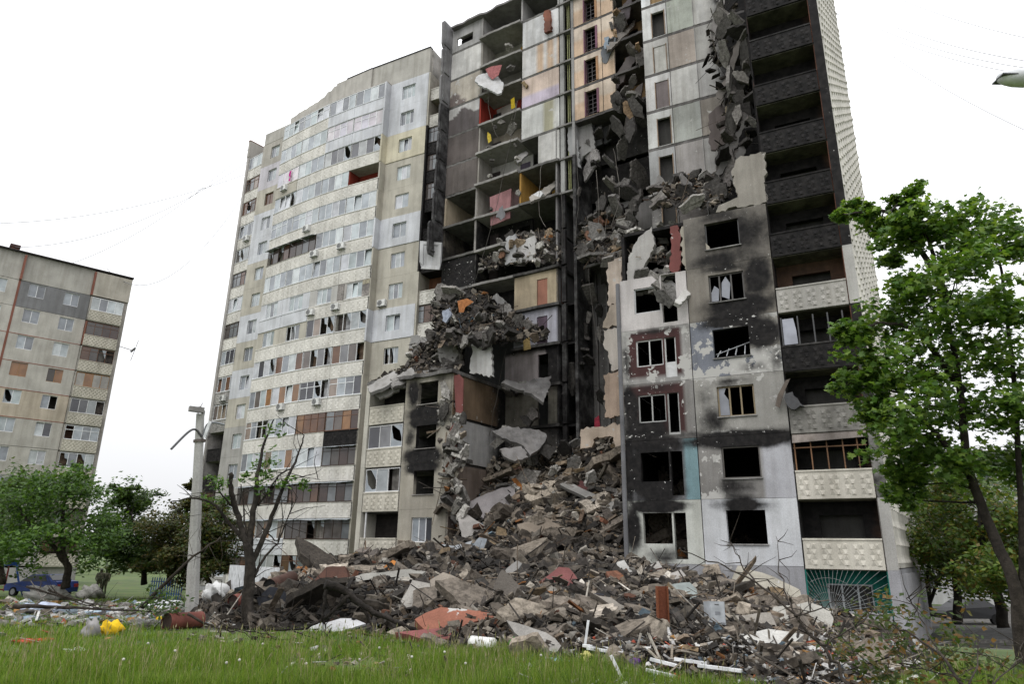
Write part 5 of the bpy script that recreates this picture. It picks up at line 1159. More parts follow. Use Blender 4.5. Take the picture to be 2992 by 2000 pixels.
MB().box(FX, -.4, 3.22, -.3, .3, zt_+.02, zt_+2.75, (.43, .40, .345)).build('attic_wall', M_wall, E_)
for a in (3.24, 9.65): MB().box(FX, a-.1, a+.1, -.33, -.01, zt_+.03, zt_+2.7, (.22, .09, .065)).build('brick_joint', M_wall, E_)
MB().box(FX, -.5, 22, -.36, .5, zt_+2.92, zt_+3.05, (.04, .035, .035)).build('roof_edge', M_wall, E_)
m = MB(); m.box(FX, 10.3, 11.0, 1, 1.7, zt_+3.05, zt_+3.7, (.15, .07, .05)).box(FX, 10.2, 11.1, .9, 1.8, zt_+3.702, zt_+4.0, (.07, .04, .035)); m.build('roof_vent', M_wall, E_)
m = MB(); m.prism([(*q, -1) for q in (FX.pt(-.3, 1.3, 0)[:2], FX.pt(22, 1.3, 0)[:2], FX.pt(22, 12, 0)[:2], FX.pt(-.3, 12, 0)[:2])], (0, 0, zt_+3.9), (.06, .055, .05)); m.build('core', M_int, E_)
m = MB(); p = FX.pt(-.3, -.2, ZT-3.3); q = FX.pt(-1.6, -.6, ZT-3.6); m.tube([p, q], .04, 5, (.1, .1, .1)); q = np.array(q); m.tube([q+[0, 0, -1.2], q+[.35, .2, 1.2]], .03, 5, (.15, .15, .15)).tube([q+[-.1, -.1, -.2], q+[.2, .1, .3]], .12, 5, (.06, .06, .06)).build('antenna', M_paint, E_)

# ================================================================ plants
def leaf_cloud(cent, nleaf, sig, size, pal, shape='maple', droop=.5):
    """nleaf leaves round each clump centre"""
    cent = np.asarray(cent, float); n = len(cent)*nleaf
    P = np.repeat(cent, nleaf, 0)+rng.normal(0, 1, (n, 3))*np.repeat(np.asarray(sig, float).reshape(-1, 1)*np.ones((len(cent), 1)), nleaf, 0)*np.array([1, 1, .6])
    s = size*rng.uniform(.6, 1.25, n)
    nrm = rng.normal(0, .55, (n, 3))+np.array([0, -.25, 1.]); nrm /= np.linalg.norm(nrm, axis=1, keepdims=True)
    a = rng.normal(0, 1, (n, 3)); t = a-nrm*(a*nrm).sum(1, keepdims=True); t /= np.linalg.norm(t, axis=1, keepdims=True)+1e-9; b = np.cross(nrm, t)
    if shape == 'maple':
        out = np.array([(0, -.5), (.22, -.22), (.52, -.18), (.3, .06), (.42, .36), (.14, .24), (0, .56), (-.14, .24), (-.42, .36), (-.3, .06), (-.52, -.18), (-.22, -.22)])
        tri = np.array([(0, 1, 11), (1, 2, 3), (3, 4, 5), (5, 6, 7), (7, 8, 9), (9, 10, 11), (1, 3, 5), (1, 5, 7), (1, 7, 9), (1, 9, 11)])
    else:
        out = np.array([(0, -.5), (.26, 0), (0, .55), (-.26, 0)]); tri = np.array([(0, 1, 2), (0, 2, 3)])
    k = len(out); bend = -np.abs(out[:, 0])*.35-out[:, 1]**2*.4*droop
    V = P[:, None]+s[:, None, None]*(t[:, None]*out[None, :, 0:1]+b[:, None]*out[None, :, 1:2]+nrm[:, None]*bend[None, :, None])
    T = (tri[None]+np.arange(n)[:, None, None]*k).reshape(-1, 3)
    c = np.asarray(pal)[rng.integers(0, len(pal), n)]*rng.uniform(.7, 1.3, (n, 1))
    return V.reshape(-1, 3), T, np.repeat(c, k, 0)
def DW(x, y, dist): return atd(x/.7841, y/.7841, dist)
def limb(m, pts, r0, r1, col, wob=.0, n=7, seg=5):
    """a branch through pts, smoothed and tapered"""
    pts = [np.asarray(p, float) for p in pts]; out = []
    for i in range(len(pts)-1):
        p0, p1, p2, p3 = pts[max(i-1, 0)], pts[i], pts[i+1], pts[min(i+2, len(pts)-1)]
        for j in range(seg):
            t = j/seg; out.append(.5*((2*p1)+(-p0+p2)*t+(2*p0-5*p1+4*p2-p3)*t*t+(-p0+3*p1-3*p2+p3)*t**3))
    out.append(pts[-1]); k = len(out)
    if wob: out = [p+rng.normal(0, wob, 3)*(0 < i < k-1) for i, p in enumerate(out)]
    m.tube(out, [r0+(r1-r0)*(i/(k-1))**.8 for i in range(k)], n, col); return out
def twigs(m, pts, n, ln, r, col, up=.4):
    for i in range(n):
        p = np.asarray(pts[rng.integers(len(pts)//3, len(pts))]); dd = rng.normal(0, 1, 3)+np.array([0, 0, up]); dd /= np.linalg.norm(dd)
        l = ln*rng.uniform(.5, 1.2); q = p+dd*l*.5+rng.normal(0, .08*l, 3); e = p+dd*l+rng.normal(0, .12*l, 3); m.tube([p, q, e], [r, r*.7, r*.3], 4, col, cap=False)
def tree(name, label, trunks, blobs, dist, leaf, per, pal, bark=(.09, .075, .06), shape='oval', group=None, r=.16, clump=.34, dens=1., jit=.12, ntw=25):
    base = np.asarray(trunks[0][0] if len(trunks[0][0]) == 3 else DW(*trunks[0][0], dist), float)
    root = empty(name, base, label, 'tree', group); m = MB(); paths = []
    for t in trunks:
        pts = [DW(x, y, dist*(1+rng.uniform(-.01, .01))) if i else base if t is trunks[0] else DW(x, y, dist) for i, (x, y) in enumerate(t)]
        rr = r if t is trunks[0] else r*.6
        paths += limb(m, pts, rr, rr*.3, bark, .01*dist/15)
    cents = []; sg = []
    for x, y, br in blobs:
        dd = dist+rng.normal(0, jit)*dist*.35; cw = DW(x, y, dd); R = br*dd/1564
        near = min(paths, key=lambda p: np.linalg.norm(np.asarray(p)-cw)+max(0, p[2]-cw[2])*1.5)
        limb(m, [near, (np.asarray(near)+cw)/2+rng.normal(0, R*.2, 3)+np.array([0, 0, R*.15]), cw], max(.012, r*.22), .008, bark, R*.03, 5, 4)
        nc = max(3, int((11 if dist < 20 else 15)*dens))
        sub_ = cw+rng.normal(0, 1, (nc, 3))*R*np.array([.55, .75, .5]); cents.append(sub_); sg.append(np.full(nc, R*clump))
        for q in sub_[:4]: m.tube([cw, (cw+q)/2+rng.normal(0, R*.06, 3), q], [.012*r/.16, .008*r/.16, .004], 4, bark, cap=False)
    m.build('trunk', M_bark, root, smooth=True)
    V, T, Cc = leaf_cloud(np.concatenate(cents), per, np.concatenate(sg), leaf*(1. if dist < 20 else 1.45), pal, shape)
    triangulated(V, T, 'crown', M_leaf, Cc, parent=root, off=tuple(base)); return root
GREEN = [(.075, .15, .022), (.055, .12, .02), (.09, .17, .03), (.04, .09, .018), (.11, .18, .03)]
DEEP = [(.04, .08, .016), (.055, .10, .02), (.03, .06, .013), (.07, .11, .022)]
RUSTY = [(.07, .075, .018), (.05, .06, .015), (.09, .07, .02), (.035, .05, .013)]
YEL = [(.09, .14, .022), (.12, .14, .02), (.06, .11, .018), (.13, .10, .02), (.05, .09, .015), (.07, .12, .02)]
bl = [(2075, 455, 22), (2092, 490, 30), (1925, 490, 12), (1955, 487, 14), (1985, 492, 16), (2012, 515, 26), (2060, 545, 34), (2112, 530, 34), (2170, 520, 36), (2240, 497, 42), (2272, 545, 44), (2205, 575, 36), (2322, 560, 34), (2085, 640, 42), (2040, 600, 20), (2132, 680, 55), (2190, 640, 50), (2150, 760, 60), (2050, 730, 42), (1980, 755, 36), (1945, 765, 20), (2230, 720, 52), (2302, 700, 42), (2062, 820, 52), (1985, 830, 30), (1955, 880, 26), (1995, 930, 28), (2122, 850, 60), (2200, 830, 60), (2292, 820, 52), (2090, 930, 52), (2172, 950, 52), (2062, 1000, 40), (2022, 955, 24), (2252, 950, 50), (2322, 930, 42), (2112, 1040, 40), (2070, 1080, 26), (2062, 1140, 20), (2182, 1060, 40), (2262, 1060, 42), (2330, 1050, 38), (2100, 1110, 22), (2035, 870, 20)]
tree('maple_tree', 'tall bright green maple with pale trunk beside the white end wall', [[(2352, 1560), (2325, 1340), (2268, 1210), (2218, 1060), (2200, 900), (2172, 740), (2130, 560)], [(2346, 1500), (2338, 1150), (2318, 800), (2290, 600)], [(2235, 1110), (2150, 1000), (2060, 900)], [(2210, 900), (2100, 760), (2010, 740)], [(2185, 700), (2060, 500), (1960, 487)]], bl, 13.6, .125, 42, [(.085, .16, .026), (.07, .135, .023), (.11, .19, .032), (.045, .10, .018), (.14, .21, .038)], (.05, .042, .036), 'maple', r=.11, clump=.36)
BT = 'trees along the road beyond the end wall'
tree('roadside_tree', 'slim dark trunk with yellowing leaves nearest the white end wall', [[(2195, 1425), (2190, 1330), (2170, 1240), (2160, 1130)]], [(2130, 1190, 45), (2160, 1130, 50), (2190, 1190, 50), (2150, 1260, 42), (2200, 1290, 38), (2120, 1250, 30)], 40, .17, 75, YEL, (.04, .035, .03), group=BT, r=.22)
tree('roadside_tree', 'leaning dark trunk with yellow green crown behind the maple', [[(2300, 1440), (2280, 1330), (2250, 1240), (2240, 1140)]], [(2240, 1150, 55), (2290, 1180, 55), (2250, 1240, 50), (2310, 1270, 50), (2335, 1190, 40), (2270, 1310, 36), (2330, 1330, 36)], 36, .17, 80, YEL, (.04, .035, .03), group=BT, r=.24)
tree('roadside_tree', 'forked dark trunk with deep green crown near the parked black car', [[(2130, 1400), (2125, 1320), (2140, 1240)], [(2130, 1380), (2160, 1300), (2180, 1220)]], [(2120, 1140, 40), (2150, 1200, 40), (2110, 1290, 30), (2180, 1240, 40), (2230, 1300, 36)], 48, .2, 80, DEEP, (.035, .03, .026), group=BT, r=.2)
tree('roadside_tree', 'broad deep green crown at the road edge far right', [[(2400, 1430), (2390, 1300), (2370, 1180)]], [(2340, 1130, 60), (2390, 1180, 60), (2350, 1240, 50), (2400, 1300, 50), (2335, 1290, 36)], 44, .19, 80, DEEP, (.035, .03, .026), group=BT, r=.22)
tree('maple_tree', 'spreading bright green tree shading the parked blue car', [[(150, 1348), (155, 1300), (140, 1240), (150, 1150)], [(150, 1290), (90, 1220), (50, 1180)]], [(60, 1205, 52), (130, 1150, 52), (190, 1135, 42), (100, 1118, 36), (205, 1195, 50), (150, 1235, 44), (60, 1250, 36), (222, 1250, 36), (30, 1165, 36), (15, 1255, 30), (170, 1100, 26), (236, 1210, 30)], 44, .17, 62, [(.07, .135, .02), (.05, .105, .018), (.085, .16, .024), (.035, .08, .015)], (.05, .042, .035), r=.24, clump=.3)
tree('leafy_tree', 'dark tree at the foot of the beige block', [[(5, 1340), (0, 1250), (10, 1150)]], [(10, 1130, 40), (50, 1110, 34), (-20, 1180, 50), (20, 1220, 45), (-30, 1260, 50), (80, 1140, 30)], 56, .2, 90, DEEP, r=.22)
HG = 'dense trees in front of the standing block'
tree('leafy_tree', 'dense green tree beside the two people', [[(330, 1340), (325, 1270), (300, 1180)]], [(290, 1170, 36), (280, 1225, 40), (305, 1270, 32), (330, 1235, 38), (325, 1150, 24), (262, 1262, 28), (345, 1275, 26), (285, 1130, 16)], 50, .17, 120, DEEP, (.03, .026, .022), group=HG, r=.2, clump=.3)
tree('leafy_tree', 'brownish bushy tree with bare twigs above its crown', [[(390, 1342), (385, 1270), (400, 1180)], [(390, 1320), (430, 1240), (440, 1120)]], [(370, 1205, 38), (395, 1262, 40), (360, 1280, 28), (420, 1190, 34), (425, 1250, 36), (410, 1285, 28), (445, 1160, 20), (440, 1110, 9)], 47, .15, 130, RUSTY, (.035, .028, .022), group=HG, r=.18, clump=.3)
tree('leafy_tree', 'brownish bushy tree against the lowest balconies behind the lamp post', [[(480, 1345), (475, 1280), (470, 1200)]], [(440, 1275, 30), (470, 1230, 36), (470, 1285, 30), (500, 1200, 28), (512, 1260, 30), (490, 1160, 20), (500, 1290, 24)], 46, .15, 130, RUSTY+DEEP[:1], (.035, .028, .022), group=HG, r=.17, clump=.3)
# shattered tree with few leaves left
base = march(572/.7841, 1428/.7841, surf); td = float(np.hypot(base[0], base[1])); RTree = empty('shattered_tree', base, 'shattered dark tree with a few leaves left in front of the balconies', 'tree'); m = MB(); bk = (.05, .043, .038)
BT_ = lambda *p: [DW(x, y, td) for x, y in p]
limb(m, [base-np.array([0, 0, .2])]+BT_((566, 1375), (574, 1300), (566, 1245)), .16, .10, bk, .008, 10)
pp = []
for pts, r0, r1 in ((((568, 1260), (545, 1185), (530, 1130), (527, 1085)), .13, .10), (((568, 1260), (586, 1150), (590, 1085), (606, 1020), (627, 962)), .15, .03), (((575, 1300), (615, 1205), (652, 1110), (680, 1050), (697, 998)), .13, .025), (((560, 1240), (522, 1195), (488, 1155), (440, 1143), (392, 1150)), .09, .02),
                    (((590, 1160), (640, 1090), (668, 1075)), .05, .015), (((576, 1330), (610, 1275), (640, 1235), (672, 1150)), .07, .02), (((540, 1170), (505, 1130), (478, 1095)), .05, .015), (((565, 1250), (560, 1180), (552, 1110)), .05, .02), (((600, 1210), (636, 1240), (648, 1190)), .04, .012), (((655, 1105), (690, 1095), (735, 1100)), .03, .008)):
    pp += limb(m, BT_(*pts), r0*.6, r1*.55, bk, .012)
twigs(m, pp, 60, 1.0, .012, bk); m.build('trunk', M_bark, RTree, smooth=True)
cents, sg = [], []
for x, y, r in ((630, 980, 16), (622, 1055, 20), (592, 1075, 24), (600, 1105, 24), (655, 1105, 18), (690, 1112, 15), (500, 1112, 22), (482, 1150, 18), (492, 1090, 14), (560, 1090, 10), (610, 1085, 14), (505, 1140, 16)):
    c = DW(x, y, td+rng.normal(0, .3)); R = r*td/1564; cents.append(c+rng.normal(0, R*.5, (5, 3))); sg.append(np.full(5, R*.35))
V, T, Cc = leaf_cloud(np.concatenate(cents), 13, np.concatenate(sg), .13, GREEN, 'oval'); triangulated(V, T, 'crown', M_leaf, Cc, parent=RTree, off=tuple(base))
# fallen and leaning branches
def branch(name, label, lines, dist, col=(.06, .05, .042), r=.07, leaves=(), pal=GREEN, tw=20, lsize=.11, per=14, twl=.7, cat='branch'):
    b = DW(*lines[0][0], dist if not hasattr(dist, '__len__') else dist[0]); ds = dist if hasattr(dist, '__len__') else (dist, dist)
    root = empty(name, b, label, cat); m = MB(); pp = []
    for i, l in enumerate(lines):
        n = len(l)-1; pts = [DW(x, y, ds[0]+(ds[1]-ds[0])*j/n) for j, (x, y) in enumerate(l)]; rr = r if i == 0 else r*.5
        pp += limb(m, pts, rr, rr*.25, col, .012)
    twigs(m, pp, tw, twl, .005 if r < .03 else .008, col, .3); m.build('wood', M_bark, root, smooth=True)
    if leaves:
        c = np.concatenate([DW(x, y, ds[1]+rng.normal(0, .2))+rng.normal(0, .12, (4, 3)) for x, y in leaves])
        V, T, Cc = leaf_cloud(c, per, .1, lsize, pal, 'oval', 1.5); triangulated(V, T, 'leaves', M_leaf, Cc, parent=root, off=tuple(b))
    return root
branch('leaning_branch', 'long broken branch leaning from the ground towards the shattered tree', [[(325, 1392), (372, 1345), (430, 1288), (505, 1232)], [(372, 1345), (360, 1385)], [(350, 1368), (420, 1390)]], (18.5, 17.2), r=.06, leaves=((360, 1375), (372, 1390), (385, 1380), (350, 1395), (400, 1392)), pal=DEEP)
branch('fallen_branch', 'long bare branch lying across the grass near the swing', [[(30, 1390), (130, 1392), (240, 1398), (350, 1402)], [(110, 1352), (180, 1378), (260, 1392)], [(60, 1345), (150, 1372), (230, 1395)]], 21.5, r=.06, tw=40)
branch('fallen_branch', 'thin bare twigs lying on the litter beside the red pipe', [[(430, 1408), (500, 1440), (560, 1450)], [(520, 1440), (600, 1452), (640, 1470)], [(505, 1460), (508, 1330)]], 15.5, r=.03, tw=30)
branch('charred_trunk', 'charred fallen tree trunk arching over the front of the rubble', [[(745, 1340), (785, 1352), (825, 1385), (880, 1415), (950, 1445), (1010, 1478)], [(800, 1365), (760, 1405), (700, 1440), (610, 1445)], [(830, 1390), (855, 1440)], [(748, 1345), (740, 1400), (746, 1440)]], 15., (.035, .03, .027), r=.10, tw=30)
branch('bare_shoot', 'long bare twiggy shoot bending over the pale wall fragments', [[(1960, 1600), (1905, 1510), (1820, 1412), (1730, 1335), (1640, 1292), (1560, 1262)], [(1830, 1425), (1790, 1330), (1778, 1230)], [(1730, 1335), (1690, 1280), (1672, 1240)], [(1880, 1480), (1960, 1440), (2010, 1400)], [(1820, 1412), (1880, 1400), (1930, 1360)]], (7.5, 8.5), (.07, .058, .05), r=.02, tw=60, twl=.3)
branch('wilted_branch', 'cut branch with wilting leaves lying in front of the grey plinth', [[(2230, 1600), (2150, 1500), (2060, 1440), (2000, 1395)], [(2150, 1500), (2100, 1400), (2080, 1370)], [(2200, 1560), (2110, 1530), (1990, 1520)], [(2220, 1590), (2240, 1480), (2190, 1400)], [(2230, 1600), (2330, 1520), (2346, 1470)]], (7.6, 9.), (.06, .05, .042), r=.018, leaves=((1985, 1400), (2010, 1440), (2040, 1470), (2075, 1420), (2060, 1380), (2100, 1455), (2150, 1500), (2120, 1530), (2050, 1540), (1990, 1530), (2190, 1440), (2230, 1500), (2260, 1540), (1960, 1500), (2010, 1560), (2180, 1550), (1930, 1470), (2300, 1530), (2080, 1560), (2230, 1560), (2150, 1460)), pal=[(.05, .08, .015), (.035, .06, .012), (.09, .08, .02), (.16, .09, .03), (.06, .09, .02)], tw=50, lsize=.085, per=14, twl=.35)
# ================================================================ grass
def grass():
    P, D = [], []
    Pg, Dg = drop(95000, (-30, 1330, 2380, 1600), ground, t0=7, t1=50)
    gap = ground(Pg[:, 0], Pg[:, 1])-heap(Pg[:, 0], Pg[:, 1])
    patch = np.sin(Pg[:, 0]*.9+.5)*np.sin(Pg[:, 1]*.7)+.6*np.sin(Pg[:, 0]*2.3+1)*np.sin(Pg[:, 1]*2.1)
    k = (gap > .02+.12*rng.random(len(gap))) & (patch+rng.normal(0, .4, len(gap)) > -1.0) & (Pg[:, 0] < 7.5)
    sl = (CZ-Pg[:, 2])/Dg; k &= ~((sl > .088) & (sl < .120) & (rng.random(len(Dg)) < .5))
    k &= (Dg < 17)|(rng.random(len(Dg)) < .75)
    return Pg[k], Dg[k], patch[k]
Pg, Dg, pt = grass()
per = 3; n = len(Pg)*per
B0 = np.repeat(Pg, per, 0)+np.c_[rng.normal(0, .05, (n, 2))*np.repeat(Dg, per)[:, None]/10, np.zeros(n)-.02]
hh = rng.uniform(.08, .26, n)*(1+.35*np.repeat(pt, per))*np.where(np.repeat(Dg, per) > 13, .7, 1.); hh = np.clip(hh, .06, .5)
wd = .0034*np.repeat(np.maximum(Dg, 8), per)/9*rng.uniform(.7, 1.4, n)
an = rng.uniform(0, 2*np.pi, n); lean = rng.normal(0, .35, n); la = rng.uniform(0, 2*np.pi, n)
dx = np.c_[np.cos(an), np.sin(an), np.zeros(n)]*wd[:, None]; ln = np.c_[np.cos(la), np.sin(la), np.zeros(n)]*(lean*hh)[:, None]; up = np.c_[np.zeros((n, 2)), hh]
V = np.stack([B0-dx, B0+dx, B0+up*.55+ln*.35+dx*.7, B0+up*.55+ln*.35-dx*.7, B0+up+ln], 1).reshape(-1, 3)
T = (np.array([(0, 1, 2), (0, 2, 3), (3, 2, 4)])[None]+np.arange(n)[:, None, None]*5).reshape(-1, 3)
gp = np.array([(.13, .21, .022), (.095, .17, .018), (.17, .25, .032), (.06, .115, .015), (.20, .24, .06), (.24, .22, .10)])
gc = gp[rng.choice(6, n, p=[.29, .24, .20, .12, .10, .05])]*rng.uniform(.75, 1.2, (n, 1))
tag(triangulated(V, T, 'grass', M_grass, np.repeat(gc, 5, 0)), 'tall fresh green grass with seed heads in the foreground', 'grass', kind='stuff')
ns = 800; ii = rng.integers(0, len(Pg), ns); ok_ = Dg[ii] < 15; ii = ii[ok_]; ns = len(ii); hb_ = rng.uniform(.3, .52, ns); b0 = Pg[ii]; tp_ = b0+np.c_[rng.normal(0, .07, (ns, 2)), hb_]; wv = .0016*Dg[ii]/9
e1 = np.c_[np.ones(ns), np.zeros((ns, 2))]; md_ = b0+(tp_-b0)*.82
V = np.stack([b0-e1*wv[:, None], b0+e1*wv[:, None], md_+e1*wv[:, None], md_-e1*wv[:, None], md_-e1*(wv*4)[:, None], md_+e1*(wv*4)[:, None], tp_], 1).reshape(-1, 3)
T = (np.array([(0, 1, 2), (0, 2, 3), (4, 5, 6)])[None]+np.arange(ns)[:, None, None]*7).reshape(-1, 3)
tag(triangulated(V, T, 'grass_seed_heads', M_grass, np.repeat(np.array([(.22, .20, .11), (.17, .17, .07), (.27, .24, .15)])[rng.integers(0, 3, ns)], 7, 0)), 'pale seed heads standing above the front grass', 'grass', kind='stuff')
def puff():
    m = MB(); m.tube([(0, 0, 0), (.01, 0, .12), (0, .01, .24)], .003, 4, (.12, .16, .05)); bm = bmesh.new(); bmesh.ops.create_icosphere(bm, subdivisions=2, radius=.019)
    m.add([(v.co.x, v.co.y, v.co.z+.26) for v in bm.verts], [[v.index for v in f.verts] for f in bm.faces], (.46, .45, .40)); bm.free(); return m
pf_ = shared(('dandelion',), puff, M_cloth)
for x, y in ((540, 1545), (870, 1510), (1095, 1490), (820, 1542), (1060, 1550), (505, 1555), (395, 1520), (1010, 1520), (945, 1535), (270, 1545), (590, 1500), (700, 1555), (1240, 1530), (330, 1500)):
    p = march(x/.7841, y/.7841+22, ground); o = link('dandelion', pf_); o.location = tuple(p); o.rotation_euler = (rng.normal(0, .1), rng.normal(0, .1), 0); tag(o, 'white dandelion seed head standing in the grass', 'dandelion', 'dandelions in the grass')
# ================================================================ named pieces of wreckage
def hero(name, label, cat, px, col, n=(-.1, -.75, .6), th=.2, mat=None, lift=.0, peel=.3, group=None, jag=True, dist=None):
    px = S(*px); cx, cy = np.mean([p[0] for p in px]), np.mean([p[1] for p in px])
    h = march(cx, cy, surf); dist = dist or float(np.hypot(h[0], h[1]))-.5-lift
    p0 = atd(cx, cy, dist); n = np.asarray(n, float); n /= np.linalg.norm(n); r_ = ray(cx, cy); r_ = r_/np.linalg.norm(r_)
    if n.dot(r_) > 0: n = -n
    while n.dot(r_) > -.4: n = n-r_*.06; n = n/np.linalg.norm(n)
    pts = [onplane(x, y, p0, n) for x, y in px]
    if jag:                                            # crumbled edges
        q = []
        for i, a in enumerate(pts):
            b = pts[(i+1) % len(pts)]; L_ = np.linalg.norm(b-a); k = max(1, min(7, int(L_/.22)))
            for j in range(k):
                w_ = rng.normal(0, .025, 3)*(j > 0); q.append(a+(b-a)*j/k+w_-n*n.dot(w_))
        pts = q
    m = MB(); m.prism(pts, -n*th, col, 0., peel); base = np.mean(pts, 0)-n*th*.5
    o = m.build(name, mat or M_wallr, None, off=tuple(base)); o.location = tuple(base); return tag(o, label, cat, group)
M_wallr = surface('broken_concrete', dirt=.4, streak=.1, bump=.8, bscale=10.)
W1 = 'wall slab'
hero('concrete_fragment', 'large purplish stained wall slab leaning in the middle of the mound', W1, ((1060, 1160), (1095, 1140), (1150, 1118), (1180, 1112), (1183, 1200), (1150, 1218), (1120, 1200)), (.27, .25, .25), (-.1, -.85, .5))
hero('concrete_fragment', 'cracked pale slab directly under the purplish stained one', W1, ((1045, 1180), (1070, 1180), (1110, 1205), (1150, 1222), (1130, 1245), (1060, 1235)), (.36, .34, .32))
hero('floor_fragment', 'flat brown grey floor plate jutting from the mound', 'floor slab', ((1185, 1202), (1290, 1177), (1322, 1185), (1300, 1206), (1200, 1230)), (.20, .165, .13), (0, -.5, .85))
hero('floor_fragment', 'maroon painted floor piece tilted on the mound', 'floor slab', ((1237, 1333), (1280, 1300), (1303, 1302), (1325, 1330), (1318, 1352), (1300, 1357)), (.19, .072, .068), (.1, -.7, .7), peel=.05)
hero('floor_fragment', 'long pale concrete plank lying towards the charred trunk', 'floor slab', ((780, 1337), (830, 1316), (940, 1305), (975, 1310), (955, 1326), (850, 1352), (800, 1352)), (.33, .32, .29), (-.1, -.5, .85), .22)
hero('broken_block', 'thick pale broken block standing on edge below the long plank', 'concrete block', ((918, 1378), (945, 1330), (985, 1338), (988, 1372), (955, 1402), (935, 1398)), (.38, .36, .33), (.1, -.8, .5), .45)
hero('broken_block', 'brownish lump with a sheared face behind the pale block', 'concrete block', ((985, 1330), (1015, 1312), (1058, 1330), (1060, 1362), (1020, 1385), (992, 1372)), (.27, .235, .195), (0, -.7, .6), .5)
hero('concrete_fragment', 'dark pointed slab standing up in the front of the mound', W1, ((1118, 1382), (1150, 1305), (1192, 1345), (1182, 1380), (1150, 1396)), (.13, .115, .10), (.2, -.9, .3))
hero('floor_fragment', 'cracked orange red floor slab low on the front of the mound', 'floor slab', ((950, 1420), (1010, 1392), (1060, 1396), (1115, 1400), (1132, 1415), (1060, 1437), (975, 1446)), (.25, .10, .065), (0, -.5, .85), .22, peel=.42)
hero('floor_fragment', 'dull red strip of floor at the edge of the grass', 'floor slab', ((905, 1450), (1030, 1438), (1036, 1464), (990, 1471)), (.21, .075, .07), (0, -.4, .9), .15)
hero('concrete_beam_piece', 'straight grey beam leaning up the middle of the mound', 'beam', ((1130, 1332), (1185, 1285), (1196, 1292), (1141, 1346)), (.29, .28, .265), (0, -.8, .6), .2)
hero('masonry_chunk', 'cream corner of end wall with a dotted relief lying before the plinth', 'wall piece', ((1662, 1358), (1690, 1297), (1760, 1318), (1832, 1352), (1842, 1378), (1790, 1392), (1715, 1370)), (.46, .43, .36), (-.1, -.75, .65), .3, peel=.3)
hero('masonry_chunk', 'big white chunk of wall resting against the grey plinth', 'wall piece', ((1772, 1392), (1850, 1380), (1908, 1400), (1905, 1440), (1852, 1468), (1795, 1458), (1768, 1425)), (.55, .53, .48), (.1, -.75, .65), .4)
hero('masonry_chunk', 'flat white slab below the big white chunk', 'wall piece', ((1700, 1462), (1760, 1442), (1842, 1455), (1802, 1490), (1722, 1492)), (.52, .51, .48), (0, -.55, .85), .3)
hero('broken_block', 'layered pale block left of the big white chunk', 'concrete block', ((1675, 1412), (1765, 1404), (1782, 1440), (1700, 1447)), (.38, .35, .31), (0, -.8, .5), .4)
hero('concrete_fragment', 'long grey slab sloping down to the edge of the grass', W1, ((1160, 1422), (1250, 1450), (1312, 1500), (1250, 1497), (1180, 1452)), (.29, .275, .255), (-.3, -.6, .75))
hero('concrete_fragment', 'brown grey slab sloping behind the rusty post', W1, ((1350, 1356), (1400, 1370), (1470, 1415), (1480, 1436), (1420, 1404)), (.22, .20, .175), (-.2, -.7, .7))
hero('concrete_fragment', 'grey slab beneath the burnt ground floor window', W1, ((1480, 1332), (1560, 1306), (1572, 1320), (1490, 1352)), (.32, .30, .28), (0, -.6, .8))
hero('broken_block', 'white lump of plaster wall near the burnt doorway', 'concrete block', ((1400, 1296), (1430, 1284), (1452, 1310), (1422, 1322)), (.55, .54, .51), (.1, -.7, .6), .35)
hero('broken_block', 'pale cracked lump under the burnt doorway', 'concrete block', ((1478, 1302), (1508, 1286), (1526, 1320), (1490, 1332)), (.48, .46, .43), (0, -.8, .5), .35)
hero('concrete_beam_piece', 'long beam lying down the mound from the torn pale wall', 'beam', ((1282, 1110), (1298, 1104), (1440, 1166), (1436, 1182), (1400, 1172)), (.26, .25, .235), (-.2, -.7, .7), .22)
hero('door_leaf', 'dark red door lying above the long beam', 'door', ((1300, 1100), (1320, 1094), (1376, 1130), (1364, 1142)), (.075, .022, .02), (0, -.6, .8), .05, M_paint, jag=False)
hero('orange_board', 'bright orange board stuck upright near the top of the mound', 'board', ((1172, 1098), (1212, 1090), (1226, 1130), (1192, 1128)), (.40, .15, .03), (.1, -.9, .3), .04, M_rust)
hero('pink_board', 'faded pink board beside the bright orange one', 'board', ((1158, 1088), (1192, 1066), (1202, 1076), (1176, 1096)), (.36, .20, .155), (-.1, -.7, .6), .04, M_rust)
hero('orange_board', 'small orange board lying on the left slope of the mound', 'board', ((878, 1300), (900, 1284), (918, 1292), (898, 1314)), (.42, .16, .03), (0, -.6, .8), .03, M_rust)
hero('rust_sheet', 'bent rust brown metal casing behind the charred trunk', 'sheet metal', ((690, 1372), (720, 1330), (748, 1300), (790, 1298), (802, 1330), (765, 1340), (742, 1374)), (.12, .05, .032), (-.3, -.8, .5), .25, M_rust)
hero('black_tarp', 'crumpled black tarpaulin beside the shattered tree', 'tarpaulin', ((588, 1372), (618, 1345), (648, 1350), (672, 1380), (645, 1412), (604, 1412)), (.02, .021, .025), (.1, -.7, .6), .25, M_cloth)
hero('zinc_sheet', 'curved grey metal sheet under the plain ground floor window', 'sheet metal', ((1000, 1246), (1040, 1252), (1082, 1240), (1062, 1274), (1020, 1270)), (.22, .23, .24), (0, -.6, .7), .03, M_paint)
hero('zinc_sheet', 'dented blue grey metal sheet right of the curved one', 'sheet metal', ((1066, 1272), (1098, 1232), (1116, 1236), (1104, 1268), (1080, 1282)), (.20, .22, .24), (.3, -.8, .4), .03, M_paint)
hero('dark_bundle', 'dark blue grey bundle below the maroon floor piece', 'bundle', ((1340, 1378), (1356, 1360), (1382, 1362), (1394, 1380), (1376, 1394), (1350, 1394)), (.04, .043, .055), (0, -.7, .7), .2, M_cloth)
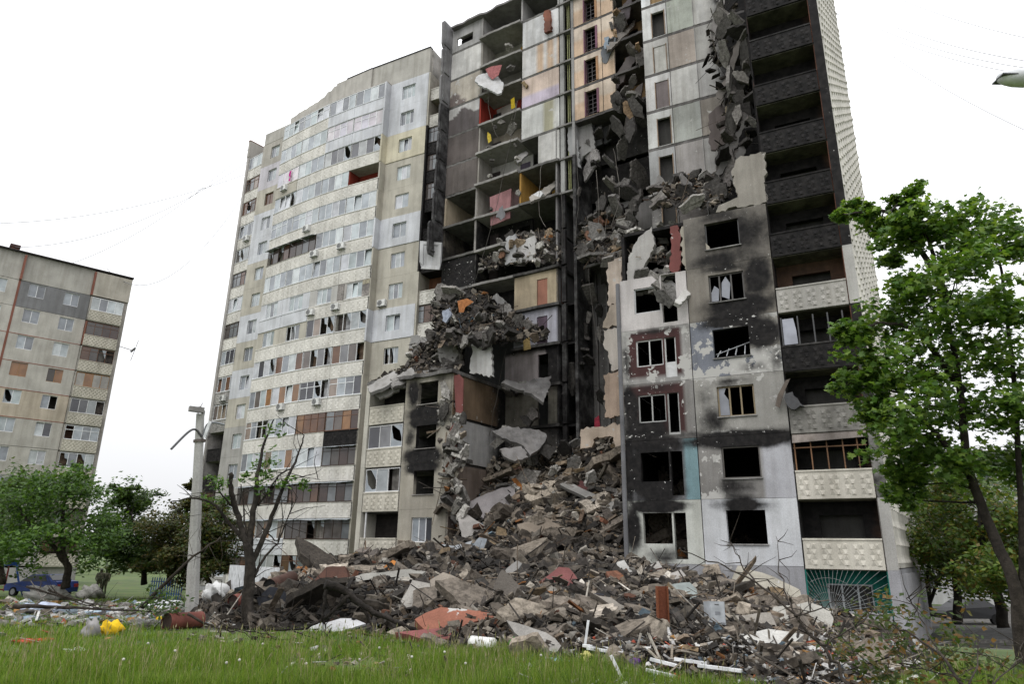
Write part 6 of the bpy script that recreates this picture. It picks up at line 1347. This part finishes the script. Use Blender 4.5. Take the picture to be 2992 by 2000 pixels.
hero('white_board', 'long scorched white board along the grass edge', 'board', ((690, 1448), (720, 1430), (810, 1418), (838, 1430), (790, 1446), (715, 1458)), (.52, .52, .53), (0, -.5, .85), .05, M_wallr, peel=.1)
hero('plate_glass', 'grey green sheet leaning by the burnt section', 'sheet', ((1538, 1340), (1580, 1335), (1606, 1362), (1580, 1376), (1556, 1362)), (.20, .23, .22), (0, -.7, .6), .03, M_paint)
# rusty steel post, meter cabinet, cans and barrels
def cyl(name, label, cat, c0, c1, r, col, mat, endcol=None, hollow=True, group=None, ribs=0, soot=0.):
    c0, c1 = np.asarray(c0, float), np.asarray(c1, float); root = empty(name, (c0+c1)/2-np.array([0, 0, r]), label, cat, group)
    pts, rad = [], []
    for i in range(13):
        t = i/12; pts.append(c0+(c1-c0)*t); rad.append(r*(1.05 if (ribs and i in (0, 4, 8, 12)) else 1.))
    MB().tube(pts, rad, 18, col, cap=not hollow).build('shell', mat, root, smooth=True)
    ax = (c1-c0)/np.linalg.norm(c1-c0); MB().tube([c0+ax*.03, c0+ax*.05], r*.97, 18, endcol or tuple(.4*x for x in col)).build('lid', mat, root)
    MB().tube([c1-ax*.05, c1-ax*.03], r*.97, 18, endcol or tuple(.4*x for x in col)).build('lid', mat, root); return root
def lay(x, y, dz=0.): p = march(x/.7841, y/.7841, surf); return p+np.array([0, 0, dz])
a, b = lay(378, 1446), lay(456, 1440); rr = .17; cyl('steel_drum', 'red brown drum lying in the grass by the lamp post', 'drum', a+[0, 0, rr], b+[0, 0, rr], rr, (.17, .055, .042), M_rust, (.05, .03, .025), ribs=1)
a, b = lay(532, 1395), lay(560, 1384); cyl('steel_drum', 'red brown drum propped behind the shattered tree', 'drum', a+[0, 0, .15], b+[.1, .4, .2], .16, (.17, .055, .042), M_rust, (.04, .025, .022), ribs=1)
a, b = lay(618, 1362), lay(640, 1352); cyl('duct_pipe', 'open mouthed dark rusty duct beside the black tarpaulin', 'pipe', a+[0, -.1, .2], b+[.2, .4, .3], .19, (.07, .035, .026), M_rust, (.01, .01, .01))
a, b = lay(1080, 1490), lay(1130, 1496); cyl('water_heater', 'white cylinder with a rusty end at the edge of the grass', 'water heater', a+[0, 0, .12], b+[0, 0, .12], .115, (.66, .66, .64), M_paint, (.16, .07, .03), hollow=False)
a, b = lay(1578, 1500), lay(1612, 1505)
p = lay(1521, 1432); q = p+np.array([.05, .1, 0]); top = DW(1518, 1345, float(np.hypot(p[0], p[1])))
m = MB()
for dx in (-.09, .09): m.prism([p+[dx-.012, 0, -.2], p+[dx+.012, 0, -.2], p+[dx+.012, .14, -.2], p+[dx-.012, .14, -.2]], top-p+np.array([0, 0, .2]), (.24, .075, .03))
m.prism([p+[-.078, .064, -.2], p+[.078, .064, -.2], p+[.078, .076, -.2], p+[-.078, .076, -.2]], top-p+np.array([0, 0, .2]), (.20, .06, .028))
tag(m.build('steel_post', M_rust), 'rust red steel post sticking up from the rubble', 'post')
p = lay(1640, 1432); root = empty('meter_cabinet', p, 'light grey metal cabinet standing on the rubble by the cream wall corner', 'cabinet'); root.rotation_euler = (-.1, .04, .15); d_ = float(np.hypot(p[0], p[1])); wq = 17*d_/1564; hq = 44*d_/1564
MB().box(LOC, -wq, wq, -.1, .14, 0, hq, (.34, .36, .38)).build('body', M_paint, root, off=(0, 0, 0)); MB().box(LOC, -wq+.02, wq-.02, -.115, -.102, .03, hq-.03, (.38, .40, .42)).build('door', M_paint, root, off=(0, 0, 0))
MB().box(LOC, -.05, .05, -.122, -.116, hq*.42, hq*.55, (.22, .23, .25)).build('vent', M_paint, root, off=(0, 0, 0)); MB().box(LOC, -.05, .03, -.124, -.116, hq*.84, hq*.88, (.1, .1, .1)).build('handle', M_paint, root, off=(0, 0, 0))
# litter: crumpled cloths, bags, papers
def crumple(name, label, cat, x, y, w_, h_, col, flat=.5, seed=0, z=.0, fn=surf):
    p = march(x/.7841, y/.7841, fn); d_ = float(np.hypot(p[0], p[1])); k = d_/1564; r = np.random.default_rng(seed+int(x)); bm = bmesh.new(); bmesh.ops.create_icosphere(bm, subdivisions=3, radius=1.)
    f1, f2, f3 = r.uniform(2, 4, 3), r.uniform(0, 6, 3), r.uniform(4, 8, 3)
    vs = []
    for v in bm.verts:
        c = np.array(v.co[:]); g = 1+.22*math.sin(c@f1*1.6+f2[0])+.14*math.sin(c[[1, 2, 0]]@f3+f2[1])+.05*r.normal()
        vs.append((c[0]*g*w_*k/2, c[1]*g*w_*k*.4, max(-.05, (c[2]*g*.5+.35)*h_*k)))
    m = MB(); m.add(vs, [[v.index for v in f.verts] for f in bm.faces], col); bm.free(); o = m.build(name, M_cloth, smooth=True); o.location = (p[0], p[1], p[2]+z); return tag(o, label, cat)
crumple('plastic_bag', 'crumpled yellow plastic bag in the grass', 'bag', 250, 1458, 42, 30, (.62, .40, .02), fn=ground)
crumple('grey_sack', 'grey sack slumped next to the yellow bag', 'sack', 208, 1462, 30, 36, (.26, .25, .245), fn=ground)
crumple('white_rag', 'white rag lying alone in the front grass', 'rag', 178, 1500, 52, 12, (.62, .62, .61), fn=ground)
crumple('striped_quilt', 'blue and white quilt heaped on the left litter', 'quilt', 95, 1412, 70, 26, (.38, .42, .52), fn=ground)
crumple('white_sheet', 'white bed sheet heaped by the lamp post foot', 'sheet', 380, 1400, 60, 24, (.60, .61, .63), fn=ground)
crumple('white_rag', 'pale cloth among the boards left of the red drum', 'rag', 210, 1412, 50, 18, (.55, .54, .52), fn=ground)
crumple('yellow_rag', 'small yellow scrap behind the red drum', 'rag', 366, 1430, 18, 14, (.55, .38, .03), fn=ground)
crumple('red_cloth', 'red netting lying flat in the left grass', 'cloth', 70, 1474, 60, 8, (.40, .04, .03), fn=ground)
crumple('washing_machine', 'battered white drum and casing left of the drum by the tree', 'appliance', 490, 1378, 46, 40, (.58, .58, .57))
crumple('blue_foam', 'pale blue foam sheets strewn at the grass edge', 'foam', 1275, 1522, 70, 14, (.34, .52, .60))
crumple('blue_foam', 'small pale blue scraps by the white window sticks', 'foam', 1390, 1545, 40, 12, (.28, .48, .62))
crumple('purple_rag', 'purple rag among the front scraps', 'rag', 1455, 1528, 22, 18, (.12, .05, .20))
crumple('red_rag', 'red scrap at the front edge of the rubble', 'rag', 1540, 1560, 44, 14, (.45, .05, .04))
crumple('lemon_ball', 'pale yellow ball among the front scraps', 'ball', 1345, 1518, 24, 22, (.60, .55, .22))
crumple('green_bucket', 'green bucket on its side beside the white cylinder', 'bucket', 1180, 1488, 26, 24, (.05, .20, .06))
crumple('mud_mound', 'grey concrete lump in the grass beneath the spreading tree', 'concrete lump', 105, 1378, 70, 30, (.34, .33, .31), fn=ground)
crumple('mud_mound', 'smaller grey lump in the grass right of the swing', 'concrete lump', 208, 1372, 44, 26, (.32, .31, .29), fn=ground)
crumple('orange_curtain', 'orange cloth caught on the upper left debris', 'cloth', 900, 1300, 10, 8, (.4, .16, .06))
LIT = np.array([[.62, .62, .62], [.5, .5, .5], [.30, .28, .26], [.20, .17, .14], [.35, .45, .55], [.45, .10, .06], [.40, .22, .08], [.08, .08, .085], [.6, .58, .5]]); LW = [.26, .14, .18, .12, .07, .04, .06, .08, .05]
Pl, Dl = drop(1500, (-10, 1368, 600, 1440), ground, t0=9, t1=40); w_ = np.abs((CZ-Pl[:, 2])/Dl-.105) < .028+.02*rng.random(len(Dl)); Pl, Dl = Pl[w_], Dl[w_]
scatter('litter', Pl+np.array([0, 0, .04]), Dl*rng.uniform(.005, .016, len(Dl)), kw=(.22, .24, .26, .22, .06), dark=.8, pal=LIT, pw=LW, tilt=.35, lab='boards, paper and plastic litter strewn across the left grass')
Pl, Dl = drop(2200, (1180, 1470, 2150, 1590), surf); Pl[:, 2] += .05
scatter('litter', Pl, Dl*rng.uniform(.003, .011, len(Dl)), kw=(.28, .2, .28, .2, .04), pal=LIT, pw=LW, tilt=.4, lab='white sticks, paper and plastic litter along the front of the rubble')
Pl, Dl = drop(45, (-10, 1450, 1300, 1568), ground, t0=7, t1=30); w_ = (ground(Pl[:, 0], Pl[:, 1])-heap(Pl[:, 0], Pl[:, 1])) > .1; Pl, Dl = Pl[w_], Dl[w_]
scatter('litter', Pl+np.array([0, 0, .07]), Dl*.008, kw=(.0, .0, .4, .6, .0), pal=LIT, pw=LW, tilt=.3, lab='few white scraps lying in the front grass')
for i, (x0, y0, x1, y1) in enumerate(((1340, 1490, 1348, 1430), (1335, 1488, 1432, 1500), (1345, 1494, 1440, 1508), (1400, 1512, 1425, 1565), (1490, 1520, 1560, 1538), (1600, 1535, 1700, 1548), (1545, 1520, 1620, 1530), (1480, 1545, 1545, 1560))):
    p, q = lay(x0, max(y0, y1)), None; d_ = float(np.hypot(p[0], p[1])); a, b = DW(x0, y0, d_-.2), DW(x1, y1, d_-.2-.1*(i % 3)); a[2] += .05; b[2] += .05
    m = MB(); e = (b-a)/np.linalg.norm(b-a); s_ = np.cross(e, [0, 0, 1.]); s_ /= np.linalg.norm(s_)+1e-9; t_ = np.cross(s_, e)
    m.prism([a-s_*.03-t_*.02, a+s_*.03-t_*.02, a+s_*.03+t_*.02, a-s_*.03+t_*.02], b-a, (.66, .67, .68)); tag(m.build('plastic_profile', M_paint), 'white plastic window profile lying on the front rubble', 'window profile', 'white window profiles on the front rubble')
# ================================================================ street furniture, car, people, fence
pb = march(442/.7841, 1404/.7841, surf); pd = float(np.hypot(pb[0], pb[1])); LP = empty('street_lamp', pb, 'broken concrete lamp post with bent arms in front of the standing block', 'street lamp')
m = MB(); top = DW(459, 950, pd); bot = pb-np.array([0, 0, .3]); 
m.tube([bot, bot+(top-bot)*.3, bot+(top-bot)*.7, top], [.17, .155, .125, .105], 8, (.36, .355, .34)).build('pole', M_wall, LP)
m = MB()
for q in range(4): m.tube([top+rng.normal(0, .05, 3)*[1, 1, 0], top+np.array([rng.normal(0, .08), rng.normal(0, .05), rng.uniform(.12, .3)])], .008, 4, (.12, .08, .06))
m.build('rebar', M_rust, LP); MB().prism([top+[.09, -.09, 0], top+[-.09, -.09, .05], top+[-.06, .08, .12], top+[.08, .08, -.02]], (0, 0, .12), (.33, .325, .31)).build('broken_top', M_wallr, LP)
limb(mm := MB(), [DW(462, 1002, pd-.1), DW(448, 985, pd-.15), DW(430, 992, pd-.3), DW(392, 1030, pd-.6)], .03, .028, (.05, .05, .052), 0, 6, 5); mm.build('arm', M_paint, LP)
limb(mm := MB(), [DW(466, 1000, pd-.1), DW(474, 975, pd-.1), DW(490, 969, pd-.15), DW(514, 974, pd-.2)], .03, .028, (.16, .17, .18), 0, 6, 5); mm.build('arm', M_paint, LP)
MB().prism([DW(465, 1002, pd-.2), DW(470, 1005, pd-.2), DW(484, 968, pd-.2), DW(478, 964, pd-.2)], (0, .06, 0), (.6, .61, .62)).build('bracket', M_paint, LP)
MB().tube([DW(457, 1008, pd), DW(457, 1014, pd)], .15, 10, (.12, .1, .09)).build('band', M_rust, LP)
hd = DW(452, 938, pd-.15); MB().box(Frame(hd[:2], (.8, .6)), -.2, .16, -.07, .07, hd[2]-.08, hd[2]+.05, (.20, .19, .18)).build('lamp_head', M_paint, LP)
# lamp head reaching in from the right, its post stands outside the picture
ld = 9.0; hb = DW(2318, 180, ld); SL = empty('street_lamp', (hb[0]+2.2, hb[1]+.2, float(ground(hb[0]+2.2, hb[1]+.2))), 'glossy rounded white lamp head reaching in above the maple', 'street lamp')
m = MB(); ring = [(-.17, .02), (-.15, .055), (-.08, .085), (.02, .105), (.16, .11), (.34, .09), (.5, .06), (.62, .045)]; m.tube([hb+[x, 0, .01] for x, r in ring], [max(.012, r) for x, r in ring], 14, (.62, .63, .65)); m.build('lamp_head', M_paint, SL, smooth=True)
MB().box(Frame(hb[:2], (1, 0)), -.17, .5, -.10, .10, hb[2]-.012, hb[2]+.004, (.06, .06, .065)).build('rim', M_paint, SL)
tp = hb+np.array([2.2, .2, .3]); MB().tube([hb+[.6, 0, .01], hb+[1.4, .1, .25], tp], .03, 8, (.35, .36, .37)).build('arm', M_paint, SL)
MB().tube([(tp[0], tp[1], float(ground(tp[0], tp[1]))), tp+[0, 0, .1]], [.11, .08], 10, (.36, .355, .34)).build('pole', M_wall, SL)
# swing frame
sb_ = march(25/.7841, 1366/.7841, ground); sd = float(np.hypot(sb_[0], sb_[1])); SW = empty('swing', sb_, 'blue and red playground swing frame in the left grass', 'swing')
blu = (.015, .09, .36); red = (.25, .025, .02)
for pts in (((38, 1284), (42, 1330), (52, 1365)), ((22, 1284), (-5, 1315), (-30, 1345))): limb(mm := MB(), [DW(x, y, sd) for x, y in pts], .06, .055, blu, 0, 6, 3); mm.build('leg', M_paint, SW)
a, b = DW(20, 1284, sd), DW(40, 1283, sd); MB().prism([a, b, DW(42, 1296, sd), DW(14, 1298, sd)], (0, .15, 0), blu).build('top_plate', M_paint, SW)
limb(mm := MB(), [DW(22, 1292, sd+.2), DW(14, 1330, sd+.2), DW(8, 1356, sd+.2)], .05, .05, red, 0, 6, 3); mm.build('leg', M_paint, SW)
MB().tube([DW(-5, 1352, sd), DW(52, 1352, sd)], .05, 6, red).build('seat_bar', M_paint, SW)
# blue saloon car, seen from behind its left side
cd = 56.; cb = DW(97, 1337, cd); cb[2] = float(ground(cb[0], cb[1])); sc_ = 1.
CAR = empty('parked_car', cb, 'blue saloon car parked under the spreading tree', 'car'); CAR.rotation_euler = (0, 0, math.radians(-14)); CAR.scale = (sc_,)*3
BL = (.012, .04, .21); prof = [(-2.05, .35), (-2.08, .62), (-1.95, .78), (-.95, .90), (-.25, 1.36), (.95, 1.38), (1.55, 1.0), (2.0, .97), (2.08, .6), (2.05, .32)]
m = MB()
def shell(ps, hw, col, m):
    n = len(ps); vs = [(x, -hw(z), z) for x, z in ps]+[(x, hw(z), z) for x, z in ps]; m.add(vs, [tuple(range(n)), tuple(range(2*n-1, n-1, -1))]+[(i, n+i, n+(i+1) % n, (i+1) % n) for i in range(n)], col)
shell(prof, lambda z: .83 if z < .92 else .83-(z-.92)*.42, BL, m); m.build('body', M_paint, CAR, off=(0, 0, 0))
for q in ([(-.85, .94), (-.24, 1.30), (.02, 1.31), (.02, .95)], [(.1, .95), (.1, 1.31), (.85, 1.31), (1.2, .99)]):
    for s in (-1, 1): MB().prism([(x, s*(.83-max(0, z-.92)*.42+.006), z) for x, z in q], (0, s*.008, 0), (.02, .022, .026)).build('side_window', M_paint, CAR, off=(0, 0, 0))
MB().prism([(1.0, -.6, 1.345), (1.0, .6, 1.345), (1.52, .72, 1.03), (1.52, -.72, 1.03)], (.02, 0, .02), (.06, .065, .07)).build('rear_window', M_paint, CAR, off=(0, 0, 0))
for s in (-1, 1): MB().box(LOC, 2.03, 2.1, s*.62-.16, s*.62+.16, .62, .82, (.35, .02, .02)).build('tail_light', M_paint, CAR, off=(0, 0, 0))
for x in (-1.3, 1.3):
    for s in (-1, 1):
        wh = MB(); wh.tube([(x, s*.66, .3), (x, s*.85, .3)], .3, 16, (.015, .015, .016)); wo = wh.build('wheel', M_rub, CAR, off=(0, 0, 0)); MB().tube([(x, s*.84, .3), (x, s*.862, .3)], .18, 12, (.3, .3, .31)).build('rim', M_paint, wo, off=(0, 0, 0))
# dark car behind the trees on the right
cb = DW(2205, 1372, 52); cb[2] = float(ground(cb[0], cb[1])); C2_ = empty('parked_car', cb, 'black car parked beyond the roadside trees', 'car'); C2_.rotation_euler = (0, 0, math.radians(10)); m = MB(); shell(prof, lambda z: .83 if z < .92 else .83-(z-.92)*.42, (.012, .012, .014), m); m.build('body', M_paint, C2_, off=(0, 0, 0))
for s in (-1, 1): MB().box(LOC, 2.03, 2.1, s*.62-.16, s*.62+.16, .62, .82, (.5, .02, .01)).build('tail_light', M_paint, C2_, off=(0, 0, 0))
for x in (-1.3, 1.3): MB().tube([(x, -.85, .3), (x, -.66, .3)], .3, 14, (.015, .015, .016)).build('wheel', M_rub, C2_, off=(0, 0, 0))
# two people in camouflage under the trees
def person(x, y, dist, face, label, arm):
    b = DW(x, y, dist); b[2] = float(ground(b[0], b[1])); me = bpy.data.meshes.new('person'); 
    J = dict(pel=(0, 0, .95), ch=(0, .02, 1.32), nk=(0, .02, 1.5), hd=(0, -.01, 1.62), ht=(0, -.01, 1.74), ls=(-.2, .02, 1.42), le=(-.27, -.02, 1.14), lw=(-.2, -.18, .98), lh=(-.16, -.24, .96), rs=(.2, .02, 1.42), re=(.28, .02, 1.13), rw=arm, lk=(-.11, -.03, .5), la=(-.13, .02, .09), lt=(-.14, -.13, .04), rk=(.12, -.02, .5), ra=(.14, .03, .09), rt=(.16, -.12, .04), lp=(-.1, 0, .88), rp=(.1, 0, .88))
    R_ = dict(pel=.16, ch=.17, nk=.065, hd=.1, ht=.085, ls=.085, le=.055, lw=.042, lh=.045, rs=.085, re=.055, rw=.045, lk=.075, la=.055, lt=.05, rk=.075, ra=.055, rt=.05, lp=.11, rp=.11)
    ks = list(J); ed = [('pel', 'ch'), ('ch', 'nk'), ('nk', 'hd'), ('hd', 'ht'), ('ch', 'ls'), ('ls', 'le'), ('le', 'lw'), ('lw', 'lh'), ('ch', 'rs'), ('rs', 're'), ('re', 'rw'), ('pel', 'lp'), ('lp', 'lk'), ('lk', 'la'), ('la', 'lt'), ('pel', 'rp'), ('rp', 'rk'), ('rk', 'ra'), ('ra', 'rt')]
    me.from_pydata([J[k] for k in ks], [(ks.index(a), ks.index(c)) for a, c in ed], []); me.skin_vertices.new() if hasattr(me.skin_vertices, 'new') else None
    root = empty('person', b, label, 'person', None); root.rotation_euler = (0, 0, face); o = link('body', me, root)
    md = o.modifiers.new('skin', 'SKIN'); 
    for k, v in zip(ks, me.skin_vertices[0].data): v.radius = (R_[k], R_[k]*.85); v.use_root = (k == 'pel')
    o.modifiers.new('sub', 'SUBSURF').levels = 1; o.modifiers['sub'].render_levels = 1; me.materials.append(M_camo)
    bm = bmesh.new(); bmesh.ops.create_uvsphere(bm, u_segments=12, v_segments=8, radius=.13); m = MB(); m.add([(v.co.x, v.co.y-.005, v.co.z*.8+1.68) for v in bm.verts], [[v.index for v in f.verts] for f in bm.faces if min(v.co.z for v in f.verts) > -.035], (.045, .05, .03)); bm.free(); m.build('helmet', M_paint, root, off=(0, 0, 0)); 
    MB().box(LOC, -.2, .2, -.19, .2, 1.05, 1.42, (.05, .055, .035)).build('vest', M_camo, root, off=(0, 0, 0)); return root
m_, N, Lk = newmat('camouflage'); geo = N('ShaderNodeNewGeometry'); n_ = N('ShaderNodeTexNoise'); n_.inputs['Scale'].default_value = 9; Lk(geo.outputs['Position'], n_.inputs['Vector'])
p_ = N('ShaderNodeBsdfPrincipled'); Lk(mixc(N, Lk, ramp(N, Lk, n_.outputs['Fac'], .48, .54), (.035, .04, .022), (.10, .09, .06)), p_.inputs['Base Color']); p_.inputs['Roughness'].default_value = .9; o_ = N('ShaderNodeOutputMaterial'); Lk(p_.outputs[0], o_.inputs[0]); M_camo = m_
person(228, 1335, 57, .5, 'person in camouflage and helmet, left of the pair under the trees', (.24, -.2, 1.0)); person(241, 1335, 57.5, -.3, 'person in camouflage and helmet, right of the pair under the trees', (.26, .05, .88))
# white sheet fence with a blue stripe, blue picket fence
f0, f1 = DW(520, 1365, 34), DW(595, 1372, 31); FFr = Frame(f1[:2], f0[:2]-f1[:2]); Lf = float(np.hypot(*(f0[:2]-f1[:2]))); gz = float(ground(*f0[:2]))
FN = empty('sheet_fence', (*f1[:2], gz), 'white metal sheet fence with blue stripe before the lowest balconies', 'fence'); nP = 3; Lf = max(Lf, 3.4)
for i in range(nP): MB().box(FFr, -1.4+i*(Lf+1.4)/nP, -1.4+(i+1)*(Lf+1.4)/nP-.03, 0, .04, gz-.1, gz+1.75, (.56, .57, .585)).build('sheet', M_paint, FN); MB().box(FFr, -1.4+i*(Lf+1.4)/nP+.01, -1.4+(i+1)*(Lf+1.4)/nP-.04, -.012, -.001, gz+.5, gz+.6, (.02, .09, .42)).build('stripe', M_paint, FN)
f0, f1 = DW(345, 1338, 48), DW(420, 1338, 46); gz = float(ground(*f0[:2])); FQ = Frame(f1[:2], f0[:2]-f1[:2]); Lf = float(np.hypot(*(f0[:2]-f1[:2])))
PF = empty('picket_fence', (*f1[:2], gz), 'bright blue low metal picket fence behind the thicket', 'fence')
for r_ in (.35, 1.0): MB().box(FQ, 0, Lf, -.02, .02, gz+r_, gz+r_+.05, (.02, .10, .38)).build('rail', M_paint, PF)
for i in range(14): MB().box(FQ, Lf*i/14, Lf*i/14+.06, -.045, -.022, gz, gz+1.25, (.02, .10, .38)).build('picket', M_paint, PF)
# low building beyond the trees on the right, kerb, road
RD = [DW(2130, 1440, 34), DW(2400, 1470, 30)]
xs_, ys_ = np.linspace(13, 60, 40), np.linspace(33, 40, 8); X, Y = np.meshgrid(xs_, ys_); Y = Y+(X-13)*.1; Z = ground(X, Y)+.03; idx = np.arange(X.size).reshape(X.shape)
qd = np.stack([idx[:-1, :-1], idx[:-1, 1:], idx[1:, 1:], idx[1:, :-1]], -1).reshape(-1, 4)
tag(triangulated(np.stack([X, Y, Z], -1).reshape(-1, 3), np.concatenate([qd[:, [0, 1, 2]], qd[:, [0, 2, 3]]]), 'road', M_rub, np.full((X.size, 3), .09), smooth=True), kind='structure')
k0 = np.array([13, 32.8]); m = MB()
FK = Frame(k0, (1, .1))
for i in range(12): MB().box(FK, i*2.5, i*2.5+2.48, -.08, .08, float(ground(*FK.pt(i*2.5+1, 0, 0)[:2]))-.1, float(ground(*FK.pt(i*2.5+1, 0, 0)[:2]))+.14, (.30, .29, .28)).build('kerb_stone', M_rub).__setitem__('kind', 'structure')
fr = Frame((34, 62), (1, -.25)); LB = empty('low_building', (40, 64, -.5), 'pale low building half hidden behind the roadside trees', 'building')
m = MB(); hs_ = [(x, x+1.5, 1.2+k*2.9, 2.7+k*2.9) for k in range(4) for x in (1, 4, 7, 10, 13, 16)]; m.wall(fr, 0, 22, 0, -1, 12.5, hs_, .25, 2., (.50, .50, .50)); m.build('wall', M_wall, LB)
for h in hs_: MB().box(fr, h[0], h[1], .15, .2, h[2], h[3], (.07, .08, .09)).build('window', M_paint, LB)
MB().box(fr, -.3, 22.3, -.3, 10, 12.502, 12.8, (.2, .2, .2)).build('roof', M_wall, LB); MB().box(fr, .1, 21.9, .4, 9, -1, 12.4, (.1, .1, .1)).build('core', M_int, LB)
# distant belt of trees
cents = []
for x in np.linspace(-120, 110, 90): cents.append((x+rng.normal(0, 2), 118+rng.normal(0, 6), rng.uniform(0, 5.)))
V, T, Cc = leaf_cloud(np.array(cents), 260, 2.2, .8, DEEP+RUSTY[:2], 'oval'); tag(triangulated(V, T, 'distant_woodland', M_leaf, Cc), 'far belt of trees closing the view behind the buildings', 'trees', kind='stuff')
# overhead wires
def wire(label, a, b, sag, r=.012, n=14):
    a, b = np.asarray(a), np.asarray(b); pts = [a+(b-a)*i/n-np.array([0, 0, sag*4*(i/n)*(1-i/n)]) for i in range(n+1)]
    tag(MB().tube(pts, r, 4, (.16, .16, .17), cap=False).build('overhead_wire', M_paint), label, 'wire', 'overhead wires')
roofA = FL_L.pt(WLL, 0, zt+1.5); roofE = FX.pt(6, 2, zt_+3.2)
for i, (dx, dz, sg_) in enumerate(((0, 0, 2.), (-6, .3, 3.), (-14, 1.5, 2.5), (4, -.2, 6.))): wire('thin wire sagging between the beige block and the standing block roofs', FX.pt(6-dx, 2, zt_+3.3+.3*i), np.array(roofA)+[0, i*.3, -1.5*i], sg_, .03)
for i, (y0, x, y) in enumerate(((-20, 2420, 150), (2, 2420, 165), (14, 2420, 180), (8, 2420, 330), (-90, 2420, 100))): wire('thin wire passing behind the end wall high over the maple', DW(1890, y0, 46), DW(x, y, 30+2*i), 1.0, .016)
# cables dangling in the collapsed section
CG = 'cables dangling in the torn rooms'
for i, (pts, b) in enumerate(((((1120, 170), (1122, 260), (1150, 320), (1180, 250)), -.3), (((1185, 230), (1150, 420), (1090, 640)), -.9), (((1240, 380), (1235, 480), (1250, 520)), -.5), (((1320, 330), (1325, 450), (1318, 560)), -.6), (((1366, 390), (1372, 500), (1360, 560)), -.4), (((1395, 470), (1385, 560), (1400, 720)), -.8), (((1345, 520), (1350, 640), (1370, 800)), .3), (((1282, 420), (1290, 500), (1286, 590)), -.4), (((1405, 340), (1420, 440), (1400, 520)), -.2), (((1160, 800), (1140, 900), (1120, 1000)), -3.), (((1700, 100), (1690, 200), (1672, 330)), 0.))):
    pp = []
    for x, y in pts: a_, z_ = FB.un(x/.7841, y/.7841, b); pp.append(FB.pt(a_, b, z_))
    limb(mm := MB(), pp, .02, .015, (.12, .11, .10) if i % 2 else (.22, .20, .18), .03, 4, 5); tag(mm.build('dangling_cable', M_rust), 'thin cable hanging in front of the exposed rooms', 'cable', CG)
# bits and pieces seen in the torn rooms
def bit(name, label, cat, px, b, col, fr=FB, th=.03, mat=None):
    m = MB(); m.pxpoly(fr, b, S(*px), th=th, col=col); tag(m.build(name, mat or M_cloth), label, cat)
bit('red_cloth', 'dusty pink blanket hanging from the broken floor above the white slab', 'blanket', ((1112, 158), (1125, 152), (1150, 148), (1142, 172), (1128, 182), (1120, 175)), -.7, (.33, .13, .13))
bit('yellow_cloth', 'yellow rags caught on cables under the red room', 'rag', ((1117, 302), (1124, 308), (1126, 322), (1119, 328), (1116, 315)), -.8, (.45, .34, .05))
bit('yellow_cloth', 'yellow cloth in the corner of the red room', 'rag', ((1170, 228), (1178, 222), (1180, 246), (1171, 250)), .4, (.5, .36, .03))
bit('hanging_cupboard', 'reddish cupboard fixed high on a white exposed wall', 'cupboard', ((1245, 25), (1259, 22), (1262, 68), (1247, 74)), -.3, (.24, .085, .05), th=.25, mat=M_rust)
bit('bath_tub', 'white bathtub tipped over the edge of a yellow walled room', 'bathtub', ((1216, 458), (1222, 445), (1240, 437), (1243, 444), (1232, 456)), -.5, (.6, .6, .6), th=.3, mat=M_paint)
bit('hanging_shelf', 'small wooden shelf hanging on a peach streaked wall', 'shelf', ((1194, 190), (1200, 186), (1208, 194), (1204, 202)), -.2, (.25, .18, .09), th=.15, mat=M_rust)
bit('hanging_bag', 'yellow brown bag hanging below the broken floor', 'bag', ((1198, 770), (1212, 766), (1216, 800), (1200, 804)), -.9, (.36, .26, .11))
bit('blue_cabinet', 'grey blue wardrobe standing in a torn peach room', 'wardrobe', ((1385, 85), (1394, 82), (1395, 108), (1386, 112)), -.6, (.17, .22, .27), th=.4, mat=M_paint)
bit('red_cloth', 'dark red cloth hanging low in the lift shaft', 'cloth', ((1362, 960), (1372, 952), (1376, 985), (1368, 1002), (1362, 990)), -2.2, (.20, .025, .04))
bit('orange_cloth', 'orange curtain draped over the debris on the left ledge', 'curtain', ((1048, 690), (1070, 684), (1085, 692), (1066, 704), (1062, 716), (1052, 716)), -3.4, (.36, .15, .06))
bit('pale_cloth', 'pale blue mattress sunk in the debris on the left ledge', 'mattress', ((1014, 712), (1030, 706), (1034, 722), (1020, 742), (1014, 735)), -4.2, (.32, .35, .42), th=.15)
bit('speaker_box', 'dark loudspeaker box hanging off a burnt balcony', 'loudspeaker', ((1795, 905), (1815, 898), (1836, 925), (1842, 932), (1812, 938), (1800, 922)), -.4, (.045, .045, .048), fr=FC, th=.3, mat=M_paint)
bit('bent_frame', 'bent brown frame leaning on the burnt balcony edge', 'frame', ((1776, 930), (1782, 905), (1800, 872), (1810, 868), (1796, 900), (1786, 935)), -.3, (.16, .13, .11), fr=FC, th=.06, mat=M_rust)
